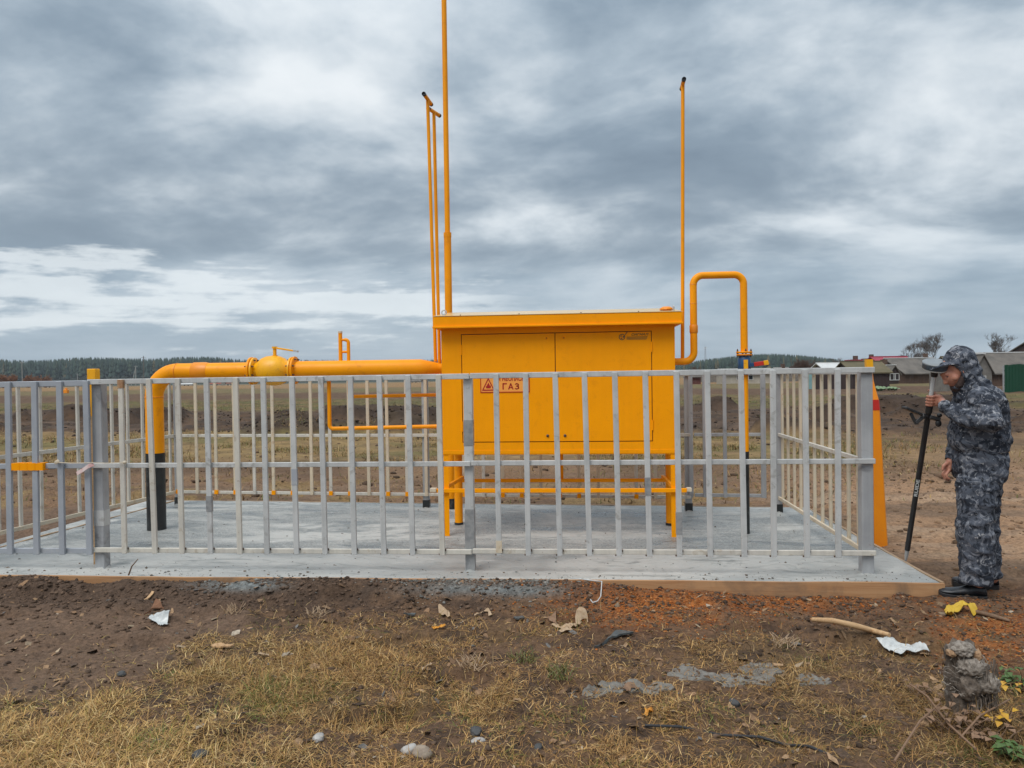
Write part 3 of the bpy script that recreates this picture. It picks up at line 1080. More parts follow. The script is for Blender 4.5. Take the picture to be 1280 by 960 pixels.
for d, xx in ((doors[0], dx0 + 0.002), (doors[1], dx1 - 0.002)):
    for z in (S(1.68), S(0.99)):
        m = MB()
        m.lathe((xx, KY - 0.004, z - 0.045), (0, 0, 1), [(0, 0.007), (0.09, 0.007)], 10)
        m.build('hinge', MT['yellow'], d, smooth=True)
# roof
rx0, rx1 = dp(541.5, 405, KY - 0.09).x, dp(853, 405, KY - 0.09).x
ry0, ry1 = KY - 0.09, KY + KD + 0.09
m = MB()
prof = [(ry0, S(1.872)), (ry0, S(1.975)), (ry1, S(2.078)), (ry1, S(1.872))]
m.quad_ring([[(x, y, z) for y, z in prof] for x in (rx0, rx1)])
roof = m.build('roof', MT['yellow'], cab, bevel=0.004)
m = MB()                                                 # turned-out drip edge along the eaves
m.bar((rx0 - 0.006, ry0 - 0.008, S(1.880)), (rx1 + 0.006, ry0 - 0.008, S(1.880)), 0.016, 0.020, (0, 0, 1))
m.build('drip_edge', MT['yellow'], roof, bevel=0.002)
m = MB()
m.quad_ring([[(x, ry0 - 0.003 if y == ry0 else y, z) for y, z in ((ry0, S(1.978)), (ry0, S(1.982)), (ry1, S(2.085)), (ry1, S(2.081)))] for x in (rx0 - 0.004, rx1 + 0.004)])
PALE = paint('sky_sheen_yellow_sheet', (0.80, 0.55, 0.24), (0.76, 0.48, 0.18), 0.22, 3, 1.0, spec=0.8)  # pale tone paints the sky's reflection onto the roof top
m.build('roof_sheet', PALE, roof)
m = MB()
vx = dp(833, 386, KY + 0.12).x
m.lathe((vx, KY + 0.12, S(1.99)), (0, 0, 1), [(0, 0.040), (0.022, 0.040), (0.023, 0.062), (0.036, 0.058), (0.050, 0.034), (0.053, 0.004)], 20)
m.build('roof_vent', MT['orange_pipe'], roof, smooth=True)
for xx, ax in ((dp(555, 392, KY + 0.05).x, (0, 1, 0)), (dp(842, 385, KY + 0.05).x, (1, 0, 0))):
    m = MB()
    zc = S(2.015)
    pts = []
    a_ = Vector(ax)
    u_ = Vector((0, 0, 1))
    w_ = a_.cross(u_)
    for k in range(17):
        an = 2 * math.pi * k / 16
        pts.append(Vector((xx, KY + 0.05, zc + 0.008)) + (u_ * math.sin(an) + w_ * math.cos(an)) * 0.021)
    m.sweep(pts, 0.0055, 8, cap=False)
    m.lathe((xx, KY + 0.05, S(1.99)), (0, 0, 1), [(0, 0.016), (0.008, 0.016), (0.01, 0.007), (0.02, 0.007)], 10)
    m.build('lifting_eye', MT['steel'], roof, smooth=True)
for f in (0.11, 0.35, 0.6, 0.83):
    xx = rx0 + (rx1 - rx0) * f
    m = MB()
    m.lathe((xx, ry0 + 0.03, S(1.985)), (0, 0, 1), [(0, 0.006), (0.007, 0.006)], 6)
    m.build('roof_screw', MT['bolt'], roof)
# legs
for pxx, x in ((572.5, None), (838.5, None)):
    q = gp(pxx, 657, SLAB_Z)
    m = MB()
    m.sweep([(q.x, 7.13, SLAB_Z - 0.01), (q.x, 7.13, KZ0 + 0.02)], 0.040, 20)
    lg = m.build('leg', MT['yellow_pipe'], cab, smooth=True)
    m = MB()
    m.sweep([(q.x, 7.13, SLAB_Z - 0.005), (q.x, 7.13, SLAB_Z + 0.022)], 0.044, 20)
    m.build('foot_ring', MT['tar'], lg, smooth=True)
for x, sgn in ((KX0 + 0.028, 1), (KX1 - 0.024, -1)):     # angle-iron legs under the front corners
    m = MB()
    m.box(x - 0.022, x + 0.022, KY + 0.004, KY + 0.010, SLAB_Z - 0.01, KZ0 + 0.01)
    m.box(x - sgn * 0.022 - 0.003, x - sgn * 0.022 + 0.003, KY + 0.0105, KY + 0.05, SLAB_Z - 0.01, KZ0 + 0.01)
    m.build('leg', MT['yellow'], cab)
zs = S(0.415)
m = MB()
sx_a, sx_b = dp(546, 614, KY).x, dp(858, 614, KY).x
m.bar((sx_a, KY - 0.012, zs), (sx_b, KY - 0.012, zs), 0.034, 0.030, (0, 0, 1))
fr = m.build('step_rail', MT['yellow'], cab, bevel=0.002)
for xa, xb in ((sx_a - 0.055, sx_a), (sx_b, sx_b + 0.04)):
    m = MB()
    m.bar((xa, KY - 0.012, zs + 0.008), (xb, KY - 0.012, zs + 0.008), 0.028, 0.07, (0, 0, 1))
    m.build('raw_end', MT['cream'], fr)
m = MB()
m.bar((KX0 + 0.10, 7.075, zs + 0.02), (KX1 - 0.02, 7.075, zs + 0.02), 0.032, 0.028, (0, 0, 1))
m.build('step_rail', MT['yellow'], cab, bevel=0.002)
for xa, xb in ((KX0 + 0.03, KX0 + 0.105), (KX1 - 0.03, KX1 - 0.06)):
    m = MB()
    m.bar((xa, KY + 0.006, zs + 0.03), (xb, 7.09, zs + 0.05), 0.030, 0.026, (0, 0, 1))
    m.build('step_brace', MT['yellow'], cab)
m = MB()
cx = dp(702, 585, 7.1).x
m.sweep([(cx, 7.12, zs + 0.02), (cx, 7.12, KZ0 + 0.01)], 0.016, 10)
m.build('drain_pipe', MT['yellow'], cab, smooth=True)

# warning sign
sxa, sxb = dp(600.5, 480, KY).x, dp(662, 480, KY).x
sza, szb = S(1.293), S(1.462)
yy = KY - 0.003
m = MB()
m.box(sxa, sxb, yy - 0.003, yy, sza, szb)
sign = tag(m.build('warning_sign', MT['sign_face']), 'small orange flammable gas warning sign with red border and flame triangle', 'sign')
w = 0.007
m = MB()
for a, c, e, g_ in ((sxa, sxb, sza, sza + w), (sxa, sxb, szb - w, szb), (sxa, sxa + w, sza + w, szb - w), (sxb - w, sxb, sza + w, szb - w)):
    m.box(a, c, yy - 0.0045, yy - 0.003, e, g_)
m.build('border', MT['red_print'], sign)
tc_, th_ = (sxa + 0.072, sza + 0.018), 0.118
tri = lambda k: [(tc_[0] - 0.058 * k, tc_[1] + th_ * (1 - k) / 3.0), (tc_[0] + 0.058 * k, tc_[1] + th_ * (1 - k) / 3.0), (tc_[0], tc_[1] + th_ * (1 + 2 * k) / 3.0)]
o_, i_ = tri(1.0), tri(0.74)
m = MB()
for k in range(3):
    j = (k + 1) % 3
    q = [o_[k], o_[j], i_[j], i_[k]]
    m.quad_ring([[(x, y, z) for x, z in q] for y in (yy - 0.0045, yy - 0.003)])
m.build('triangle', MT['red_print'], sign)
fl = [(-.020, 0), (.020, 0), (.024, .016), (.014, .030), (.012, .022), (.004, .050), (-.008, .034), (-.013, .022), (-.022, .016)]
m = MB()
m.quad_ring([[(tc_[0] + x, y, tc_[1] + 0.022 + z) for x, z in fl] for y in (yy - 0.0045, yy - 0.003)])
m.build('flame', MT['red_print'], sign)
text_mesh('ОГНЕОПАСНО', 0.05, (sxa + 0.142, yy - 0.004, sza + 0.103), MT['red_print'], sign, bold=0.0014, width=0.290, fit_h=0.038)
def stroke_letter(m, pts, x0, z0, w, h, t):
    q = [(x0 + u * w, z0 + v * h) for u, v in pts]
    for (xa_, za_), (xb_, zb_) in zip(q[:-1], q[1:]):
        d = Vector((xb_ - xa_, 0, zb_ - za_)).normalized() * t * 0.3
        m.bar((xa_ - d.x, yy - 0.0038, za_ - d.z), (xb_ + d.x, yy - 0.0038, zb_ + d.z), t, 0.0014, Vector((0, 1, 0)).cross(d))


m = MB()
gx_, gz_ = sxa + 0.205, sza + 0.030
stroke_letter(m, [(0, 0), (0, 1), (1, 1)], gx_, gz_, 0.030, 0.048, 0.011)
stroke_letter(m, [(0, 0), (0.5, 1), (1, 0)], gx_ + 0.050, gz_, 0.038, 0.048, 0.010)
stroke_letter(m, [(0.24, 0.28), (0.76, 0.28)], gx_ + 0.050, gz_, 0.038, 0.048, 0.008)
stroke_letter(m, [(0.05, 0.88), (0.45, 1.0), (0.88, 0.88), (0.88, 0.66), (0.40, 0.54), (0.95, 0.40), (0.95, 0.14), (0.45, 0.0), (0, 0.12)], gx_ + 0.108, gz_, 0.032, 0.048, 0.009)
m.build('lettering', MT['red_print'], sign)
# maker's mark on the other door
ld = doors[1]
lx, lz = dp(777.5, 421.5, KY).x, zat(777.5, 421.5, 6.57)
m = MB()
ring = [(0.028 * math.cos(a * math.pi / 12), 0.028 * math.sin(a * math.pi / 12)) for a in range(24)]
for k in range(24):
    j = (k + 1) % 24
    if k in (1, 2):
        continue
    q = [ring[k], ring[j], (ring[j][0] * 0.78, ring[j][1] * 0.78), (ring[k][0] * 0.78, ring[k][1] * 0.78)]
    m.quad_ring([[(lx + x, y, lz + z) for x, z in q] for y in (KY - 0.0042, KY - 0.003)])
for a in (0.2, 2.3, 4.4):
    q = [(0.004 * math.cos(a), 0.004 * math.sin(a)), (0.018 * math.cos(a - .5), 0.018 * math.sin(a - .5)), (0.019 * math.cos(a + .5), 0.019 * math.sin(a + .5))]
    m.quad_ring([[(lx + x, y, lz + z) for x, z in q] for y in (KY - 0.0042, KY - 0.003)])
q = [(0.006, -0.004), (0.010, -0.009), (0.052, 0.046), (0.047, 0.050)]
m.quad_ring([[(lx + x, y, lz + z) for x, z in q] for y in (KY - 0.0046, KY - 0.0032)])
m.build('emblem', MT['logo_dark'], ld)
text_mesh('СИГНАЛ', 0.04, (lx + 0.082, KY - 0.0038, lz + 0.010), MT['logo'], ld, bold=0.0008, shear=0.3, width=0.150, fit_h=0.022)
m = MB()
for z0, hgt, xb in ((-0.002, 0.0055, 0.222), (-0.013, 0.0055, 0.219), (-0.023, 0.0035, 0.212)):
    m.box(lx + 0.040, lx + xb, KY - 0.0042, KY - 0.0032, lz + z0 - hgt / 2, lz + z0 + hgt / 2)
m.build('underline', MT['logo'], ld)

# ------------------------------------------------------------------ inlet pipe with ball valve
PYL, PYR, PZ, PR = 6.86, 6.90, S(1.522), 0.083
q = gp(195, 662, SLAB_Z)
inlet = thing('gas_pipe', (q.x, PYL, SLAB_Z), 'thick yellow gas pipe rising from a black sleeve and running to the cabinet', 'pipe')


def on_pipe(pxx):
    x = dp(pxx, 462, (PYL + PYR) / 2).x
    f = (x - q.x) / (KX0 - q.x)
    return Vector((x, PYL + (PYR - PYL) * f, PZ))


m = MB()
m.sweep([(q.x, PYL, SLAB_Z - 0.02), (q.x, PYL, S(0.74))], PR + 0.004, 28)
sl = m.build('bitumen_sleeve', MT['tar'], inlet, smooth=True)
pts = fillet([(q.x, PYL, S(0.742)), (q.x, PYL, PZ), on_pipe(313)], 0.24, 14)
m = MB()
m.sweep(pts, PR, 28)
m.build('pipe', MT['yellow_pipe'], inlet, smooth=True)
for i in (1, 15):                                       # weld seams at both ends of the bend
    p, t_ = pts[i], (pts[i + 1] - pts[i - 1]).normalized()
    m = MB()
    m.lathe(p - t_ * 0.006, t_, [(0, PR), (0.003, PR + 0.004), (0.009, PR + 0.004), (0.012, PR)], 28)
    m.build('weld_seam', MT['orange_pipe'], inlet, smooth=True)
a, c = on_pipe(243), on_pipe(262)
m = MB()
m.sweep([a, a + (c - a) * 0.05, a + (c - a) * 0.8, c], [PR + 0.002, PR + 0.008, PR + 0.008, PR + 0.002], 28)
m.build('coupling', MT['orange_pipe'], inlet, smooth=True)
ax = (on_pipe(500) - on_pipe(300)).normalized()


def flange(parent, p, axis, r, th, mat, n=8, bolt_r=0.009, bl=0.03, face=-1):
    m = MB()
    m.lathe(Vector(p) - axis * th / 2, axis, [(0, r * 0.97), (0.003, r), (th - 0.003, r), (th, r * 0.97)], 32)
    fl_ = m.build('flange', mat, parent, smooth=True)
    u = axis.orthogonal().normalized()
    w_ = axis.cross(u)
    for k in range(n):
        an = 2 * math.pi * (k + 0.5) / n
        pp = Vector(p) + (u * math.cos(an) + w_ * math.sin(an)) * r * 0.84
        m = MB()
        m.lathe(pp - axis * (bl), axis, [(0, bolt_r * 0.6), (bl * 0.35, bolt_r * 0.6), (bl * 0.351, bolt_r), (bl * 1.65, bolt_r), (bl * 1.651, bolt_r * .6), (bl * 2, bolt_r * 0.6)], 6)
        m.build('bolt', MT['bolt'], fl_)
    return fl_


vl, vr = on_pipe(317), on_pipe(367)
vc = (vl + vr) / 2
flange(inlet, vl - ax * 0.014, ax, 0.132, 0.022, MT['yellow_pipe'])
flange(inlet, vl + ax * 0.014, ax, 0.128, 0.020, MT['lemon'])
flange(inlet, vr - ax * 0.014, ax, 0.128, 0.020, MT['lemon'])
flange(inlet, vr + ax * 0.014, ax, 0.132, 0.022, MT['yellow_pipe'])
L = (vr - vl).length
m = MB()
m.lathe(vl, ax, [(L * f, r) for f, r in ((0.02, 0.080), (0.14, 0.088), (0.22, 0.118), (0.34, 0.138), (0.5, 0.144), (0.66, 0.138), (0.78, 0.118), (0.86, 0.088), (0.98, 0.080))], 32)
vb = m.build('valve_body', MT['lemon'], inlet, smooth=True)
sx = on_pipe(344)
m = MB()
m.lathe((sx.x, sx.y, PZ + 0.125), (0, 0, 1), [(0, 0.030), (0.02, 0.030), (0.021, 0.017), (0.085, 0.017), (0.086, 0.026), (0.105, 0.026)], 16)
m.build('valve_stem', MT['lemon'], vb, smooth=True)
hp = on_pipe(372)
m = MB()
m.bar((sx.x - 0.02, sx.y, PZ + 0.222), (hp.x - 0.02, sx.y - 0.03, PZ + 0.185), 0.026, 0.016, (0, 1, 0))
lv = m.build('lever', MT['lemon'], vb, bevel=0.003)
m = MB()
m.bar((hp.x - 0.022, sx.y - 0.03, PZ + 0.1855), (hp.x + 0.02, sx.y - 0.034, PZ + 0.178), 0.027, 0.017, (0, 1, 0))
m.build('lever_tip', MT['steel'], lv)
m = MB()
e_ = on_pipe(526)
m.sweep([vr + ax * 0.02, e_, e_ + ax * 0.03, e_ + ax * 0.16, e_ + ax * 0.175, (KX0 + 0.01, PYR, PZ)],
        [PR + 0.004, PR + 0.004, PR - 0.002, 0.052, 0.045, 0.045], 28)
m.build('pipe', MT['yellow_pipe'], inlet, smooth=True)

# ------------------------------------------------------------------ outlet loop
OY = 6.75
ox1, ox2 = dp(867, 400, OY).x, dp(931.5, 560, OY).x
oz = S(1.548)
ozt = S(2.315)
outlet = thing('gas_pipe', (ox2, OY, SLAB_Z), 'slim yellow gas pipe looping up from the cabinet and down through a blue valve', 'pipe')
m = MB()
pts = fillet([(KX1 - 0.01, OY, oz), (ox1, OY, oz), (ox1, OY, ozt), (ox2, OY, ozt), (ox2, OY, S(1.62))], 0.085, 10)
m.sweep(pts, 0.0315, 20)
m.build('pipe', MT['yellow_pipe'], outlet, smooth=True)
m = MB()
m.sweep([(ox1, OY, S(1.80)), (ox1, OY, S(1.81)), (ox1, OY, S(1.865)), (ox1, OY, S(1.875))], [0.033, 0.037, 0.037, 0.033], 20)
m.build('coupling', MT['orange_pipe'], outlet, smooth=True)
for zz_ in (S(2.06), ozt - 0.085):
    m = MB()
    m.lathe((ox1, OY, zz_), (0, 0, 1), [(0, 0.0316), (0.003, 0.0335), (0.006, 0.0335), (0.009, 0.0316)], 20)
    m.build('weld_seam', MT['orange_pipe'], outlet, smooth=True)
zv = Vector((0, 0, 1))
flange(outlet, (ox2, OY, S(1.622)), zv, 0.070, 0.014, MT['yellow_pipe'], 4, 0.008, 0.03)
flange(outlet, (ox2, OY, S(1.600)), zv, 0.068, 0.014, MT['orange_pipe'], 4, 0.008, 0.02)
m = MB()
m.lathe((ox2, OY, S(1.444)), (0, 0, 1), [(0, 0.048), (0.02, 0.05), (0.03, 0.056), (0.12, 0.056), (0.13, 0.05), (0.15, 0.048)], 20)
bv = m.build('valve_body', MT['blue'], outlet, smooth=True)
m = MB()
m.box(ox2 - 0.018, ox2 + 0.018, OY - 0.062, OY - 0.05, S(1.475), S(1.555))
m.build('label_plate', MT['lemon'], bv)
ha = [Vector((ox2 + 0.02, OY - 0.03, S(1.505))), Vector((ox2 + 0.07, OY - 0.06, S(1.512))), Vector((ox2 + 0.15, OY - 0.075, S(1.522))), Vector((ox2 + 0.19, OY - 0.078, S(1.528)))]
for a, c, mt, w_ in ((0, 1, MT['blue'], 0.034), (1, 2, MT['red'], 0.038), (2, 3, MT['lemon'], 0.042)):
    m = MB()
    m.bar(ha[a], ha[c], 0.018, w_, (0, 1, 0))
    m.build('handle', mt, bv, bevel=0.003)
flange(outlet, (ox2, OY, S(1.437)), zv, 0.068, 0.014, MT['yellow_pipe'], 4, 0.008, 0.02)
m = MB()
m.sweep([(ox2, OY, S(0.735)), (ox2, OY, S(1.432))], 0.0315, 20)
m.build('pipe', MT['yellow_pipe'], outlet, smooth=True)
m = MB()
m.sweep([(ox2, OY, SLAB_Z - 0.01), (ox2, OY, S(0.737))], 0.033, 20)
m.build('bitumen_sleeve', MT['tar'], outlet, smooth=True)

# ------------------------------------------------------------------ impulse lines behind the thick pipe
YI = PYL + 0.16
imp = thing('impulse_pipe', (dp(426, 470, YI).x, YI, SLAB_Z), 'thin yellow pipe with a capped upright stub reaching above the thick pipe', 'pipe', 'thin pipes behind the thick gas pipe')
xa, xb = dp(425.5, 430, YI).x, dp(435.5, 430, YI).x
zt = zat(426, 414, 7.2)
m = MB()
m.sweep([(xa, YI, PZ + 0.02), (xa, YI, zt - 0.02)], 0.019, 14)
st = m.build('stub', MT['yellow_pipe'], imp, smooth=True)
m = MB()
m.lathe((xa, YI, zt - 0.021), (0, 0, 1), [(0, 0.021), (0.018, 0.021), (0.021, 0.008)], 12)
m.build('cap', MT['cream'], st, smooth=True)
for zz_ in (zat(430, 425, 7.2), zat(430, 440, 7.2)):
    m = MB()
    m.sweep([(xa, YI, zz_), (xb + (0.0 if zz_ < zt - 0.12 else -0.03), YI, zz_)], 0.012, 10)
    m.build('link_pipe', MT['yellow_pipe'], imp, smooth=True)
m = MB()
m.sweep(fillet([(xb - 0.035, YI, zat(430, 425, 7.2)), (xb, YI, zat(430, 425, 7.2)), (xb, YI, zat(434, 496, 7.1)), (KX0 + 0.02, YI, zat(540, 494, 6.95))], 0.03, 6), 0.017, 12)
m.build('pipe', MT['yellow_pipe'], imp, smooth=True)
imp2 = thing('impulse_pipe', (dp(411, 500, YI).x, YI, SLAB_Z), 'thin yellow pipe dropping below the thick pipe and turning towards the cabinet', 'pipe', 'thin pipes behind the thick gas pipe')
xc = dp(411.5, 500, YI - 0.08).x
m = MB()
m.sweep(fillet([(xc, YI - 0.08, PZ - 0.05), (xc, YI - 0.08, zat(411, 536, 7.1)), (KX0 + 0.02, YI - 0.08, zat(540, 534, 6.9))], 0.035, 6), 0.019, 12)
m.build('pipe', MT['yellow_pipe'], imp2, smooth=True)

# ------------------------------------------------------------------ vent pipes and mast
def vent(base, top, r, tdir, label, tl=0.21, bracket=None):
    v = thing('vent_pipe', base, label, 'pipe', 'slender vent pipes at the cabinet')
    base, top = Vector(base), Vector(top)
    m = MB()
    m.sweep([base, base.lerp(top, 0.5), top], r, 12)
    m.build('pipe', MT['yellow_pipe'], v, smooth=True)
    td = Vector(tdir).normalized()
    m = MB()
    m.sweep([top - td * tl * 0.5, top + td * tl * 0.5], r * 1.1, 14)
    tp = m.build('tee', MT['yellow_pipe'], v, smooth=True)
    for s_ in (-1, 1):
        m = MB()
        m.lathe(top + td * s_ * tl * 0.49, td * s_, [(0, r * 1.2), (0.024, r * 1.2), (0.025, r * 1.0), (0.012, r * 0.95)], 14)
        m.build('dark_mouth', MT['dark'], tp, smooth=True)
    return v


b1 = dp(544.5, 452, 6.92)
t1 = dp(534.5, 124, 6.95)
vent(b1, t1, 0.0165, (-0.10, -1, 0.05), 'taller of the paired vent pipes beside the mast, its mouth facing out')
b2 = dp(548.8, 395, 7.05)
b2 = Vector((b2.x, 7.05, S(1.3)))
t2 = dp(542.3, 140, 7.10)
vent(b2, t2, 0.0165, (0.28, 0.9, 0.02), 'shorter of the paired vent pipes beside the mast, ending in a crosswise tee', 0.20)
b3 = dp(853.2, 455, 6.80)
t3 = dp(853.5, 105, 6.83)
vent(b3, t3, 0.0165, (-0.05, -1, 0.02), 'lone slender vent pipe beside the outlet loop', 0.18)
mq = gp(564.5, 636, SLAB_Z)
mast = thing('lightning_mast', (mq.x, mq.y, SLAB_Z), 'tall stepped yellow lightning mast standing behind the cabinet', 'mast')
zst = zat(562, 288, 7.9)
m = MB()
m.sweep([(mq.x, mq.y, SLAB_Z + 0.11), (mq.x, mq.y, zst)], 0.040, 20)
m.build('lower_tube', MT['yellow_pipe'], mast, smooth=True)
m = MB()
m.sweep([(mq.x, mq.y, SLAB_Z - 0.01), (mq.x, mq.y, SLAB_Z + 0.115)], 0.043, 20)
m.build('tarred_foot', MT['tar'], mast, smooth=True)
m = MB()
m.sweep([(mq.x, mq.y, zst - 0.05), (mq.x, mq.y, zst - 0.001), (mq.x, mq.y, zst + 0.002), (mq.x, mq.y, 6.4)], [0.0425, 0.0425, 0.029, 0.027], 20)
m.build('middle_tube', MT['yellow_pipe'], mast, smooth=True)
m = MB()
m.sweep([(mq.x, mq.y, 6.38), (mq.x, mq.y, 7.4), (mq.x, mq.y, 7.5)], [0.014, 0.012, 0.002], 12)
m.build('rod', MT['steel'], mast, smooth=True)

# ------------------------------------------------------------------ marker posts
gm = gp(1098, 681, 0.0)
gt = dp(1086, 452, gm.y - 0.02)
mk = thing('marker_post', (gm.x, gm.y, 0), 'leaning orange marker post with red band beside the fence corner', 'post')


def mk_at(f):
    return Vector((gm.x, gm.y, -0.05)).lerp(gt, f)


def loft_sq(rings):
    m = MB()
    rr = []
    for p, w_ in rings:
        o = [(-1, -.8), (-.8, -1), (.8, -1), (1, -.8), (1, .8), (.8, 1), (-.8, 1), (-1, .8)]
        rr.append([(p.x + a * w_ / 2, p.y + c * w_ / 2, p.z) for a, c in o])
    return m.quad_ring(rr)


ORG = paint('orange_marker_plastic', (0.83, 0.27, 0.004), (0.78, 0.22, 0.004), 0.4, 5, 0.7, (0.5, 0.2, 0.05), 0.3, 12)
loft_sq([(mk_at(0), 0.125), (mk_at(0.745), 0.112)]).build('shaft', ORG, mk, smooth=True)
loft_sq([(mk_at(0.745), 0.116), (mk_at(0.80), 0.108)]).build('red_band', MT['red'], mk)
loft_sq([(mk_at(0.80), 0.104), (mk_at(0.845), 0.078), (mk_at(0.90), 0.050), (mk_at(0.955), 0.042)]).build('neck', ORG, mk, smooth=True)
loft_sq([(mk_at(0.95), 0.056), (mk_at(1.012), 0.056)]).build('cap', MT['lemon'], mk)
yk = FY + 0.11
kx = dp(117.5, 500, yk).x
mk2 = thing('marker_stake', (kx, yk, SLAB_Z), 'wooden stake with a square yellow cap in the gap beside the gate', 'post')
m = MB()
m.box(kx - 0.022, kx + 0.022, yk - 0.015, yk + 0.015, SLAB_Z - 0.01, dp(117, 474, yk).z)
sk = m.build('stake', MT['stick'], mk2)
m = MB()
m.box(kx - 0.024, kx + 0.024, yk - 0.017, yk + 0.017, dp(117, 520, yk).z, dp(117, 474, yk).z + 0.001)
m.build('painted_length', MT['lemon'], mk2)
za, zb = dp(117, 474.5, yk).z, dp(117, 461, yk).z
m = MB()
m.box(kx - 0.036, kx + 0.036, yk - 0.03, yk + 0.03, za, zb)
m.build('cap', MT['lemon'], mk2, bevel=0.004)

# ------------------------------------------------------------------ far background
def gz(x, y):
    return float(terrain(np.array([x]), np.array([y]))[0])


def plain(name, c, c2=None, rough=0.8, scale=3.0, amount=0.8):
    return paint(name, c, c2, rough, scale, amount, bmp=0)


MT['slate'] = plain('weathered_slate_roof', (0.145, 0.125, 0.105), (0.085, 0.078, 0.07), 0.85, 0.9)
MT['moss_roof'] = plain('mossy_roof', (0.135, 0.105, 0.055), (0.09, 0.085, 0.05), 0.9, 1.2)
MT['red_roof'] = plain('crimson_metal_roof', (0.33, 0.03, 0.055), (0.26, 0.03, 0.05), 0.5, 1.5)
MT['white_roof'] = plain('white_sheet_roof', (0.60, 0.60, 0.58), (0.48, 0.48, 0.47), 0.5, 1.5)
MT['brown_wall'] = plain('dark_brown_cladding', (0.040, 0.024, 0.022), (0.055, 0.033, 0.028), 0.7, 2.0)
MT['grey_wood'] = plain('weathered_grey_boards', (0.185, 0.17, 0.15), (0.12, 0.11, 0.10), 0.85, 2.5)
MT['log_wall'] = plain('brown_log_wall', (0.105, 0.062, 0.042), (0.075, 0.046, 0.034), 0.85, 2.0)
MT['beige_wall'] = plain('beige_plaster', (0.44, 0.40, 0.33), (0.36, 0.32, 0.26), 0.8, 1.5)
MT['green_fence'] = plain('green_profiled_sheet', (0.004, 0.055, 0.026), (0.004, 0.045, 0.02), 0.45, 1.5)
MT['teal'] = plain('teal_painted_door', (0.20, 0.34, 0.34), (0.16, 0.28, 0.28), 0.6, 2.0)
MT['glass'] = plain('dark_window_glass', (0.02, 0.025, 0.03), None, 0.12, 3)
MT['bark_far'] = plain('grey_brown_bark', (0.13, 0.112, 0.10), (0.095, 0.082, 0.075), 0.9, 3)
MT['twig_red'] = plain('reddish_brown_twigs', (0.125, 0.075, 0.055), (0.09, 0.06, 0.045), 0.9, 3)
MT['leaf_green'] = plain('cabbage_leaf', (0.16, 0.24, 0.11), (0.24, 0.30, 0.20), 0.6, 4)


def rotz(p, a):
    return (p[0] * math.cos(a) - p[1] * math.sin(a), p[0] * math.sin(a) + p[1] * math.cos(a), p[2])


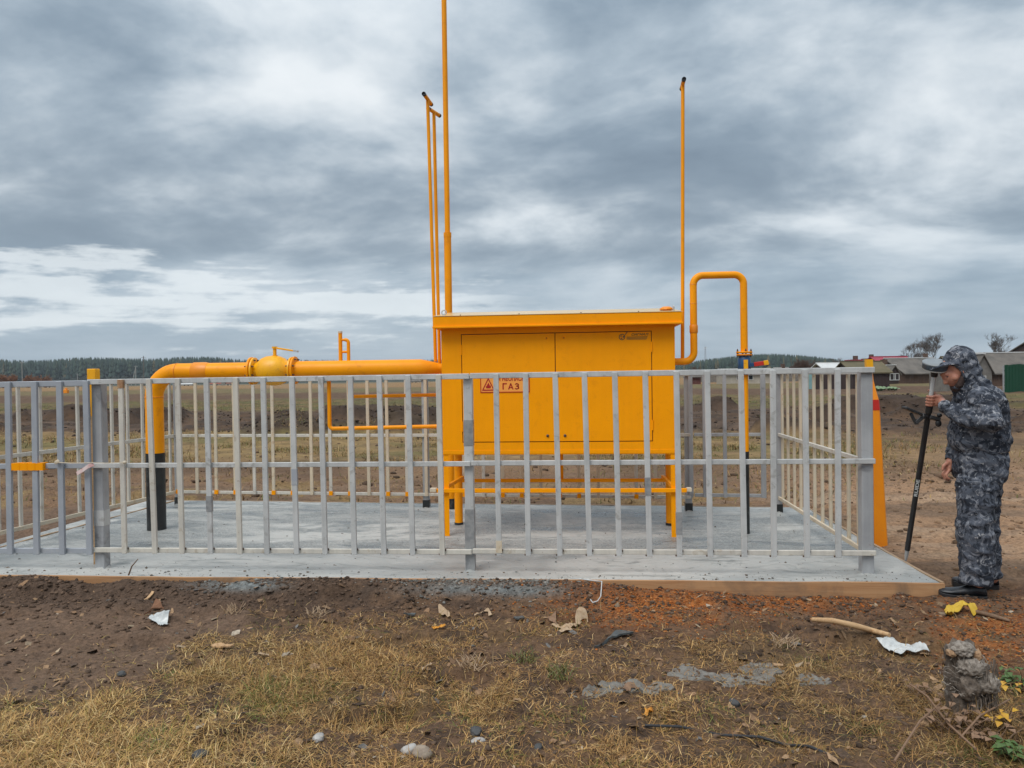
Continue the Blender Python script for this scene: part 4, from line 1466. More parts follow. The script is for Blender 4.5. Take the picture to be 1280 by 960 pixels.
def house(name, label, cat, c, yaw, w, d, wall, ridge, wmat, rmat, along='x', over=0.3, windows=(), door=None, gable=None, chimney=None, group=None, planks=0):
    """w along local x (facing the camera), d behind it; ridge along local x or y"""
    z0 = min(gz(c.x, c.y), 0.3) - 0.15
    h = thing(name, (c.x, c.y, z0), label, cat, group)
    T = lambda p: (c.x + rotz(p, yaw)[0], c.y + rotz(p, yaw)[1], z0 + p[2])

    def add(pname, mb, mat, par=h):
        mb.v = [T(p) for p in mb.v]
        return mb.build(pname, mat, par)
    m = MB()
    m.box(-w / 2, w / 2, 0, d, 0, wall)
    wl = add('wall', m, wmat)
    if planks:                                           # cover strips on the boarding
        m = MB()
        for k in range(planks):
            x = -w / 2 + w * (k + 0.5) / planks
            m.box(x - 0.03, x + 0.03, -0.025, -0.001, 0.05, wall - 0.02)
        tag(add('cover_strip', m, wmat, wl), kind='stuff')
    t = 0.10
    for s in (-1, 1):
        m = MB()
        if along == 'x':
            ye, yr = (-over, d / 2) if s < 0 else (d + over, d / 2)
            ze = wall - over * (ridge - wall) / (d / 2)
            q = [(ye, ze), (yr, ridge), (yr, ridge + t), (ye, ze + t)]
            m.quad_ring([[(x, y, z) for y, z in q] for x in (-w / 2 - over, w / 2 + over)])
        else:
            xe = s * (w / 2 + over)
            ze = wall - over * (ridge - wall) / (w / 2)
            q = [(xe, ze), (0.0, ridge), (0.0, ridge + t), (xe, ze + t)]
            m.quad_ring([[(x, y, z) for x, z in q] for y in (-over, d + over)])
        rf = add('roof', m, rmat)
        if s < 0 and chimney is not None:
            m = MB()
            m.box(chimney - 0.25, chimney + 0.25, d / 2 - 0.25, d / 2 + 0.25, ridge - 0.3, ridge + 0.7)
            add('chimney', m, MT['log_wall'], rf)
    m = MB()
    if along == 'x':
        for x in (-w / 2 + 0.01, w / 2 - 0.07):
            m = MB()
            m.quad_ring([[(xx, 0.01, wall - 0.02), (xx, d - 0.01, wall - 0.02), (xx, d / 2, ridge - 0.02)] for xx in (x, x + 0.06)])
            add('gable', m, gable or wmat)
    else:
        for y in (0.01, d - 0.07):
            m = MB()
            m.quad_ring([[(-w / 2 + 0.01, yy, wall - 0.02), (w / 2 - 0.01, yy, wall - 0.02), (0, yy, ridge - 0.02)] for yy in (y, y + 0.06)])
            add('gable', m, gable or wmat)
    m = MB()
    if along == 'x':
        m.box(-w / 2 - over, w / 2 + over, d / 2 - 0.12, d / 2 + 0.12, ridge + t - 0.03, ridge + t + 0.05)
    else:
        m.box(-0.12, 0.12, -over, d + over, ridge + t - 0.03, ridge + t + 0.05)
    add('ridge_cap', m, MT['white_roof'] if rmat in (MT['slate'],) else rmat)
    for x, z, ww, hh in windows:
        m = MB()
        for a in ((x - ww / 2 - 0.06, x - ww / 2, z, z + hh), (x + ww / 2, x + ww / 2 + 0.06, z, z + hh), (x - ww / 2 - 0.06, x + ww / 2 + 0.06, z - 0.06, z), (x - ww / 2 - 0.06, x + ww / 2 + 0.06, z + hh, z + hh + 0.06)):
            m.box(a[0], a[1], -0.05, 0.02, a[2], a[3])
        wn = add('window', m, MT['white_roof'])
        m = MB()
        m.box(x - ww / 2, x + ww / 2, -0.02, 0.0195, z, z + hh)
        add('pane', m, MT['glass'], wn)
    if door is not None:
        m = MB()
        m.box(door - 0.4, door + 0.4, -0.04, 0.01, 0.05, min(1.9, wall - 0.1))
        add('door', m, MT['teal'])
    return h


def span(pa, pb, D):
    a, c = gd(pa, D), gd(pb, D)
    return (a + c) / 2, (c - a).length


def zg(py, px_, D):
    return zat(px_, py, D)


YW = YAW
c, w = span(905, 966, 95)
house('farm_shed', 'low beige shed with small dark windows seen through the fence below the blue valve', 'building', c, YW, w, 3.5, 1.45, 2.0, MT['beige_wall'], MT['slate'], 'x', windows=[(-1.2, 0.7, 0.5, 0.5), (0.3, 0.7, 0.5, 0.5), (1.8, 0.7, 0.5, 0.5)])
c, w = span(862, 876, 97)
house('farm_shed', 'small red brown shed near the low beige shed', 'building', c, YW, w, 2.0, 1.2, 1.7, plain('red_brown_boards', (0.13, 0.045, 0.035), None), MT['slate'])
c, w = span(1033, 1061, 80)
house('white_roofed_house', 'small house with a bright white sheet roof behind the dark brown shed', 'house', c, YW, w, 4, 1.70, 2.42, MT['log_wall'], MT['white_roof'], 'x', windows=[(0, 0.7, 0.7, 0.7)])
c, w = span(1066, 1112, 60)
house('brown_shed', 'long dark brown clad shed with a mossy roof beside the cabbage bed', 'shed', c, YW, w, 3.5, 1.45, 2.28, MT['brown_wall'], MT['moss_roof'], 'x', planks=14, over=0.2)
c, w = span(1010, 1017, 59)
m = MB()
kiosk = thing('garden_gate', (c.x, c.y, 0), 'pale teal wooden garden gate next to the dark brown shed', 'gate')
m.box(c.x - w / 2, c.x + w / 2, c.y - 0.04, c.y, 0.05, 1.45)
m.build('leaf', MT['teal'], kiosk)
for s in (-1, 1):
    m = MB()
    m.box(c.x + s * (w / 2 + 0.06) - 0.05, c.x + s * (w / 2 + 0.06) + 0.05, c.y - 0.06, c.y + 0.04, -0.1, 1.6)
    m.build('post', MT['grey_wood'], kiosk)
c, w = span(1106, 1152, 98)
house('red_roofed_house', 'house with a crimson metal roof behind the grey slate barn', 'house', c, YW + R(8), w, 6, 1.9, 3.35, MT['log_wall'], MT['red_roof'], 'x', windows=[(-1.2, 0.8, 0.7, 0.7), (0.6, 0.8, 0.7, 0.7)])
c, w = span(1126, 1196, 80)
house('slate_barn', 'grey brown barn with a weathered slate roof and dark gable end', 'barn', c, YW + R(14), w, 5.5, 1.3, 2.85, MT['log_wall'], MT['slate'], 'x', gable=MT['brown_wall'], windows=[(1.5, 0.5, 0.5, 0.5)], planks=18)
c, w = span(1216, 1300, 62)
house('slate_barn', 'long barn with a patched slate roof behind the green fence', 'barn', c, YW - R(4), w, 5.0, 1.35, 2.95, MT['log_wall'], MT['slate'], 'x', gable=MT['grey_wood'], planks=20)
c, w = span(1218, 1240, 57)
house('grey_hut', 'little hut with a grey boarded gable beside the patched barn', 'hut', c, YW, w, 2.5, 1.5, 2.75, MT['grey_wood'], MT['slate'], 'y', over=0.15, planks=7, windows=[(0, 0.75, 0.3, 0.35)])
c, w = span(1250, 1330, 78)
house('gabled_house', 'house with a steep roof and dark gable standing above the barns', 'house', c, YW - R(50), 5.5, 7.0, 2.9, 4.75, MT['log_wall'], MT['slate'], 'y', gable=MT['brown_wall'], chimney=0.6, windows=[(-1.2, 1.1, 0.7, 0.9), (1.2, 1.1, 0.7, 0.9)])


for pa, pb, D, wh, rh, wm, rm, al, lab in (
        (1068, 1086, 104, 1.9, 3.1, 'log_wall', 'red_roof', 'y', 'small red roofed cottage peeking over the mossy shed roof'),
        (1090, 1104, 112, 2.2, 3.4, 'beige_wall', 'slate', 'y', 'pale cottage with a pointed slate gable behind the mossy shed'),
        (1154, 1176, 108, 2.2, 3.3, 'grey_wood', 'white_roof', 'x', 'grey boarded house with a pale roof behind the slate barn'),
        (1190, 1212, 96, 2.0, 3.2, 'brown_wall', 'moss_roof', 'x', 'dark brown house with a mossy roof hidden behind the surveyor'),
        (975, 992, 120, 1.5, 2.2, 'log_wall', 'slate', 'x', 'low brown hut by the leafless bushes'),
        (1112, 1124, 76, 1.3, 2.0, 'brown_wall', 'slate', 'y', 'tiny dark lean hut between mossy shed and slate barn')):
    c, w = span(pa, pb, D)
    house('village_house', lab, 'house', c, YW + R(6), w, 4.0, wh, rh, MT[wm], MT[rm], al, over=0.2, windows=[(-w * 0.2, wh * 0.45, 0.5, 0.6), (w * 0.22, wh * 0.45, 0.5, 0.6)], planks=8, chimney=w * 0.15)


def board_fence(pa, pb, D, h, mat, label, name='board_fence', bw=0.14, gapw=0.02, wave=False, Db=None):
    a, c = gd(pa, D), gd(pb, Db or D)
    f = thing(name, ((a.x + c.x) / 2, (a.y + c.y) / 2, 0), label, 'fence')
    L_ = (c - a).length
    t = (c - a).normalized()
    n = int(L_ / (bw + gapw))
    nr = Vector((t.y, -t.x, 0))
    m = MB()
    rr = random.Random(int(pa))
    for k in range(n):
        p = a + t * (k + 0.5) * (bw + gapw)
        z = gz(p.x, p.y)
        hh = h * (1 + (0 if wave else rr.uniform(-0.06, 0.05)))
        o = nr * (0.02 if wave and k % 2 else 0.0)
        m.bar(Vector((p.x, p.y, z - 0.05)) + o, Vector((p.x, p.y, z + hh)) + o, bw + (0.012 if wave else 0), 0.022, t)
    tag(m.build('boards' if not wave else 'profiled_sheet', mat, f), kind='stuff')
    for z in (h * 0.25, h * 0.78):
        m = MB()
        m.bar((a.x - nr.x * 0.05, a.y - nr.y * 0.05, gz(a.x, a.y) + z), (c.x - nr.x * 0.05, c.y - nr.y * 0.05, gz(c.x, c.y) + z), 0.07, 0.04, (0, 0, 1))
        m.build('rail', mat, f)
    k = 0.0
    while k <= L_:
        p = a + t * k - nr * 0.1
        m = MB()
        m.box(p.x - 0.045, p.x + 0.045, p.y - 0.045, p.y + 0.045, gz(p.x, p.y) - 0.2, gz(p.x, p.y) + h * 0.98)
        m.build('post', MT['grey_wood'] if not wave else MT['post'], f)
        k += 2.6
    return f


board_fence(1256, 1420, 47, 1.75, MT['green_fence'], 'dark green profiled sheet fence beside the patched barn', 'sheet_fence', 0.10, 0.0, True)
board_fence(1018, 1063, 59, 1.40, MT['brown_wall'], 'dark brown sheet fence between teal gate and mossy roofed shed', 'sheet_fence', 0.12, 0.0, True)
board_fence(1164, 1222, 53, 1.30, MT['grey_wood'], 'weathered grey board fence behind the surveyor')
board_fence(1114, 1152, 84, 1.05, plain('pale_boards', (0.30, 0.285, 0.26), (0.22, 0.21, 0.19)), 'low pale board fence below the crimson roof')
board_fence(860, 1012, 110, 1.0, MT['grey_wood'], 'low grey fence running past the beige shed', bw=0.2)

# garden rows in front of the brown shed
for k in range(14):
    p = gd(1092 + (k % 7) * 4.6 + random.uniform(-1, 1), 53 + (k // 7) * 2.2 + random.uniform(-0.3, 0.3))
    z = gz(p.x, p.y)
    cb = thing('cabbage', (p.x, p.y, z), 'pale green cabbage in the garden bed by the dark brown shed', 'plant', 'cabbages in the garden bed')
    m = MB()
    m.ellipsoid((p.x, p.y, z + 0.17), 0.15, 0.15, 0.15, seg=8, rows=6)
    m.build('head', MT['leaf_green'], cb, smooth=True)
    m = MB()
    for a in range(7):
        an = a * 0.9 + k
        q0 = Vector((p.x, p.y, z + 0.05))
        d_ = Vector((math.cos(an), math.sin(an), 0))
        s_ = Vector((-d_.y, d_.x, 0))
        ln = random.uniform(0.28, 0.42)
        m.quad_ring([[q0 + s_ * 0.05, q0 - s_ * 0.05, q0 - s_ * 0.05 + Vector((0, 0, 0.012)), q0 + s_ * 0.05 + Vector((0, 0, 0.012))],
                     [q0 + d_ * ln * 0.6 + s_ * 0.14 + Vector((0, 0, 0.16)), q0 + d_ * ln * 0.6 - s_ * 0.14 + Vector((0, 0, 0.16)), q0 + d_ * ln * 0.6 - s_ * 0.14 + Vector((0, 0, 0.17)), q0 + d_ * ln * 0.6 + s_ * 0.14 + Vector((0, 0, 0.17))],
                     [q0 + d_ * ln + s_ * 0.06 + Vector((0, 0, 0.12)), q0 + d_ * ln - s_ * 0.06 + Vector((0, 0, 0.12)), q0 + d_ * ln - s_ * 0.06 + Vector((0, 0, 0.13)), q0 + d_ * ln + s_ * 0.06 + Vector((0, 0, 0.13))]])
    m.build('outer_leaves', MT['leaf_green'], cb)

# village far in the west
for pa, pb, D, rm, lab in ((226, 240, 400, MT['white_roof'], 'distant house with a white roof seen below the thick pipe bend'),
                           (262, 276, 410, plain('rusty_red_roof', (0.26, 0.07, 0.04), None), 'distant house with a rusty red roof seen under the pipe'),
                           (282, 292, 420, plain('faded_red_roof', (0.22, 0.09, 0.06), None), 'distant house with a faded red roof seen under the ball valve'),
                           (52, 68, 390, MT['white_roof'], 'distant pale roofed house beyond the blue grey gate'),
                           (505, 530, 380, MT['slate'], 'distant grey roofed house seen next to the cabinet')):
    c, w = span(pa, pb, D)
    house('village_house', lab, 'house', c, YW + random.uniform(-0.2, 0.2), w, 6, 2.1, 3.9, MT['beige_wall'], rm, 'x', windows=[(-1.0, 0.8, 0.8, 0.9), (1.0, 0.8, 0.8, 0.9)])


# ------------------------------------------------------------------ bare trees and brush
def bare_tree(name, label, base, height, spread, seed, mat, depth=5, kids=3, group=None, stems=1, r0=0.07, thin=0.011):
    rr = random.Random(seed)
    t = thing(name, base, label, 'tree' if stems == 1 else 'bush', group)
    trunk, twigs = MB(), MB()

    def grow(p, d, L_, r, lev):
        n = 3
        pts = [p]
        for k in range(n):
            d = (d + Vector((rr.uniform(-1, 1), rr.uniform(-1, 1), rr.uniform(-0.2, 0.7))) * 0.13).normalized()
            pts.append(pts[-1] + d * L_ / n)
        (trunk if lev < 2 else twigs).sweep(pts, [r, r * 0.88, r * 0.76, r * 0.62], 5 if lev < 2 else 3, cap=False)
        if lev >= depth:
            return
        for k in range(kids + (1 if lev >= 1 else 0)):
            f = rr.uniform(0.35, 1.0)
            q_ = pts[0].lerp(pts[-1], f) if f < 0.9 else pts[-1]
            side_ = Vector((rr.uniform(-1, 1), rr.uniform(-1, 1), rr.uniform(0.1, 0.6))).normalized()
            nd = (d * 0.9 + side_ * spread).normalized()
            grow(q_, nd, L_ * rr.uniform(0.52, 0.78), max(r * 0.56, thin), lev + 1)
    for s in range(stems):
        a = rr.uniform(0, 6.28)
        d0_ = Vector((math.cos(a) * 0.28 * (stems > 1), math.sin(a) * 0.28 * (stems > 1), 1)).normalized()
        b_ = Vector(base) + Vector((rr.uniform(-1, 1), rr.uniform(-1, 1), 0)) * (0.15 * stems ** 0.5 * (stems > 1)) - Vector((0, 0, 0.1))
        grow(b_, d0_, height * rr.uniform(0.36, 0.44), r0, 0)
    trunk.build('trunk', mat, t, smooth=True)
    tag(twigs.build('crown', mat, t), kind='stuff')
    return t


for k, (pxx, D, h, lab) in enumerate(((1138, 125, 8.2, 'bare grey tree standing above the crimson roof'), (1168, 120, 8.0, 'bare grey tree behind the slate barn next to the surveyor'),
                                      (1152, 135, 8.0, 'smaller bare tree between two taller ones behind the barn'), (1247, 100, 6.8, 'bare tree with a few dry leaves beside the gabled house'),
                                      (1226, 110, 4.2, 'slight bare tree rising behind the surveyor hood'), (1262, 104, 4.6, 'leafless tree close against the gabled house'))):
    p = gd(pxx, D)
    bare_tree('bare_tree', lab, (p.x, p.y, gz(p.x, p.y)), h, 0.8, 40 + k, MT['bark_far'], 6, 3, 'bare trees of the village', r0=0.085, thin=0.0075)
rb = random.Random(3)
for k, (pxx, D, h, lab) in enumerate(((1005, 120, 4.2, 'tall reddish brown leafless bush left of the white roof'), (1020, 128, 3.6, 'reddish brown leafless bush next to the white roof'),
                                      (995, 135, 3.0, 'low reddish brown bush by the grey fence'), (1048, 130, 3.4, 'brown leafless bush showing above the white roof'),
                                      (1078, 120, 3.0, 'brown leafless bush above the mossy roof'), (872, 140, 2.6, 'low brown bush by the red brown shed'))):
    p = gd(pxx, D)
    bare_tree('leafless_bush', lab, (p.x, p.y, gz(p.x, p.y)), h, 0.75, 80 + k, MT['twig_red'], 5, 3, 'leafless bushes by the village fence', stems=6, r0=0.04, thin=0.010)
for k, pxx in enumerate((4, 14, 36, 44, 56)):
    D = 230 + 12 * k
    p = gd(pxx, D)
    bare_tree('leafless_bush', 'orange brown bush at the forest foot beyond the blue grey gate', (p.x, p.y, gz(p.x, p.y)), 5.0, 0.8, 120 + k, plain('orange_brown_twigs', (0.24, 0.105, 0.045), None), 4, 3, 'orange bushes at the forest foot', stems=8, r0=0.09, thin=0.05)

# ------------------------------------------------------------------ forest on the skyline
def forest():
    rng = np.random.default_rng(5)
    P, S_, K = [], [], []

    def belt(pa, pb, Da, Db, n, top):
        px_ = rng.uniform(pa, pb, n)
        D = rng.uniform(Da, Db, n)
        for p, d in zip(px_, D):
            g_ = gd(p, d)
            zt_ = zat(p, top(p), d) * rng.uniform(0.80, 1.0)
            h = rng.uniform(13, 19)
            P.append((g_.x, g_.y, zt_ - h)); S_.append((h, rng.uniform(1.7, 3.0))); K.append(rng.random())
    tl = lambda p: 446.5 + max(p - 200, 0) * 0.012 + 1.6 * math.sin(p * 0.043) + 1.2 * math.sin(p * 0.017 + 1)
    belt(-260, 620, 640, 900, 5200, tl)
    tr = lambda p: 441 + 9 * abs((p - 965) / 95) ** 1.6 if p < 1060 else 450 - (p - 1060) * 0.03
    belt(838, 1100, 560, 760, 1900, lambda p: min(tr(p), 455))
    belt(1060, 1600, 600, 800, 1800, lambda p: 448)
    P, S_, K = np.array(P), np.array(S_), np.array(K)
    n = len(P)
    seg, tiers = 6, 3
    V, Fc, cols, off = [], [], [], 0
    ang = np.arange(seg) * 2 * math.pi / seg
    base = []
    for t in range(tiers):
        z0, z1 = 0.16 + t * 0.25, 0.16 + t * 0.25 + 0.42
        r = (1 - t * 0.27)
        base.append((z0, min(z1, 1.0), r))
    G = np.zeros((n, 3))
    pal = np.array([(0.028, 0.046, 0.034), (0.024, 0.040, 0.033), (0.036, 0.052, 0.034), (0.08, 0.07, 0.035)])
    idx = np.where(K < 0.42, 0, np.where(K < 0.75, 1, np.where(K < 0.965, 2, 3)))
    G = pal[idx] * rng.uniform(0.75, 1.3, (n, 1))
    for (z0, z1, r) in base:
        jit = rng.uniform(0.65, 1.2, (n, seg))
        ro = rng.uniform(0, 6.28, (n, 1))
        ring = np.stack([P[:, None, 0] + np.cos(ang + ro) * S_[:, 1:2] * r * jit, P[:, None, 1] + np.sin(ang + ro) * S_[:, 1:2] * r * jit,
                         np.repeat(P[:, 2:3] + S_[:, 0:1] * z0, seg, 1) + rng.uniform(-0.5, 0.5, (n, seg))], -1)
        apex = np.stack([P[:, 0], P[:, 1], P[:, 2] + S_[:, 0] * z1], -1)[:, None, :]
        blk = np.concatenate([ring, apex], 1)
        V.append(blk.reshape(-1, 3))
        cols.append(np.repeat(G, seg + 1, 0) * (1.0))
        st = off + np.arange(n)[:, None] * (seg + 1)
        j = np.arange(seg)
        tri_ = np.stack([st + j, st + (j + 1) % seg, np.repeat(st + seg, seg, 1)], -1)
        Fc.append(tri_.reshape(-1, 3))
        off += n * (seg + 1)
    # trunks
    a3 = np.arange(3) * 2.094
    lo = np.stack([P[:, None, 0] + np.cos(a3) * 0.22, P[:, None, 1] + np.sin(a3) * 0.22, np.repeat(P[:, 2:3] - 22, 3, 1)], -1)
    hi = lo.copy()
    hi[:, :, 2] = (P[:, 2:3] + S_[:, 0:1] * 0.3)
    V.append(np.concatenate([lo, hi], 1).reshape(-1, 3))
    cols.append(np.repeat(np.array([(0.05, 0.035, 0.025)]), n * 6, 0))
    st = off + np.arange(n)[:, None] * 6
    for j in range(3):
        k = (j + 1) % 3
        Fc.append(np.concatenate([np.stack([st + j, st + k, st + 3 + k], -1), np.stack([st + j, st + 3 + k, st + 3 + j], -1)], 0).reshape(-1, 3))
    Fl = np.concatenate(Fc).reshape(-1)
    o = np_mesh('forest', np.concatenate(V), Fl, np.arange(0, len(Fl), 3), MT['forest'], cols=np.concatenate(cols))
    tag(o, 'dark conifer forest along the skyline', 'forest', kind='stuff')


forest()


def ridge(name, pa, pb, D, zf, label):
    """low wooded rise that carries the far trees"""
    m = MB()
    n = 40
    rings = []
    for k in range(n + 1):
        p = gd(pa + (pb - pa) * k / n, D)
        z = zf(pa + (pb - pa) * k / n)
        t = Vector((math.sin(YAW), -math.cos(YAW), 0))
        rings.append([(p.x + t.x * o, p.y + t.y * o, zz) for o, zz in ((90, -6), (10, z * 0.72), (-60, z * 0.95), (-150, z), (-400, -6))])
    m.quad_ring(rings)
    return tag(m.build(name, plain('forest_floor', (0.020, 0.032, 0.020), (0.030, 0.036, 0.02), 0.95, 0.05), smooth=True), label, kind='structure')


ridge('hill', 790, 1650, 600, lambda p: max(1.0, zat(p, (441 + 9 * abs((p - 965) / 95) ** 1.6) if p < 1060 else 450, 640) - 15), 'low wooded rise behind the village')
ridge('hill', -330, 640, 680, lambda p: max(1.0, zat(p, 448, 700) - 15), 'low wooded rise behind the far fields')

# ------------------------------------------------------------------ poles and tower
CONC = plain('concrete_pole', (0.30, 0.29, 0.27), (0.24, 0.23, 0.22))


def power_pole(pxx, D, pytop, mat, label, strut=0.0, r=0.14):
    p = gd(pxx, D)
    z0, z1 = gz(p.x, p.y), zat(pxx, pytop, D)
    t = thing('power_pole', (p.x, p.y, z0), label, 'pole', 'power poles across the fields')
    m = MB()
    m.sweep([(p.x, p.y, z0 - 0.3), (p.x, p.y, z1)], [r * 1.2, r * 0.85], 8)
    m.build('pole', mat, t, smooth=True)
    m = MB()
    m.bar((p.x - 0.8, p.y, z1 - 0.5), (p.x + 0.8, p.y, z1 - 0.5), 0.10, 0.10, (0, 0, 1))
    ca = m.build('crossarm', mat, t)
    for s in (-0.72, 0, 0.72):
        m = MB()
        m.lathe((p.x + s, p.y, z1 - 0.45), (0, 0, 1), [(0, 0.03), (0.1, 0.03), (0.11, 0.07), (0.22, 0.06), (0.25, 0.02)], 8)
        m.build('insulator', MT['white_plastic'], ca, smooth=True)
    if strut:
        m = MB()
        m.bar((p.x - strut, p.y, z0 - 0.2), (p.x, p.y, z1 - 0.9), 0.22, 0.22)
        m.build('strut', mat, t)


power_pole(28, 290, 452, CONC, 'pale concrete power pole beyond the blue grey gate')
power_pole(97, 520, 467, CONC, 'faint far power pole just beside the yellow stake cap', r=0.2)
power_pole(170, 330, 457, CONC, 'pale power pole with a slanting strut near the pipe bend', strut=2.6, r=0.17)
power_pole(180, 270, 445, MT['bark_far'], 'dark wooden power pole near the pipe bend', r=0.15)


def tower(pxx, D, pytop):
    p = gd(pxx, D)
    z0, z1 = -1.0, zat(pxx, pytop, D)
    t = thing('lattice_tower', (p.x, p.y, z0), 'thin lattice mobile mast on the skyline by the outlet loop', 'tower')
    mat = plain('tower_steel', (0.30, 0.31, 0.33), None)
    leg = [Vector((-1, -0.6, 0)), Vector((1, -0.6, 0)), Vector((0, 1.2, 0))]
    n = 14
    for L0 in leg:
        m = MB()
        m.sweep([(p.x + L0.x * 2.0, p.y + L0.y * 2.0, z0), (p.x + L0.x * 0.55, p.y + L0.y * 0.55, z1 - 3)], [0.22, 0.16], 5)
        m.build('leg', mat, t)
    m = MB()
    for k in range(n):
        for i in range(3):
            f0, f1 = k / n, (k + 1) / n
            w0, w1 = 2.0 - 1.45 * f0, 2.0 - 1.45 * f1
            a, c = leg[i] * w0, leg[(i + 1) % 3] * w1
            m.bar((p.x + a.x, p.y + a.y, z0 + (z1 - 3 - z0) * f0), (p.x + c.x, p.y + c.y, z0 + (z1 - 3 - z0) * f1), 0.14, 0.14, (0, 0, 1))
    m.build('bracing', mat, t)
    for i in range(3):
        m = MB()
        q_ = Vector((p.x, p.y, z1 - 5)) + leg[i] * 1.6
        m.box(q_.x - 0.35, q_.x + 0.35, q_.y - 0.2, q_.y + 0.2, q_.z - 1.4, q_.z + 1.4)
        m.build('antenna', MT['white_plastic'], t)
    m = MB()
    m.sweep([(p.x, p.y, z1 - 3.2), (p.x, p.y, z1 + 1)], 0.1, 5)
    m.build('rod', mat, t)


tower(882, 1150, 431)
p = gp(8, 512, 0.0)
m = MB()
m.sweep([(p.x, p.y, -0.1), (p.x + 0.03, p.y, 0.6), (p.x, p.y, 1.27)], [0.085, 0.08, 0.075], 8)
m.v = [(a[0] + random.uniform(-0.01, 0.01), a[1] + random.uniform(-0.01, 0.01), a[2] + random.uniform(-0.02, 0.02)) for a in m.v]
tag(m.build('wooden_post', MT['twig'], smooth=True), 'short dark wooden post standing in the field beyond the gate', 'post')
p = gd(82.5, 88)
m = MB()
m.box(p.x - 0.25, p.x + 0.25, p.y - 0.2, p.y + 0.2, gz(p.x, p.y) - 0.02, gz(p.x, p.y) + 0.42)
m.box(p.x - 0.12, p.x + 0.12, p.y - 0.1, p.y + 0.1, gz(p.x, p.y) + 0.415, gz(p.x, p.y) + 0.62)
tag(m.build('utility_box', ORG, bevel=0.03), 'small orange utility box out in the field beyond the gate', 'box')

# ------------------------------------------------------------------ loose earth, grass and litter
def blades(n, pos_fn, len_rng, wid, col_fn, elev, name, label, seed, curl=0.5):
    rng = np.random.default_rng(seed)
    x, y, dens = pos_fn(rng, n)
    n = len(x)
    z = terrain(x, y)
    az = rng.uniform(0, 2 * math.pi, n)
    el = np.abs(rng.normal(elev[0], elev[1], n)).clip(0.02, 1.45)
    L_ = rng.uniform(*len_rng, n) * (0.6 + 0.4 * dens)
    wd = rng.uniform(0.6, 1.3, n) * wid
    d = np.stack([np.cos(az) * np.cos(el), np.sin(az) * np.cos(el), np.sin(el)], -1)
    s = np.stack([-np.sin(az), np.cos(az), rng.uniform(-0.4, 0.4, n)], -1)
    b0 = np.stack([x, y, z - 0.004], -1)
    bend = np.stack([rng.normal(0, 0.3, n), rng.normal(0, 0.3, n), -rng.uniform(0, curl, n)], -1)
    b1 = b0 + d * (L_ * 0.5)[:, None]
    b2 = b1 + (d + bend) * (L_ * 0.5)[:, None]
    floor = terrain(b2[:, 0], b2[:, 1]) + 0.003
    b2[:, 2] = np.maximum(b2[:, 2], floor)
    b1[:, 2] = np.maximum(b1[:, 2], terrain(b1[:, 0], b1[:, 1]) + 0.004)
    w = (wd / 2)[:, None]
    V = np.stack([b0 - s * w, b0 + s * w, b1 + s * w * 0.8, b1 - s * w * 0.8, b2], 1).reshape(-1, 3)
    i0 = np.arange(n) * 5
    quads = np.stack([i0, i0 + 1, i0 + 2, i0 + 3], -1)
    tris = np.stack([i0 + 3, i0 + 2, i0 + 4], -1)
    flat = np.concatenate([quads.reshape(-1), tris.reshape(-1)])
    starts = np.concatenate([np.arange(n) * 4, n * 4 + np.arange(n) * 3])
    c = col_fn(rng, x, y, n)
    o = np_mesh(name, V, flat, starts, MT['grass'], cols=np.repeat(c, 5, 0))
    return tag(o, label, kind='stuff')


def grass_density(x, y):
    px, py = project(x, y, 0 * x)
    n1 = fbm(x / 0.45, y / 0.45, 4, 101)
    n3 = fbm(x / 0.22, y / 0.22, 3, 301)
    g_ = sstep(py, 748, 850) * (0.25 + 0.75 * sstep(n1, 0.36, 0.58))
    g_ = g_ * (0.25 + 0.75 * sstep(n3, 0.36, 0.58)) * (1 - 0.3 * sstep(px, 420, 640))
    g_ = g_ * (1 - 0.97 * dirt_left(px, py))
    g_ = g_ * (1 - 0.40 * sstep(px, 860, 1000) * sstep(py, 900, 830))
    g_ = np.maximum(g_, 0.9 * sstep(py, 880, 930) * sstep(px, 420, 200) * (1 - dirt_left(px, py)))
    return g_ * (y < SY0 - 0.03)


def near_pos(rng, n):
    y = rng.uniform(2.0, SY0 - 0.04, n * 3)
    x = rng.uniform(-1, 1, n * 3) * (y * 0.82 + 0.9) - 0.07 * y
    g_ = grass_density(x, y)
    k = rng.random(n * 3) < g_
    return x[k][:n], y[k][:n], g_[k][:n]


STR = np.array([(0.50, 0.325, 0.125), (0.43, 0.255, 0.09), (0.60, 0.44, 0.21), (0.32, 0.18, 0.07), (0.17, 0.10, 0.048), (0.29, 0.22, 0.055)])


def near_col(rng, x, y, n):
    px, py = project(x, y, 0 * x)
    lush = sstep(fbm(x / 0.3, y / 0.3, 3, 311), 0.58, 0.72)
    pr = np.array([0.20, 0.25, 0.12, 0.20, 0.16, 0.07])
    idx = rng.choice(6, n, p=pr)
    c = STR[idx] * rng.uniform(0.6, 1.2, (n, 1))
    c = np.where((rng.random(n) < 0.35 * lush)[:, None], np.array((0.11, 0.125, 0.03)) * rng.uniform(0.7, 1.5, (n, 1)), c)
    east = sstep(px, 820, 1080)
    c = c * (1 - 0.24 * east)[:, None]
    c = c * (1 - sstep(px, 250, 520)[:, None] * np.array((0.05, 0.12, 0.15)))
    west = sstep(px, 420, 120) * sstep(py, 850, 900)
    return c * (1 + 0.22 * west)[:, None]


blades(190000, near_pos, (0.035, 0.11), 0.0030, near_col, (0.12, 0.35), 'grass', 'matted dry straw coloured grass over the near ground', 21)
blades(9000, near_pos, (0.06, 0.19), 0.0026, near_col, (0.75, 0.4), 'grass', 'taller dry grass stalks standing over the matted straw', 22)


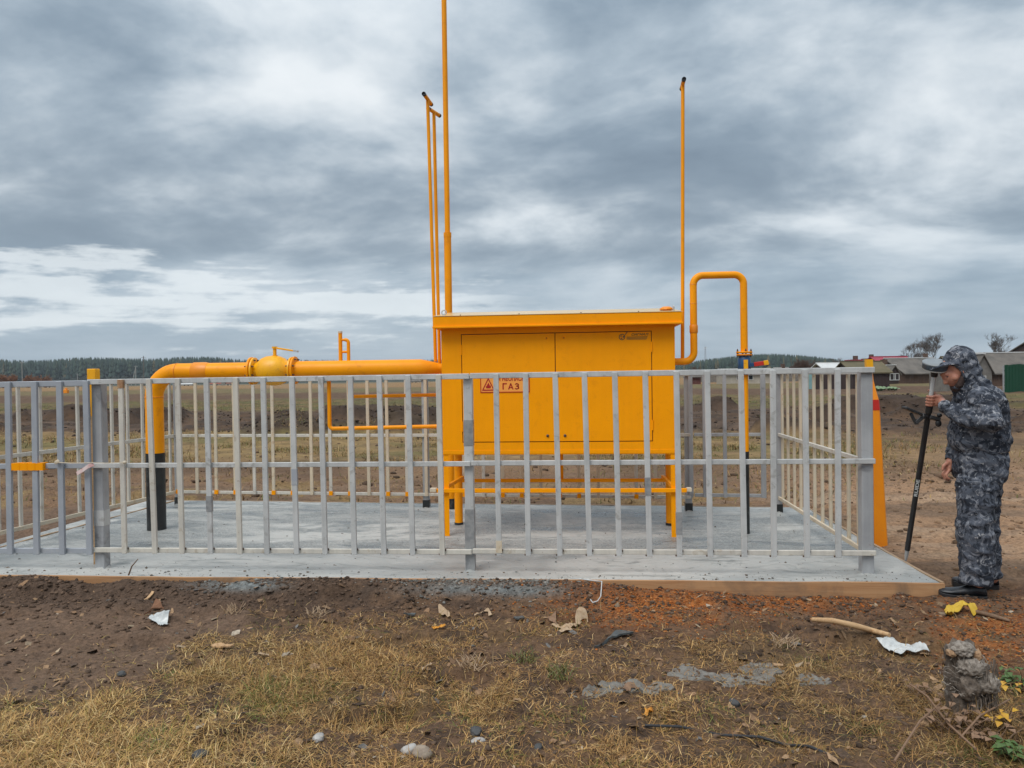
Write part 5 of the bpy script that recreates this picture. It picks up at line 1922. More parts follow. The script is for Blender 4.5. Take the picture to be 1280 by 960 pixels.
def mid_pos(rng, n):
    D = np.exp(rng.uniform(math.log(8.6), math.log(48), n * 4))
    px_ = rng.uniform(-140, 1420, n * 4)
    X = (px_ - 640) / F * D
    x = X * math.cos(YAW) - D * math.sin(YAW)
    y = X * math.sin(YAW) + D * math.cos(YAW)
    v = y + ((fbm(x / 14, y / 5, 3, 121) - 0.5) * 5.0 + 0.05 * x) * np.clip(y / 24, 0.3, 2.0)
    g_ = 0.10 + 0.9 * sstep(v, 11, 14) * sstep(v, 20, 17.5) + 0.9 * sstep(v, 30, 34) * sstep(v, 52, 46)
    g_ = g_ * sstep(fbm(x / 1.1, y / 0.9, 3, 331), 0.40, 0.58) * (1 - 0.6 * sstep(x, 3.5, 8) * (v < 24))
    k = (rng.random(n * 4) < g_) & (y > 8.7)
    return x[k][:n], y[k][:n], g_[k][:n]


def mid_col(rng, x, y, n):
    c = STR[rng.choice(6, n, p=[0.22, 0.25, 0.1, 0.2, 0.13, 0.10])] * rng.uniform(0.4, 0.8, (n, 1))
    g_ = (rng.random(n) < np.where(y > 27, 0.7, 0.3))[:, None]
    return np.where(g_, np.array((0.10, 0.105, 0.03)) * rng.uniform(0.8, 1.6, (n, 1)), c)


blades(60000, mid_pos, (0.06, 0.22), 0.010, mid_col, (0.6, 0.4), 'grass', 'rough dry grass in bands across the field', 23)


def clods(n, pos_fn, size, name, label, seed, col_fn, flat=0.75):
    rng = np.random.default_rng(seed)
    bm = bmesh.new()
    bmesh.ops.create_icosphere(bm, subdivisions=1, radius=1.0)
    bv = np.array([v.co[:] for v in bm.verts])
    bf = np.array([[v.index for v in f.verts] for f in bm.faces])
    bm.free()
    x, y = pos_fn(rng, n)
    n = len(x)
    z = terrain(x, y)
    s = size[0] * np.exp(rng.exponential(1.0, n).clip(0, 2.6) * size[1])
    jit = rng.uniform(0.62, 1.25, (n, len(bv), 1))
    an = rng.uniform(0, 6.28, n)
    sc = np.stack([s * rng.uniform(0.8, 1.4, n), s * rng.uniform(0.7, 1.2, n), s * flat * rng.uniform(0.6, 1.1, n)], -1)
    V = bv[None] * jit * sc[:, None, :]
    ca, sa = np.cos(an)[:, None], np.sin(an)[:, None]
    V = np.stack([V[..., 0] * ca - V[..., 1] * sa + x[:, None], V[..., 0] * sa + V[..., 1] * ca + y[:, None], V[..., 2] + (z + s * flat * 0.25)[:, None]], -1)
    Fc = (bf[None] + (np.arange(n) * len(bv))[:, None, None]).reshape(-1)
    c = col_fn(rng, x, y, n)
    o = np_mesh(name, V.reshape(-1, 3), Fc, np.arange(0, len(Fc), 3), MT['clod'], cols=np.repeat(c, len(bv), 0))
    return tag(o, label, kind='stuff')


def clod_near(rng, n):
    y = rng.uniform(2.2, SY0 - 0.035, n * 5)
    x = rng.uniform(-1, 1, n * 5) * (y * 0.80 + 0.8) - 0.07 * y
    px, py = project(x, y, 0 * x)
    w = 0.10 + 0.9 * sstep(py, 790, 742) * (1 - 0.6 * dirt_left(px, py) * (py > 755))
    w = w * (0.3 + 0.9 * sstep(fbm(x / 0.3, y / 0.3, 3, 341), 0.42, 0.62))
    k = rng.random(n * 5) < w
    return x[k][:n], y[k][:n]


def clod_col(rng, x, y, n):
    return np.array((0.105, 0.068, 0.046)) * rng.uniform(0.45, 1.5, (n, 1)) * np.array((1, 1, 1))


clods(12000, clod_near, (0.0032, 0.66), 'loose_soil', 'crumbled brown soil and clods along the formwork', 31, clod_col)


def saw_pos(rng, n):
    pc = rng.choice(3, n * 2, p=[0.55, 0.25, 0.2])
    px = np.array([815, 1010, 1240])[pc] + rng.normal(0, 1, n * 2) * np.array([75, 80, 55])[pc]
    py = np.array([757, 753, 788])[pc] + rng.normal(0, 1, n * 2) * np.array([17, 8, 24])[pc]
    P_ = np.array([gp(a, c)[:] for a, c in zip(px, py)])
    k = (P_[:, 1] < SY0 - 0.04) | (P_[:, 0] > SX1 + 0.05)
    return P_[k][:n, 0], P_[k][:n, 1]


clods(7000, saw_pos, (0.0035, 0.42), 'sawdust', 'rusty orange sawdust and bark crumbs by the pine board', 32,
      lambda rng, x, y, n: np.array([(0.36, 0.115, 0.026), (0.25, 0.075, 0.02), (0.40, 0.18, 0.06), (0.08, 0.05, 0.035)])[rng.choice(4, n, p=[.4, .25, .15, .2])] * rng.uniform(0.6, 1.2, (n, 1)), 0.55)


def clod_field(rng, n):
    D = np.exp(rng.uniform(math.log(8.8), math.log(40), n * 4))
    px_ = rng.uniform(-140, 1420, n * 4)
    X = (px_ - 640) / F * D
    x = X * math.cos(YAW) - D * math.sin(YAW)
    y = X * math.sin(YAW) + D * math.cos(YAW)
    w = 0.06 + 0.5 * sstep(y, 17, 20) * sstep(y, 36, 30) + 0.9 * sstep(heap(x, y), 0.1, 0.25)
    w = w * sstep(fbm(x / 1.0, y / 0.8, 3, 351), 0.36, 0.56)
    k = (rng.random(n * 4) < w) & (y > 8.75)
    return x[k][:n], y[k][:n]


def field_clod_col(rng, x, y, n):
    dk = sstep(y, 15, 19)[:, None]
    return (np.array((0.115, 0.073, 0.047)) * (1 - dk) + np.array((0.055, 0.038, 0.028)) * dk) * rng.uniform(0.5, 1.4, (n, 1))


clods(16000, clod_field, (0.010, 0.66), 'loose_soil', 'dark lumps of turned earth across the ploughed strip', 33, field_clod_col)
east_pos = lambda rng, n: (rng.uniform(2.6, 9, n), rng.uniform(5.4, 13, n))
clods(2500, east_pos, (0.006, 0.7), 'loose_soil', 'small tan crumbs on the trodden earth around the surveyor', 34, lambda rng, x, y, n: np.array((0.19, 0.12, 0.072)) * rng.uniform(0.4, 1.3, (n, 1)))


def litter(n, seed):
    """scraps of bark, leaf and chip lying on the ground"""
    rng = np.random.default_rng(seed)
    y = rng.uniform(2.4, SY0 - 0.05, n)
    x = rng.uniform(-1, 1, n) * (y * 0.78 + 0.6) - 0.07 * y
    z = terrain(x, y) + 0.002
    a = rng.uniform(0, 6.28, n)
    L_ = 0.0055 * np.exp(rng.exponential(0.6, n).clip(0, 1.8))
    W = L_ * rng.uniform(0.25, 0.8, n)
    ca, sa = np.cos(a), np.sin(a)
    tilt = rng.normal(0, 0.35, (n, 2))
    V = np.zeros((n, 6, 3))
    for k, (u, v, lift) in enumerate(((-1, -0.4, 0), (-0.1, -1, 0.25), (1, -0.2, 0), (0.8, 0.5, 0.3), (0, 1, 0.1), (-0.8, 0.6, 0.35))):
        uu, vv = u * L_ * rng.uniform(0.7, 1.2, n), v * W * rng.uniform(0.7, 1.2, n)
        V[:, k, 0] = x + uu * ca - vv * sa
        V[:, k, 1] = y + uu * sa + vv * ca
        V[:, k, 2] = z + lift * W + uu * tilt[:, 0] + vv * tilt[:, 1]
    Fc = np.arange(n * 6)
    pal = np.array([(0.33, 0.21, 0.12), (0.25, 0.15, 0.085), (0.36, 0.27, 0.18), (0.15, 0.14, 0.13), (0.09, 0.06, 0.042), (0.42, 0.35, 0.27)])
    c = pal[rng.choice(6, n, p=[.26, .32, .06, .06, .28, .02])] * rng.uniform(0.6, 1.15, (n, 1))
    o = np_mesh('litter', V.reshape(-1, 3), Fc, np.arange(0, n * 6, 6), MT['clod'], cols=np.repeat(c, 6, 0))
    tag(o, 'scattered scraps of bark, dry leaves and chips', kind='stuff')


litter(4200, 41)


def mortar_pos(rng, n):
    pc = rng.choice(3, n * 3, p=[0.4, 0.3, 0.3])
    px = np.array([560, 655, 300])[pc] + rng.normal(0, 1, n * 3) * np.array([45, 32, 34])[pc]
    py = np.array([736, 738, 731])[pc] + rng.normal(0, 1, n * 3) * 4.5
    P_ = np.array([gp(a, c, 0.05)[:] for a, c in zip(px, py)])
    k = P_[:, 1] < SY0 - 0.03
    return P_[k][:n, 0], P_[k][:n, 1]


clods(1600, mortar_pos, (0.0030, 0.60), 'mortar_crumbs', 'grey mortar crumbs slopped over the board onto the earth', 35, lambda rng, x, y, n: np.array((0.20, 0.19, 0.17)) * rng.uniform(0.4, 1.3, (n, 1)), 0.6)


def slab_crumbs(n, seed):
    rng = np.random.default_rng(seed)
    bm = bmesh.new()
    bmesh.ops.create_icosphere(bm, subdivisions=1, radius=1.0)
    bv = np.array([v.co[:] for v in bm.verts])
    bf = np.array([[v.index for v in f.verts] for f in bm.faces])
    bm.free()
    x = rng.uniform(SX0 + 0.05, SX1 - 0.05, n)
    y = np.where(rng.random(n) < 0.55, SY0 + 0.02 + rng.exponential(0.10, n), rng.uniform(SY0, 7.9, n))
    s = 0.0020 * np.exp(rng.exponential(0.42, n).clip(0, 1.5))
    V = bv[None] * rng.uniform(0.6, 1.3, (n, len(bv), 1)) * s[:, None, None] * np.array((1.3, 1.1, 0.7))
    V = V + np.stack([x, y, SLAB_Z + s * 0.3], -1)[:, None, :]
    Fc = (bf[None] + (np.arange(n) * len(bv))[:, None, None]).reshape(-1)
    c = np.array([(0.30, 0.295, 0.27), (0.19, 0.14, 0.10), (0.13, 0.11, 0.09), (0.24, 0.235, 0.22)])[rng.choice(4, n)] * rng.uniform(0.6, 1.2, (n, 1))
    tag(np_mesh('slab_crumbs', V.reshape(-1, 3), Fc, np.arange(0, len(Fc), 3), MT['clod'], cols=np.repeat(c, len(bv), 0)), 'crumbs of mortar and soil strewn on the slab', kind='stuff')


slab_crumbs(1100, 47)

# ------------------------------------------------------------------ single things lying in front of the slab
def on_ground(px, py, dz=0.0):
    p = gp(px, py, 0.0)
    for _ in range(3):
        p = gp(px, py, gz(p.x, p.y))
    if SX0 < p.x < SX1 and p.y > SY0 - 0.04:
        p = Vector((p.x, SY0 - 0.04, gz(p.x, SY0 - 0.04)))
    return Vector((p.x, p.y, p.z + dz))


def sheet(name, label, cat, outline, mat, thick=0.003, bumpy=0.02, seed=0, div=10, dz=0.008, fold=1.0, lift=0.0, parent=None, squash=0.55):
    """crumpled flat thing: outline in photo pixels laid on the ground and given folds and thickness"""
    my = sum(o[1] for o in outline) / len(outline)            # they stand up a little, so their footprint is shorter than their outline
    pts = [on_ground(o[0], my + (o[1] - my) * squash) for o in outline]
    xs, ys_ = [p.x for p in pts], [p.y for p in pts]
    x0, x1, y0, y1 = min(xs), max(xs), min(ys_), max(ys_)
    bm = bmesh.new()
    f = bm.faces.new([bm.verts.new((p.x, p.y, 0)) for p in pts])
    bmesh.ops.triangulate(bm, faces=[f])
    for _ in range(3):
        mx = max(x1 - x0, y1 - y0) / div
        ed = [e for e in bm.edges if e.calc_length() > mx]
        if not ed:
            break
        bmesh.ops.subdivide_edges(bm, edges=ed, cuts=2)
        bmesh.ops.triangulate(bm, faces=bm.faces[:])
    co = np.array([v.co[:] for v in bm.verts])
    sc = max(x1 - x0, y1 - y0)
    h = terrain(co[:, 0], co[:, 1]) + dz + bumpy * np.abs(fbm(co[:, 0] / sc * 4.5, co[:, 1] / sc * 4.5, 3, seed) - 0.42) * 2.2 * fold
    h = h + lift * sstep(fbm(co[:, 0] / sc * 1.8, co[:, 1] / sc * 1.8, 2, seed + 5), 0.4, 0.7)
    for v, z in zip(bm.verts, h):
        v.co.z = z
    r = bmesh.ops.solidify(bm, geom=bm.faces[:], thickness=thick)
    bmesh.ops.recalc_face_normals(bm, faces=bm.faces)
    me = bpy.data.meshes.new(name)
    if parent:
        o_ = wloc(parent)
        for v in bm.verts:
            v.co -= o_
    bm.to_mesh(me)
    bm.free()
    me.shade_smooth()
    me.set_sharp_from_angle(angle=R(35))
    me.materials.append(mat)
    o = bpy.data.objects.new(name, me)
    COL.objects.link(o)
    if parent:
        o.parent = parent
        return o
    return tag(o, label, cat)


def blob_outline(cx, cy, rx, ry, seed, n=34, rough=0.5):
    rr = random.Random(seed)
    ph = [rr.uniform(0, 6.28) for _ in range(4)]
    out = []
    for k in range(n):
        a = 2 * math.pi * k / n
        s = 1 + rough * (0.5 * math.sin(2 * a + ph[0]) + 0.35 * math.sin(3 * a + ph[1]) + 0.3 * math.sin(5 * a + ph[2]) + 0.2 * math.sin(8 * a + ph[3]))
        out.append((cx + rx * s * math.cos(a), cy + ry * s * math.sin(a)))
    return out


CEM = paint('dried_cement_spill', (0.185, 0.172, 0.150), (0.125, 0.112, 0.095), 0.7, 22, 1.0, (0.115, 0.08, 0.055), 1.0, 9, bmp=0.6)
for k, (cx_, cy_, rx_, ry_, lab) in enumerate(((752, 861, 40, 10, 'flat grey cement spill lying in the straw beside a curled leaf'), (812, 861, 24, 8, 'small grey cement spill with a broken edge near the curled leaf'),
                                               (866, 843, 30, 9, 'grey cement spill between two smaller ones in dark soil'), (938, 846, 44, 12, 'broad crusted cement spill below the peeled stick'),
                                               (1015, 851, 22, 6, 'thin cement spill at the end of the row by the dark soil'))):
    sheet('cement_spill', lab, 'cement', blob_outline(cx_, cy_, rx_, ry_, 50 + k), CEM, 0.02, 0.020, 60 + k, 34, -0.021, squash=1.0)

WH = paint('white_film', (0.55, 0.56, 0.54), (0.40, 0.42, 0.42), 0.35, 24, 1.0, (0.2, 0.16, 0.12), 0.5, 20)
sheet('plastic_scrap', 'torn white plastic scrap with a pointed tail on the bare earth', 'scrap', [(184, 781), (188, 772), (196, 767), (206, 766), (213, 770), (209, 776), (213, 788), (210, 790), (205, 780), (195, 783)], WH, 0.002, 0.03, 3, 9, 0.012, lift=0.02)
sheet('bark_piece', 'rusty brown bark piece above the white plastic scrap', 'bark', [(180, 763), (186, 756), (197, 753), (205, 757), (203, 765), (190, 766)], paint('bark_rust', (0.24, 0.11, 0.055), (0.15, 0.075, 0.04), 0.8, 20, 1.0), 0.008, 0.02, 4, 8, 0.008)
CHIP = wood('fresh_wood_chip', (0.52, 0.33, 0.17), (0.40, 0.24, 0.12), (20, 20, 20), 0.7)
sheet('wood_chip', 'pale orange wood chip lying alone on the straw', 'wood chip', [(264, 812), (272, 808), (286, 810), (293, 808), (288, 814), (276, 816)], CHIP, 0.008, 0.02, 5, 8, 0.012)
sheet('wood_chip', 'thin pale splinter near the white plastic scrap', 'wood chip', [(178, 755), (190, 746), (193, 747), (181, 757)], CHIP, 0.006, 0.008, 6, 8, 0.012)
LEAF = [paint('leaf_tan', (0.42, 0.30, 0.19), (0.32, 0.21, 0.12), 0.7, 30, 1.0), paint('leaf_yellow', (0.62, 0.27, 0.02), (0.5, 0.2, 0.02), 0.6, 30, 1.0), paint('leaf_brown', (0.24, 0.14, 0.08), (0.17, 0.10, 0.06), 0.75, 30, 1.0)]
YELLOW_LAB = 'bright yellow orange leaf on the straw'
tan_group = 'tan dry leaves by the dark slate strip'
tan_label = 'curled tan dry leaf in the pile by the dark slate strip'
lv = [(548, 790, 7, 5, 1, YELLOW_LAB, None), (700, 784, 10, 6, 0, tan_label, tan_group), (716, 779, 9, 5, 0, tan_label, tan_group), (728, 775, 8, 6, 0, tan_label, tan_group), (708, 790, 9, 4, 0, tan_label, tan_group), (690, 776, 7, 6, 2, tan_label, tan_group),
      (535, 840, 6, 4, 0, 'small tan leaf alone in the middle of the straw', None), (556, 753, 7, 4, 0, 'tan leaf near the mortar splash', None), (604, 750, 9, 5, 0, 'pale tan leaf below the lumpy mortar', None), (788, 862, 8, 9, 2, 'curled brown leaf on the cement spill', None),
      (330, 822, 6, 3, 0, 'tan leaf near the lone wood chip', None), (810, 893, 7, 5, 1, 'yellow brown leaf below the cement spill', None)]
for k, (cx_, cy_, rx_, ry_, mi, lab, gr) in enumerate(lv):
    o = sheet('dry_leaf', lab, 'leaf', blob_outline(cx_, cy_, rx_, ry_, 90 + k, 12, 0.5), LEAF[mi], 0.0015, 0.016, 70 + k, 6, 0.008, lift=0.010)
    if gr:
        o['group'] = gr
SLATE = paint('dark_slate', (0.055, 0.065, 0.068), (0.085, 0.095, 0.095), 0.45, 16, 1.0)
sheet('slate_strip', 'dark slate strip lying near the tan leaves', 'slate', [(742, 799), (752, 796), (776, 793), (792, 794), (786, 797), (764, 801)], SLATE, 0.010, 0.004, 7, 8, 0.016)
sheet('slate_chip', 'small blue grey slate chip on dark earth near the mortar', 'slate', [(504, 752), (508, 745), (520, 744), (518, 750)], SLATE, 0.008, 0.004, 8, 6, 0.014, squash=0.35)
sheet('slate_chip', 'flat grey slate chip between leaves and mortar', 'slate', [(642, 774), (654, 772), (656, 777), (648, 779)], SLATE, 0.008, 0.004, 9, 6, 0.012)


def stone(px, py, r, mat, label, seed, name='stone'):
    p = on_ground(px, py)
    bm = bmesh.new()
    bmesh.ops.create_icosphere(bm, subdivisions=3, radius=1.0)
    co = np.array([v.co[:] for v in bm.verts])
    k = 0.72 + 0.55 * fbm(co[:, 0] * 1.3 + seed, co[:, 1] * 1.3, 3, seed, z=co[:, 2] * 1.3)
    co = co * k[:, None] * np.array((r * 1.25, r, r * 0.75))
    for v, c_ in zip(bm.verts, co):
        v.co = c_
    me = bpy.data.meshes.new(name)
    bm.to_mesh(me)
    bm.free()
    me.shade_smooth()
    me.set_sharp_from_angle(angle=R(28))
    me.materials.append(mat)
    o = bpy.data.objects.new(name, me)
    o.location = (p.x, p.y, p.z + r * 0.35)
    o.rotation_euler = (0, 0, seed)
    COL.objects.link(o)
    return tag(o, label, 'stone')


ST = paint('pale_stone', (0.42, 0.40, 0.37), (0.30, 0.28, 0.26), 0.75, 40, 1.0, bmp=0.3)
STD = paint('dark_stone', (0.045, 0.045, 0.045), (0.07, 0.07, 0.068), 0.7, 40, 1.0, bmp=0.3)
stone(598, 931, 0.027, ST, 'smooth pale stone in front of a black one in the straw', 3)
stone(595, 917, 0.026, STD, 'black stone behind a smooth pale stone', 5)
stone(512, 940, 0.028, ST, 'pale rough stone next to a larger tan stone', 7)
stone(528, 944, 0.034, paint('tan_stone', (0.30, 0.24, 0.18), (0.22, 0.17, 0.13), 0.8, 40, 1.0, bmp=0.3), 'larger tan stone next to a pale rough one', 9)
stone(398, 925, 0.024, ST, 'whitish stone half hidden in yellow straw', 11)
stone(250, 946, 0.026, STD, 'dark stone low in the yellow straw', 13)
stone(152, 844, 0.020, STD, 'small dark stone at the rim of the bare earth', 15)
stone(673, 936, 0.018, STD, 'little grey stone in thin straw', 17)
stone(1080, 897, 0.010, ST, 'tiny white pebble in dark soil near the rotten stump', 19)
stone(918, 881, 0.024, STD, 'dark clod like stone in the straw below the cement spill', 21)

# white wire loop by the board
m = MB()
wp = [on_ground(x, y, 0.02) for x, y in ((714, 739), (724, 738), (734, 739), (744, 740), (751, 743), (751, 749), (747, 755), (741, 757), (738, 753))]
m.sweep(wp, 0.0035, 8)
tag(m.build('wire', MT['white_plastic'], smooth=True), 'bent white wire lying by the board and sawdust', 'wire')
m = MB()
rp = [on_ground(x, y, 0.008 + 0.012 * (i % 2)) for i, (x, y) in enumerate(((806, 909), (850, 914), (900, 921), (950, 927), (985, 934), (1012, 939), (1040, 948)))]
m.sweep(fillet(rp, 0.05, 4), 0.006, 8)
tag(m.build('cable', MT['dark'], smooth=True), 'thin dark cable half buried in the straw', 'cable')
m = MB()
m.sweep([on_ground(211, 724, 0.03), on_ground(219, 722, 0.10), on_ground(228, 721, 0.16)], [0.006, 0.005, 0.003], 7)
tag(m.build('twig', MT['twig'], smooth=True), 'short twig leaning on the board edge over dark earth', 'twig')

# peeled stick wrapped in plastic
pa = [on_ground(1016, 787, 0.02), on_ground(1040, 790, 0.026), on_ground(1066, 796, 0.028), on_ground(1090, 803, 0.030), on_ground(1112, 809, 0.03)]
m = MB()
lift_ = 0.0
dense = [pa[0].lerp(pa[-1], k / 16) + (pa[int(k / 4.001)].lerp(pa[min(int(k / 4.001) + 1, 4)], (k / 4.001) % 1) - pa[0].lerp(pa[-1], k / 16)) for k in range(17)]
for q_ in dense:                                        # straight stick resting on the highest bumps
    lift_ = max(lift_, gz(q_.x, q_.y) + 0.016 - q_.z)
m.sweep([q_ + Vector((0, 0, lift_ * 0.9)) for q_ in dense], [0.013 + 0.0045 * math.sin(math.pi * k / 16) for k in range(17)], 12)
tag(m.build('peeled_stick', MT['stick'], smooth=True), 'peeled pale stick with plastic at one end', 'stick')
sheet('plastic_bag', 'crumpled translucent white bag at the end of the peeled stick', 'bag', [(1094, 807), (1104, 805), (1118, 808), (1132, 814), (1146, 817), (1158, 820), (1162, 825), (1154, 823), (1140, 822), (1124, 824), (1108, 817)], WH, 0.002, 0.024, 11, 12, 0.016, lift=0.025, squash=0.8)
YR = paint('yellow_cloth', (0.55, 0.36, 0.03), (0.45, 0.27, 0.02), 0.6, 16, 1.0, (0.25, 0.14, 0.03), 0.5, 12)
sheet('yellow_rag', 'crumpled yellow rag near the surveyor shoes', 'rag', [(1180, 767), (1186, 761), (1200, 759), (1212, 760), (1222, 766), (1218, 771), (1206, 767), (1196, 771), (1186, 777)], YR, 0.003, 0.032, 12, 12, 0.012, lift=0.035, squash=0.8)
m = MB()
m.sweep([on_ground(1220, 767, 0.012), on_ground(1240, 772, 0.012), on_ground(1262, 778, 0.010)], [0.012, 0.013, 0.009], 10)
tag(m.build('brown_stick', MT['twig'], smooth=True), 'short brown stick beside the yellow rag', 'stick')


# rotten stump with torn grey top
def stump():
    p = on_ground(1216, 893)
    t = thing('rotten_stump', p, 'rotten stump with torn grey felted top among dry weeds', 'stump')
    rr = random.Random(4)
    n, rows = 40, 30
    rings = []
    H = 0.325
    for i in range(rows + 1):
        f = i / rows
        cx_ = p.x - 0.012 * f - 0.045 * f * f
        ring = []
        for k in range(n):
            a = 2 * math.pi * k / n
            r = 0.088 - 0.026 * f + 0.014 * math.exp(-((f - 0.62) / 0.16) ** 2) - 0.010 * math.exp(-((f - 0.86) / 0.1) ** 2)
            r += 0.05 * (float(fbm(np.array(a * 2.4 + 3), np.array(f * 3.5), 4, 9, 0.6)) - 0.5)
            r += 0.012 * math.sin(a * 13 + 2 * f) * (1 - 0.4 * f) + 0.006 * math.sin(a * 23 - 3 * f)
            if abs((a - 5.15 + math.pi) % (2 * math.pi) - math.pi) < 0.42 and f < 0.62:
                r *= 0.45
            ring.append((cx_ + r * math.cos(a), p.y + r * 0.85 * math.sin(a), p.z - 0.03 + H * f + 0.16 * (float(fbm(np.array(a * 3.1), np.array(1.0), 3, 12, 0.7)) - 0.5) * f * f))
        rings.append(ring)
    m = MB()
    m.quad_ring(rings)
    ST_ = paint('rotten_wood', (0.165, 0.128, 0.098), (0.06, 0.046, 0.036), 0.95, 26, 1.0, (0.26, 0.23, 0.20), 0.8, 13, bmp=1.0)
    m.build('trunk', ST_, t, smooth=True)
    FL = paint('grey_felted_rot', (0.29, 0.25, 0.21), (0.13, 0.105, 0.083), 0.95, 55, 1.0, (0.06, 0.045, 0.035), 0.8, 24, bmp=1.0)

    def rot(name, cx_, cz_, rx_, ry_, rz_, seed, mat, dy=-0.03):
        bm = bmesh.new()
        bmesh.ops.create_icosphere(bm, subdivisions=4, radius=1.0)
        co = np.array([v.co[:] for v in bm.verts])
        k = 0.45 + 1.15 * fbm(co[:, 0] * 3.2 + seed, co[:, 1] * 3.2, 5, seed, 0.72, z=co[:, 2] * 2.0)
        co = co * k[:, None] * np.array((rx_, ry_, rz_))
        for v, c_ in zip(bm.verts, co):
            v.co = c_
        me = bpy.data.meshes.new(name)
        bm.to_mesh(me)
        bm.free()
        me.shade_smooth()
        me.materials.append(mat)
        o = bpy.data.objects.new(name, me)
        o.location = (cx_ - p.x, dy, cz_)
        COL.objects.link(o)
        o.parent = t
    rot('felted_rot', p.x - 0.060, 0.305, 0.055, 0.045, 0.030, 3, FL)
    rot('felted_rot', p.x - 0.028, 0.235, 0.062, 0.050, 0.040, 8, FL, -0.050)
    rot('felted_rot', p.x + 0.030, 0.165, 0.052, 0.045, 0.046, 15, FL, -0.052)
    rot('felted_rot', p.x - 0.045, 0.150, 0.045, 0.045, 0.060, 17, ST_, -0.055)
    OR_ = paint('orange_rot', (0.36, 0.23, 0.13), (0.26, 0.15, 0.08), 0.9, 40, 1.0, bmp=0.6)
    rot('bracket_fungus', p.x - 0.110, 0.292, 0.020, 0.022, 0.016, 21, OR_, -0.04)
    rot('bracket_fungus', p.x - 0.005, 0.285, 0.016, 0.02, 0.026, 25, OR_, -0.05)
    # splinters hanging down the rotten side
    m = MB()
    for k in range(170):
        a = rr.uniform(2.9, 6.4)
        r = rr.uniform(0.075, 0.095)
        z = rr.uniform(0.03, 0.26)
        q_ = Vector((p.x + r * math.cos(a), p.y + r * math.sin(a), p.z + z))
        m.sweep([q_, q_ + Vector((rr.uniform(-.01, .01), -0.012, -rr.uniform(0.03, 0.08)))], [rr.uniform(0.0015, 0.004), 0.0008], 4)
    tag(m.build('splinters', ST_, t), kind='stuff')
    m = MB()
    for k in range(240):                                 # frayed fibres over the top
        a = rr.uniform(0, 6.28)
        r = 0.10 * math.sqrt(rr.random())
        q_ = Vector((p.x - 0.05 + r * math.cos(a), p.y - 0.03 + r * 0.7 * math.sin(a), p.z + rr.uniform(0.12, 0.285)))
        m.sweep([q_, q_ + Vector((rr.uniform(-.03, .03), rr.uniform(-.03, .01), rr.uniform(-0.02, 0.022)))], [rr.uniform(0.001, 0.0028), 0.0006], 4)
    tag(m.build('fibres', FL, t), kind='stuff')


stump()


def weed(name, label, px, py, n, h, seed, mat, leafmat=None, leaves=0, lean=(0, 0), group=None, rad=0.05):
    p = on_ground(px, py)
    t = thing(name, p, label, 'plant', group)
    rr = random.Random(seed)
    st, lf = MB(), MB()
    for k in range(n):
        a = rr.uniform(0, 6.28)
        d = Vector((math.cos(a) * 0.6 + lean[0], math.sin(a) * 0.5 + lean[1], rr.uniform(0.6, 1.2))).normalized()
        q_ = Vector(p) + Vector((rr.uniform(-rad, rad), rr.uniform(-rad, rad), -0.01))
        pts = [q_]
        L_ = h * rr.uniform(0.5, 1.0)
        for s in range(4):
            d = (d + Vector((rr.uniform(-.2, .2), rr.uniform(-.2, .2), -0.12))).normalized()
            pts.append(pts[-1] + d * L_ / 4)
        st.sweep(pts, [0.0028, 0.0024, 0.002, 0.0016, 0.001], 5)
        for s in range(leaves):
            f = rr.uniform(0.4, 1.0) * 3.99
            b_ = pts[int(f)].lerp(pts[int(f) + 1], f % 1)
            la = rr.uniform(0, 6.28)
            u = Vector((math.cos(la), math.sin(la), rr.uniform(-0.2, 0.5))).normalized()
            v = u.cross(Vector((0, 0, 1))).normalized()
            ln = rr.uniform(0.022, 0.05)
            nn = Vector((0, 0, 0.006))
            lf.quad_ring([[b_ + v * 0.002, b_ - v * 0.002, b_ - v * 0.002 + nn * .1, b_ + v * 0.002 + nn * .1],
                          [b_ + u * ln * .5 + v * ln * .34 + nn, b_ + u * ln * .5 - v * ln * .34 + nn, b_ + u * ln * .5 - v * ln * .34 + nn * 1.15, b_ + u * ln * .5 + v * ln * .34 + nn * 1.15],
                          [b_ + u * ln + v * .001 - nn, b_ + u * ln - v * .001 - nn, b_ + u * ln - v * .001 - nn * .9, b_ + u * ln + v * .001 - nn * .9]])
    st.build('stems', mat, t, smooth=True)
    if leaves:
        tag(lf.build('leaves', leafmat, t), kind='stuff')
    return t


LG = paint('weed_green_leaf', (0.055, 0.105, 0.022), (0.08, 0.13, 0.03), 0.55, 30, 1.0)
LY = paint('weed_yellow_leaf', (0.52, 0.30, 0.02), (0.42, 0.20, 0.02), 0.55, 30, 1.0)
weed('weed', 'leafy green weed behind the rotten stump', 1276, 868, 9, 0.20, 5, MT['twig'], LG, 7)
weed('weed', 'green weed with broad leaves below the yellow leaved sprig', 1268, 950, 8, 0.14, 7, MT['twig'], LG, 6)
weed('weed', 'yellow leaved sprig beside the rotten stump', 1258, 905, 4, 0.12, 9, MT['twig'], LY, 3, rad=0.03)
weed('weed', 'small sprig with yellow leaves behind the stump top', 1257, 862, 3, 0.07, 11, MT['twig'], LY, 3, rad=0.02)
weed('dry_weed', 'tangled dry brown weed in front of the rotten stump', 1180, 912, 16, 0.20, 13, MT['twig'], LEAF[2], 2)
weed('dry_weed', 'dry brown weed bending over at the foot of the stump', 1235, 930, 14, 0.18, 15, MT['twig'], LEAF[2], 2)
weed('dry_weed', 'sparse dry weed between cement spill and stump', 1150, 870, 10, 0.11, 17, MT['twig'], LEAF[2], 1)
GG = paint('fresh_grass_green', (0.13, 0.135, 0.035), (0.15, 0.13, 0.04), 0.6, 20, 1.0)
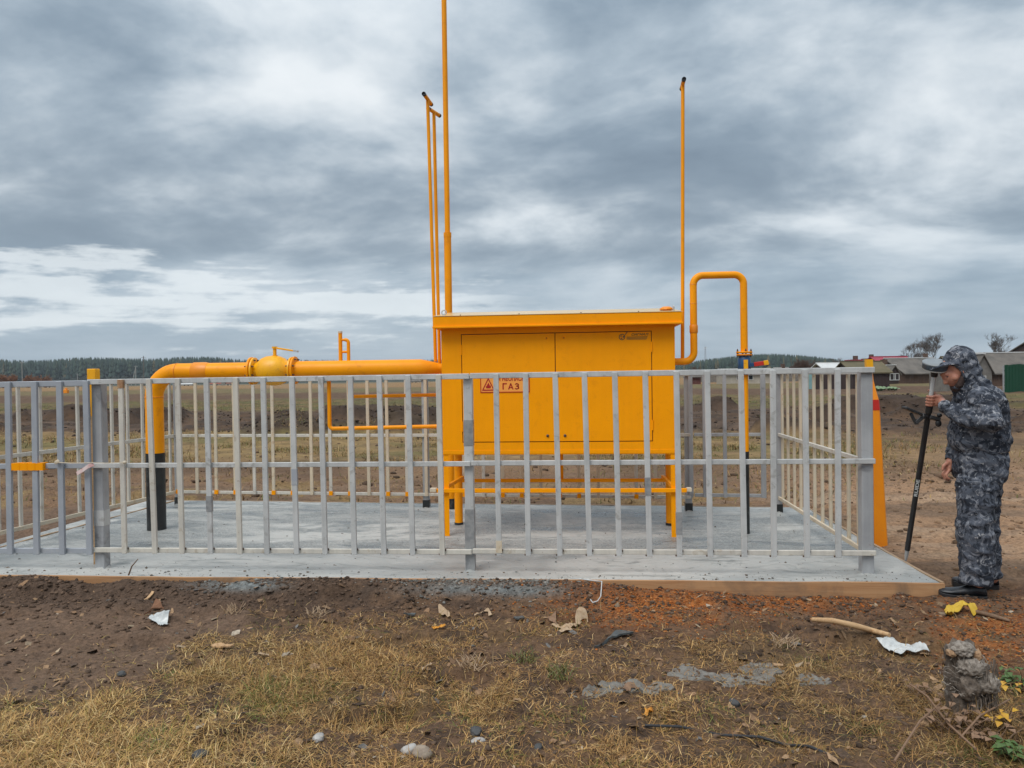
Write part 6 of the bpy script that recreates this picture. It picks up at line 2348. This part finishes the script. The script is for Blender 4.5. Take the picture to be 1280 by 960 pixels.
for k, (px_, py_, lab) in enumerate(((655, 825, 'small green tuft in the middle of the straw'), (700, 842, 'green tuft near the grey cement spills'), (588, 832, 'yellow green tuft left of two greener ones'),
                                     (980, 805, 'pale tuft in dark earth near the peeled stick'), (395, 770, 'tan tuft close to the dark earth by the board'), (290, 765, 'dry tuft at the rim of the dark earth'))):
    weed('grass_tuft', lab, px_, py_, 46, 0.085, 200 + k, [GG, GG, LEAF[0], LEAF[0], LEAF[0], LEAF[0]][k], rad=0.06, group='grass tufts in the straw')
for k, (pts_, r) in enumerate(((((1137, 868), (1160, 893), (1186, 920), (1220, 962)), 0.0045), (((1118, 968), (1150, 925), (1176, 893)), 0.0045), (((1200, 938), (1225, 918), (1262, 888)), 0.004))):
    m = MB()
    m.sweep([on_ground(x, y, 0.05 + 0.03 * (i % 2)) for i, (x, y) in enumerate(pts_)], r, 7)
    tag(m.build('dry_stalk', LEAF[2], smooth=True), ('long dry stalk running down past the front of the stump', 'reddish dry stalk crossing another before the stump', 'dry stalk arching from the stump foot to the yellow sprig')[k], 'stalk')


# ------------------------------------------------------------------ surveyor
def remesh(mb, voxel, smooth_it=3):
    me = mb.mesh('tmp')
    tmp = bpy.data.objects.new('tmp', me)
    COL.objects.link(tmp)
    md = tmp.modifiers.new('r', 'REMESH')
    md.mode = 'VOXEL'
    md.voxel_size = voxel
    ms = tmp.modifiers.new('s', 'SMOOTH')
    ms.factor = 0.5
    ms.iterations = smooth_it
    dg = bpy.context.evaluated_depsgraph_get()
    out = bpy.data.meshes.new_from_object(tmp.evaluated_get(dg))
    bpy.data.objects.remove(tmp)
    bpy.data.meshes.remove(me)
    return out


def finish(me, name, mat, parent, wrinkle=0.0, wscale=9.0, seed=0, stretch=(1, 1, 0.45), keep_world=False):
    n = len(me.vertices)
    co = np.zeros(n * 3)
    me.vertices.foreach_get('co', co)
    co = co.reshape(-1, 3)
    if wrinkle:
        no = np.zeros(n * 3)
        me.vertex_normals.foreach_get('vector', no)
        no = no.reshape(-1, 3)
        q_ = co * wscale * np.array(stretch)
        w1 = fbm(q_[:, 0] + 1.3 * q_[:, 2], q_[:, 1], 3, seed, z=q_[:, 2] * 2.4)
        w2 = fbm(q_[:, 0] * 2.1 - q_[:, 2] * 1.8, q_[:, 1] * 2.1, 3, seed + 7, z=q_[:, 2] * 1.7)
        d = (np.clip(1 - np.abs(w1 - 0.5) * 6, 0, 1) - 0.35) * 0.9 + (w2 - 0.5) * 1.1
        co = co + no * (d * wrinkle)[:, None]
    co = co - np.array(wloc(parent))
    me.vertices.foreach_set('co', co.ravel())
    me.update()
    me.name = name
    me.shade_smooth()
    me.materials.clear()
    me.materials.append(mat)
    o = bpy.data.objects.new(name, me)
    COL.objects.link(o)
    if parent:
        o.parent = parent
    return o


def skin_mat():
    m, t, b = base_mat('skin', 0.5)
    p = coords(t, 'World')
    n = t.noise(35, 4, 0.6, p)
    col = t.mix(t.smooth(n, 0.35, 0.65), (0.50, 0.235, 0.155), (0.40, 0.165, 0.11))
    t.l.new(col, b.inputs['Base Color'])
    b.inputs['Subsurface Weight'].default_value = 0.08
    b.inputs['Subsurface Radius'].default_value = (0.01, 0.004, 0.002)
    bump(t, b, t.noise(120, 3, 0.6, p), 0.15, 0.002)
    return m


def camo_mat(name, dark=1.0):
    m, t, b = base_mat(name, 0.85, 0, 0.25)
    p = coords(t, 'World')
    a = t.noise(11, 4, 0.60, p, 1.4)
    mp = t.add('ShaderNodeMapping', {0: p})
    mp.inputs['Location'].default_value = (5.2, 1.3, 9.1)
    c = t.noise(15, 5, 0.64, mp.outputs[0], 1.6)
    mp2 = t.add('ShaderNodeMapping', {0: p})
    mp2.inputs['Location'].default_value = (1.2, 7.3, 3.1)
    e = t.noise(26, 4, 0.62, mp2.outputs[0], 1.2)
    k = dark
    col = t.mix(t.smooth(a, 0.44, 0.55), (0.026 * k, 0.031 * k, 0.043 * k), (0.085 * k, 0.095 * k, 0.118 * k))
    col = t.mix(t.smooth(c, 0.53, 0.60), col, (0.20 * k, 0.208 * k, 0.232 * k))
    col = t.mix(t.smooth(c, 0.42, 0.37), col, (0.012 * k, 0.014 * k, 0.019 * k))
    col = t.mix(t.math('MULTIPLY', t.smooth(e, 0.62, 0.67), 0.8), col, (0.42 * k, 0.42 * k, 0.43 * k))
    t.l.new(col, b.inputs['Base Color'])
    w = t.math('ADD', t.noise(420, 2, 0.5, p), t.math('MULTIPLY', t.noise(30, 4, 0.6, p, 0.5), 3.0))
    bump(t, b, w, 0.45, 0.006)
    return m


def person():
    YB = 5.28                                            # body's upright plane
    near, far = -0.19, 0.17                              # shoulder offsets towards and away from the camera
    J = lambda px, py, off=0.0: dp(px, py, YB + off)
    skin = skin_mat()
    jk, tr = camo_mat('camouflage_jacket_cloth', 1.05), camo_mat('camouflage_trouser_cloth', 1.0)
    # survey pole comes first: the hand closes on it
    base = gp(1132, 701, SLAB_Z)
    foot_z = gz(base.x + 0.05, base.y)
    topp = dp(1168.5, 464, YB + 0.04)
    axis = (topp - Vector(base)).normalized()
    pole_at = lambda py: base + (topp - base) * ((701 - py) / (701 - 464))

    rov = thing('survey_pole', base, 'black and white survey pole leaning on the board edge, topped by a receiver', 'survey pole')
    m = MB()
    tipz = base - axis * 0.02
    m.sweep([tipz, base + axis * 0.05, base + axis * 0.10], [0.004, 0.013, 0.015], 14)
    m.build('steel_tip', MT['steel'], rov, smooth=True)
    m = MB()
    m.sweep([base + axis * 0.095, pole_at(505)], [0.0185, 0.0185], 18)
    low = m.build('lower_tube', MT['dark'], rov, smooth=True)
    m = MB()
    m.sweep([pole_at(507), pole_at(469)], 0.0145, 18)
    m.build('upper_tube', MT['white_plastic'], rov, smooth=True)
    m = MB()
    m.sweep([pole_at(512), pole_at(502)], 0.0235, 18)
    m.build('clamp_collar', MT['dark'], rov, smooth=True)
    m = MB()
    m.sweep([pole_at(470), pole_at(463)], [0.021, 0.026], 16)
    m.build('neck', MT['dark'], rov, smooth=True)
    br = pole_at(517)
    m = MB()
    m.bar(br, br + Vector((-0.05, -0.02, 0.01)), 0.03, 0.03)
    m.bar(br + Vector((0.0, -0.03, 0.0)), br + Vector((0.065, -0.035, -0.02)), 0.026, 0.03)
    m.ellipsoid(br + Vector((0.062, -0.035, 0.012)), 0.018, 0.018, 0.016, seg=10, rows=8)
    m.ellipsoid(br + Vector((0.055, -0.035, -0.045)), 0.022, 0.016, 0.026, seg=10, rows=8)
    m.bar(br + Vector((-0.04, -0.02, 0.0)), br + Vector((-0.10, -0.03, -0.045)), 0.022, 0.03)
    m.build('clamp', MT['dark'], rov, bevel=0.003)
    m = MB()
    m.bar(br + Vector((-0.06, -0.02, 0.02)), br + Vector((-0.175, -0.03, 0.070)), 0.07, 0.018, (0, 1, 0))
    m.bar(br + Vector((-0.13, -0.03, 0.03)), br + Vector((-0.10, -0.03, -0.035)), 0.02, 0.02)
    m.build('controller_cradle', MT['dark'], rov, bevel=0.004)
    rc = pole_at(463)
    m = MB()
    m.lathe(rc, axis, [(0, 0.05), (0.004, 0.072), (0.018, 0.083), (0.050, 0.084)], 28)
    rcv = m.build('receiver', MT['receiver_dark'], rov, smooth=True)
    m = MB()
    m.lathe(rc + axis * 0.0502, axis, [(0, 0.085), (0.007, 0.085), (0.013, 0.078), (0.016, 0.05), (0.017, 0.005)], 28)
    m.build('cover', MT['receiver'], rcv, smooth=True)
    m = MB()
    m.lathe(rc + axis * 0.004 + Vector((0, 0, 0)), axis, [(0, 0.0735), (0.010, 0.0805), (0.011, 0.0805)], 28)
    m.build('rim', MT['white_plastic'], rcv, smooth=True)
    # lettering down the tube
    tw = pole_at(596)
    te = pole_at(620)
    ydir = (C - tw).normalized()
    ydir = (ydir - axis * ydir.dot(axis)).normalized()
    xdir = axis
    up_ = ydir.cross(xdir)
    rot = Matrix((xdir, up_, ydir)).transposed()
    text_mesh('RUIDE', 0.03, pole_at(614) + ydir * 0.0192 - up_ * 0.011, MT['white_plastic'], low, width=0.135, rot=rot, bold=0.0008, fit_h=0.022)

    # ---------------- body: one continuous surface
    b = MB()
    hc = J(1194, 462)                                    # head
    tilt = Matrix.Rotation(R(-36), 3, 'Y')               # chin down, facing -X
    b.ellipsoid(hc + Vector((0.012, 0, 0.008)), 0.086, 0.072, 0.104, tilt)
    b.ellipsoid(hc + Vector((-0.020, 0, -0.040)), 0.064, 0.060, 0.080, tilt)
    fx = lambda dx, dy, dz: hc + tilt @ Vector((dx, dy, dz))
    b.capsule(fx(-0.082, 0, 0.004), 0.010, fx(-0.102, 0, -0.034), 0.016)         # nose
    b.capsule(fx(-0.094, -0.012, -0.036), 0.010, fx(-0.094, 0.012, -0.036), 0.010)
    b.capsule(fx(-0.078, -0.034, 0.018), 0.013, fx(-0.078, 0.034, 0.018), 0.013)  # brow
    b.capsule(fx(-0.080, -0.020, -0.064), 0.009, fx(-0.080, 0.020, -0.064), 0.009)  # lips
    b.capsule(fx(-0.078, -0.018, -0.078), 0.009, fx(-0.078, 0.018, -0.078), 0.009)
    b.ellipsoid(fx(-0.068, 0, -0.108), 0.026, 0.032, 0.022)                       # chin
    for s in (-1, 1):
        b.ellipsoid(fx(-0.050, s * 0.046, -0.028), 0.026, 0.020, 0.026)           # cheek
        b.ellipsoid(fx(0.012, s * 0.078, -0.015), 0.018, 0.010, 0.032)            # ear
    nk = J(1212, 487)
    b.capsule(hc + Vector((0.045, 0, -0.05)), 0.056, nk, 0.064)
    pel = J(1226, 578)
    ch = J(1226, 512)
    b.capsule(nk, 0.07, ch, 0.115)
    b.capsule(ch, 0.115, pel, 0.115)
    sN, sF = J(1228, 499, near * 0.78), J(1215, 499, far * 0.78)
    eN, wN = J(1238, 527, near - 0.07), J(1180, 507, -0.07)
    eF, wF = J(1209, 538, far + 0.03), J(1189, 574, far - 0.06)
    for s_, e_, m_, w_ in ((sN, eN, J(1208, 522, -0.15), wN), (sF, eF, eF.lerp(wF, 0.5), wF)):
        b.capsule(ch, 0.10, s_, 0.045)
        b.capsule(s_, 0.046, e_, 0.040)
        b.capsule(e_, 0.038, m_, 0.034)
        b.capsule(m_, 0.034, w_, 0.028)
    hipN, hipF = pel + Vector((0, -0.09, -0.03)), pel + Vector((0.01, 0.09, -0.03))
    kN, aN = J(1219, 652, -0.13), J(1223, 729, -0.14)
    kF, aF = J(1229, 650, 0.10), J(1240, 722, 0.13)
    for h_, k_, a_ in ((hipN, kN, aN), (hipF, kF, aF)):
        b.capsule(h_, 0.085, k_, 0.058)
        b.capsule(k_, 0.056, a_, 0.04)
    # gripping hand: palm beside the pole, four fingers wrapped over its near side
    hp = pole_at(497)
    side_x = Vector((1, 0, 0))
    side_x = (side_x - axis * side_x.dot(axis)).normalized()
    toward = axis.cross(side_x)                          # away from or towards the camera
    if toward.y > 0:
        toward = -toward
    pc = hp + side_x * 0.045 + toward * 0.018
    b.capsule(wN, 0.028, pc + side_x * 0.02, 0.026)
    b.ellipsoid(pc + side_x * 0.006, 0.034, 0.020, 0.045)
    R_ = 0.0255
    for k, (dz, L_) in enumerate(((0.034, 1.0), (0.012, 1.08), (-0.010, 1.02), (-0.031, 0.84))):
        r = (0.0102, 0.0104, 0.0100, 0.0088)[k]
        pts = []
        for ang in (-12, 38, 88, 138, 178):
            a = R(ang * (0.85 + 0.15 * L_))
            pts.append(hp + axis * (dz - 0.006 * ang / 178) + (side_x * math.cos(a) + toward * math.sin(a)) * (R_ + (0.012 if ang < 0 else 0)))
        pts[0] = pc + axis * dz + toward * 0.010
        for i in range(4):
            b.capsule(pts[i], r * (1.06 - 0.04 * i), pts[i + 1], r * (1.02 - 0.05 * i), 10)
    th = [pc + axis * 0.022 - toward * 0.012, hp + side_x * 0.024 - toward * 0.022 + axis * 0.044, hp - side_x * 0.006 - toward * 0.027 + axis * 0.060]
    b.capsule(th[0], 0.014, th[1], 0.012, 10)
    b.capsule(th[1], 0.0118, th[2], 0.0098, 10)
    # hanging hand, loosely curled
    hd = (J(1183, 590, far - 0.07) - wF).normalized()
    hp2 = wF + hd * 0.055
    b.capsule(wF, 0.027, hp2, 0.030)
    b.ellipsoid(wF + hd * 0.062, 0.022, 0.036, 0.040)
    fwd = Vector((-1, 0, 0))
    fwd = (fwd - hd * fwd.dot(hd)).normalized()
    lat = hd.cross(fwd)
    for k, (o_, L_) in enumerate(((-0.030, 0.92), (-0.010, 1.05), (0.010, 1.0), (0.029, 0.80))):
        q0 = wF + hd * 0.088 + lat * o_
        q1 = q0 + (hd * 0.9 + fwd * 0.25).normalized() * 0.034 * L_
        q2 = q1 + (hd * 0.75 - fwd * 0.55).normalized() * 0.026 * L_
        q3 = q2 + (hd * 0.1 - fwd * 1.0).normalized() * 0.018 * L_
        r = (0.0100, 0.0102, 0.0098, 0.0086)[k]
        for a_, c_, s_ in ((q0, q1, 1.0), (q1, q2, 0.95), (q2, q3, 0.88)):
            b.capsule(a_, r * s_, c_, r * s_ * 0.95, 10)
    t0 = wF + hd * 0.040 + fwd * 0.022 - lat * 0.020
    t1_ = t0 + (hd * 0.75 + fwd * 0.6 - lat * 0.2).normalized() * 0.036
    t2_ = t1_ + (hd * 0.95 - fwd * 0.1).normalized() * 0.028
    b.capsule(t0, 0.015, t1_, 0.0118, 10)
    b.capsule(t1_, 0.0115, t2_, 0.0095, 10)
    me = remesh(b, 0.0050, 2)
    body = finish(me, 'person', skin, None)
    tag(body, 'surveyor in grey camouflage suit and hood, head bowed, gripping the survey pole', 'person')
    EY = paint('eye_dark', (0.03, 0.022, 0.018), None, 0.2, bmp=0)
    for s in (-1, 1):
        m = MB()
        m.ellipsoid(fx(-0.080, s * 0.031, 0.001), 0.010, 0.012, 0.008, seg=12, rows=8)
        m.build('eye', EY, body, smooth=True)
    m = MB()
    m.ellipsoid(fx(-0.060, 0, -0.102), 0.042, 0.054, 0.038, tilt)
    m.capsule(fx(-0.035, 0, -0.10), 0.046, J(1202, 484), 0.052)
    for s in (-1, 1):
        m.capsule(fx(-0.056, s * 0.044, -0.088), 0.024, fx(-0.006, s * 0.064, -0.045), 0.018)
    me = remesh(m, 0.005, 2)
    finish(me, 'dark_lower_face', paint('lower_face_dark', (0.055, 0.032, 0.026), (0.03, 0.02, 0.018), 0.9, 90, 1.0, bmp=0.5), body)  # dark shape over chin, jaw and front of the neck

    # ---------------- jacket with hood
    def ring(c, rx, ry, tiltz=0.0, n=28, flat=1.0):
        out = []
        for k in range(n):
            a = 2 * math.pi * k / n
            x = rx * math.copysign(abs(math.cos(a)) ** 0.85, math.cos(a))
            y = ry * math.copysign(abs(math.sin(a)) ** 0.85, math.sin(a))
            out.append((c.x + x, c.y + y, c.z + tiltz * x))
        return out

    def mid(pa, pb, py, off=0.0):
        a, c = J(pa, py, off), J(pb, py, off)
        return (a + c) / 2, (c - a).length / 2
    m = MB()
    rings = []
    for pa, pb, py, ry, tz in ((1204, 1247, 566, 0.165, 0.0), (1196, 1254, 561, 0.178, 0.0), (1190, 1258, 553, 0.190, 0.02), (1191, 1256, 543, 0.188, 0.03), (1193, 1254, 528, 0.190, 0.04),
                               (1195, 1253, 512, 0.198, 0.05), (1199, 1249, 499, 0.200, 0.06), (1203, 1243, 489, 0.175, 0.08), (1206, 1232, 481, 0.110, 0.10)):
        c_, rx = mid(pa, pb, py)
        rings.append(ring(c_, rx, ry, tz))
    m.quad_ring(rings)
    m.capsule(J(1226, 497, near * 0.85), 0.080, J(1240, 527, near - 0.075), 0.072)
    m.capsule(J(1240, 527, near - 0.075), 0.074, J(1208, 522, -0.15), 0.064)
    m.capsule(J(1208, 522, -0.15), 0.062, J(1186, 511, -0.085), 0.047)
    m.capsule(J(1187, 511, -0.088), 0.047, J(1180, 507.5, -0.072), 0.040)
    m.capsule(J(1214, 497, far * 0.9), 0.080, J(1204, 538, far + 0.03), 0.068)
    m.capsule(J(1204, 538, far + 0.03), 0.066, J(1192, 566, far - 0.045), 0.050)
    m.capsule(J(1192, 566, far - 0.045), 0.044, J(1190, 573, far - 0.058), 0.039)
    # hood: shell round the back and crown of the head, gathered at the neck
    m.ellipsoid(J(1201.5, 455.5), 0.108, 0.096, 0.130, Matrix.Rotation(R(-20), 3, 'Y'), 28, 20)
    m.ellipsoid(J(1207, 466), 0.094, 0.094, 0.112, None, 24, 16)
    m.capsule(J(1208, 470), 0.086, J(1217, 488), 0.112)
    m.capsule(J(1199, 482), 0.056, J(1207, 488), 0.090)
    me = remesh(m, 0.0085, 5)
    # open the hood where the face looks out
    bm = bmesh.new()
    bm.from_mesh(me)
    fc = J(1185.5, 464)
    it = tilt.transposed()
    kill = []
    for v in bm.verts:
        q_ = it @ (v.co - fc)
        if q_.x < 0.035 and (q_.y / 0.074) ** 2 + ((q_.z + 0.022) / 0.078) ** 2 < 1 and q_.x > -0.2:
            kill.append(v)
    bmesh.ops.delete(bm, geom=kill, context='VERTS')
    bm.to_mesh(me)
    bm.free()
    jo = finish(me, 'jacket', jk, body, 0.0150, 8.0, 3)
    sol = jo.modifiers.new('cloth', 'SOLIDIFY')
    sol.thickness = 0.006
    sol.offset = -1
    # cuffs and hem
    for a_, c_, r_ in ((J(1184, 509.5, -0.080), J(1178, 506.5, -0.068), 0.043), (J(1191.5, 568, far - 0.048), J(1189.5, 575, far - 0.060), 0.042)):
        m = MB()
        m.sweep([a_, a_.lerp(c_, 0.5), c_], [r_ + 0.002, r_ + 0.004, r_], 20, cap=False)
        cu = m.build('cuff', jk, jo, smooth=True)
    # peaked cap under the hood
    m = MB()
    cc = J(1199, 455)
    rows_ = []
    for k in range(9):
        f = k / 8
        L_ = 0.155 * f
        half = 0.086 * math.sqrt(max(0.0, 1 - (f * 0.97) ** 2.6)) + 0.004
        row = []
        for j in range(11):
            s = -1 + 2 * j / 10
            q_ = Vector((-0.045 - L_, s * half, 0.012 - 0.016 * s * s - 0.05 * f * f))
            row.append(cc + Matrix.Rotation(R(6), 3, 'Y') @ q_)
        rows_.append(row)
    base_i = 0
    for r_ in rows_:
        m.v.extend([tuple(q_) for q_ in r_])
    for r_ in rows_:
        m.v.extend([(q_.x, q_.y, q_.z - 0.006) for q_ in r_])
    nn = 11
    off_ = 9 * nn
    for i in range(8):
        for j in range(10):
            a_ = i * nn + j
            m.f.append((a_, a_ + 1, a_ + nn + 1, a_ + nn))
            m.f.append((off_ + a_, off_ + a_ + nn, off_ + a_ + nn + 1, off_ + a_ + 1))
    for i in range(8):
        for j in (0, 10):
            a_ = i * nn + j
            m.f.append((a_, a_ + nn, off_ + a_ + nn, off_ + a_))
    for j in range(10):
        a_ = 8 * nn + j
        m.f.append((a_, a_ + 1, off_ + a_ + 1, off_ + a_))
        m.f.append((j, j + 1, off_ + j + 1, off_ + j))
    m.build('cap_peak', camo_mat('cap_cloth', 1.15), body, smooth=True)

    # ---------------- trousers
    m = MB()
    rings = []
    for pa, pb, py, ry in ((1203, 1247, 552, 0.14), (1198, 1252, 562, 0.170), (1196, 1254, 575, 0.182), (1196, 1253, 590, 0.188), (1199, 1250, 600, 0.180)):
        c_, rx = mid(pa, pb, py)
        rings.append(ring(c_, rx, ry))
    m.quad_ring(rings)
    for spec in (((1197, 1246, 596, -0.085, 0.108), (1199, 1243, 622, -0.115, 0.104), (1198, 1240, 650, -0.130, 0.100), (1199, 1240, 680, -0.138, 0.098), (1202, 1240, 706, -0.142, 0.092), (1202, 1239, 722, -0.145, 0.086), (1201, 1238, 730, -0.145, 0.080)),
                 ((1203, 1251, 596, 0.085, 0.108), (1207, 1247, 622, 0.105, 0.104), (1212, 1245, 650, 0.118, 0.100), (1219, 1246, 680, 0.126, 0.096), (1222, 1248, 704, 0.130, 0.092), (1223, 1249, 720, 0.132, 0.085))):
        rings = []
        for pa, pb, py, off, ry in spec:
            c_, rx = mid(pa, pb, py, off)
            rings.append(ring(c_, rx, ry))
        m.quad_ring(rings)
    me = remesh(m, 0.0085, 5)
    to = finish(me, 'trousers', tr, body, 0.0150, 7.0, 13, (1, 1, 0.6))
    m = MB()                                             # side pocket flap and seam
    c_, rx = mid(1203, 1226, 604, -0.205)
    q0, q1 = J(1203, 603, -0.225), J(1225, 604, -0.230)
    m.bar(q0, q1, 0.022, 0.010, (0, 0, 1))
    m.build('pocket_flap', tr, to, bevel=0.003)

    # ---------------- shoes
    SH = paint('black_rubber_shoe', (0.012, 0.014, 0.018), (0.022, 0.025, 0.03), 0.42, 20, 0.8, (0.09, 0.065, 0.045), 0.35, 18)
    for hx, hy, tx, ty, off in ((1232, 748, 1183, 736, -0.15), (1247, 738, 1205, 729, 0.14)):
        heel = J(hx, hy, off)
        toe = J(tx, ty, off)
        heel.z = gz(heel.x, heel.y)
        d_ = Vector((toe.x - heel.x, 0.06, 0)).normalized()
        L_ = 0.285
        heel = heel - d_ * 0.005
        s_ = Vector((-d_.y, d_.x, 0))
        g0 = min(gz(heel.x, heel.y), 0.03)
        m = MB()
        rings = []
        prof = [(0.0, 0.026, 0.055), (0.04, 0.036, 0.092), (0.22, 0.038, 0.098), (0.38, 0.038, 0.086), (0.55, 0.044, 0.070), (0.75, 0.049, 0.058), (0.9, 0.043, 0.050), (0.98, 0.028, 0.040), (1.0, 0.014, 0.032)]
        for f, w_, h_ in prof:
            c_ = heel + d_ * L_ * f
            up = 0.010 * max(0, f - 0.7) / 0.3
            q_ = []
            for k in range(16):
                a = 2 * math.pi * k / 16
                yy_ = math.cos(a) * w_
                zz_ = g0 + 0.018 + up + (h_ - 0.018) * (0.5 + 0.5 * math.sin(a))
                q_.append((c_.x + s_.x * yy_, c_.y + s_.y * yy_, zz_))
            rings.append(q_)
        m.quad_ring(rings)
        so = m.build('shoe', SH, body, smooth=True)
        m = MB()
        rings = []
        for f, w_, h_ in prof:
            c_ = heel + d_ * L_ * f
            up = 0.010 * max(0, f - 0.7) / 0.3
            w2 = w_ + 0.004
            rings.append([(c_.x + s_.x * a, c_.y + s_.y * a, g0 + up + z) for a, z in ((-w2, -0.012), (w2, -0.012), (w2, 0.024), (-w2, 0.024))])
        m.quad_ring(rings)
        m.build('sole', MT['dark'], so, bevel=0.002)


person()


# ------------------------------------------------------------------ damp air over the fields
m = MB()
m.box(-2100, 2100, -1500, 1500, -7.0, 60.0)
hz = m.build('haze', None)
hm = bpy.data.materials.new('damp_air')
hm.use_nodes = True
ht = hm.node_tree
ht.nodes.clear()
ho = ht.nodes.new('ShaderNodeOutputMaterial')
hv = ht.nodes.new('ShaderNodeVolumePrincipled')
hv.inputs['Color'].default_value = (0.80, 0.88, 0.97, 1)
hv.inputs['Density'].default_value = 0.00017
hv.inputs['Anisotropy'].default_value = 0.0
ht.links.new(hv.outputs[0], ho.inputs['Volume'])
hz.data.materials.append(hm)
tag(hz, 'thin damp air between the fence and the forest', kind='stuff')
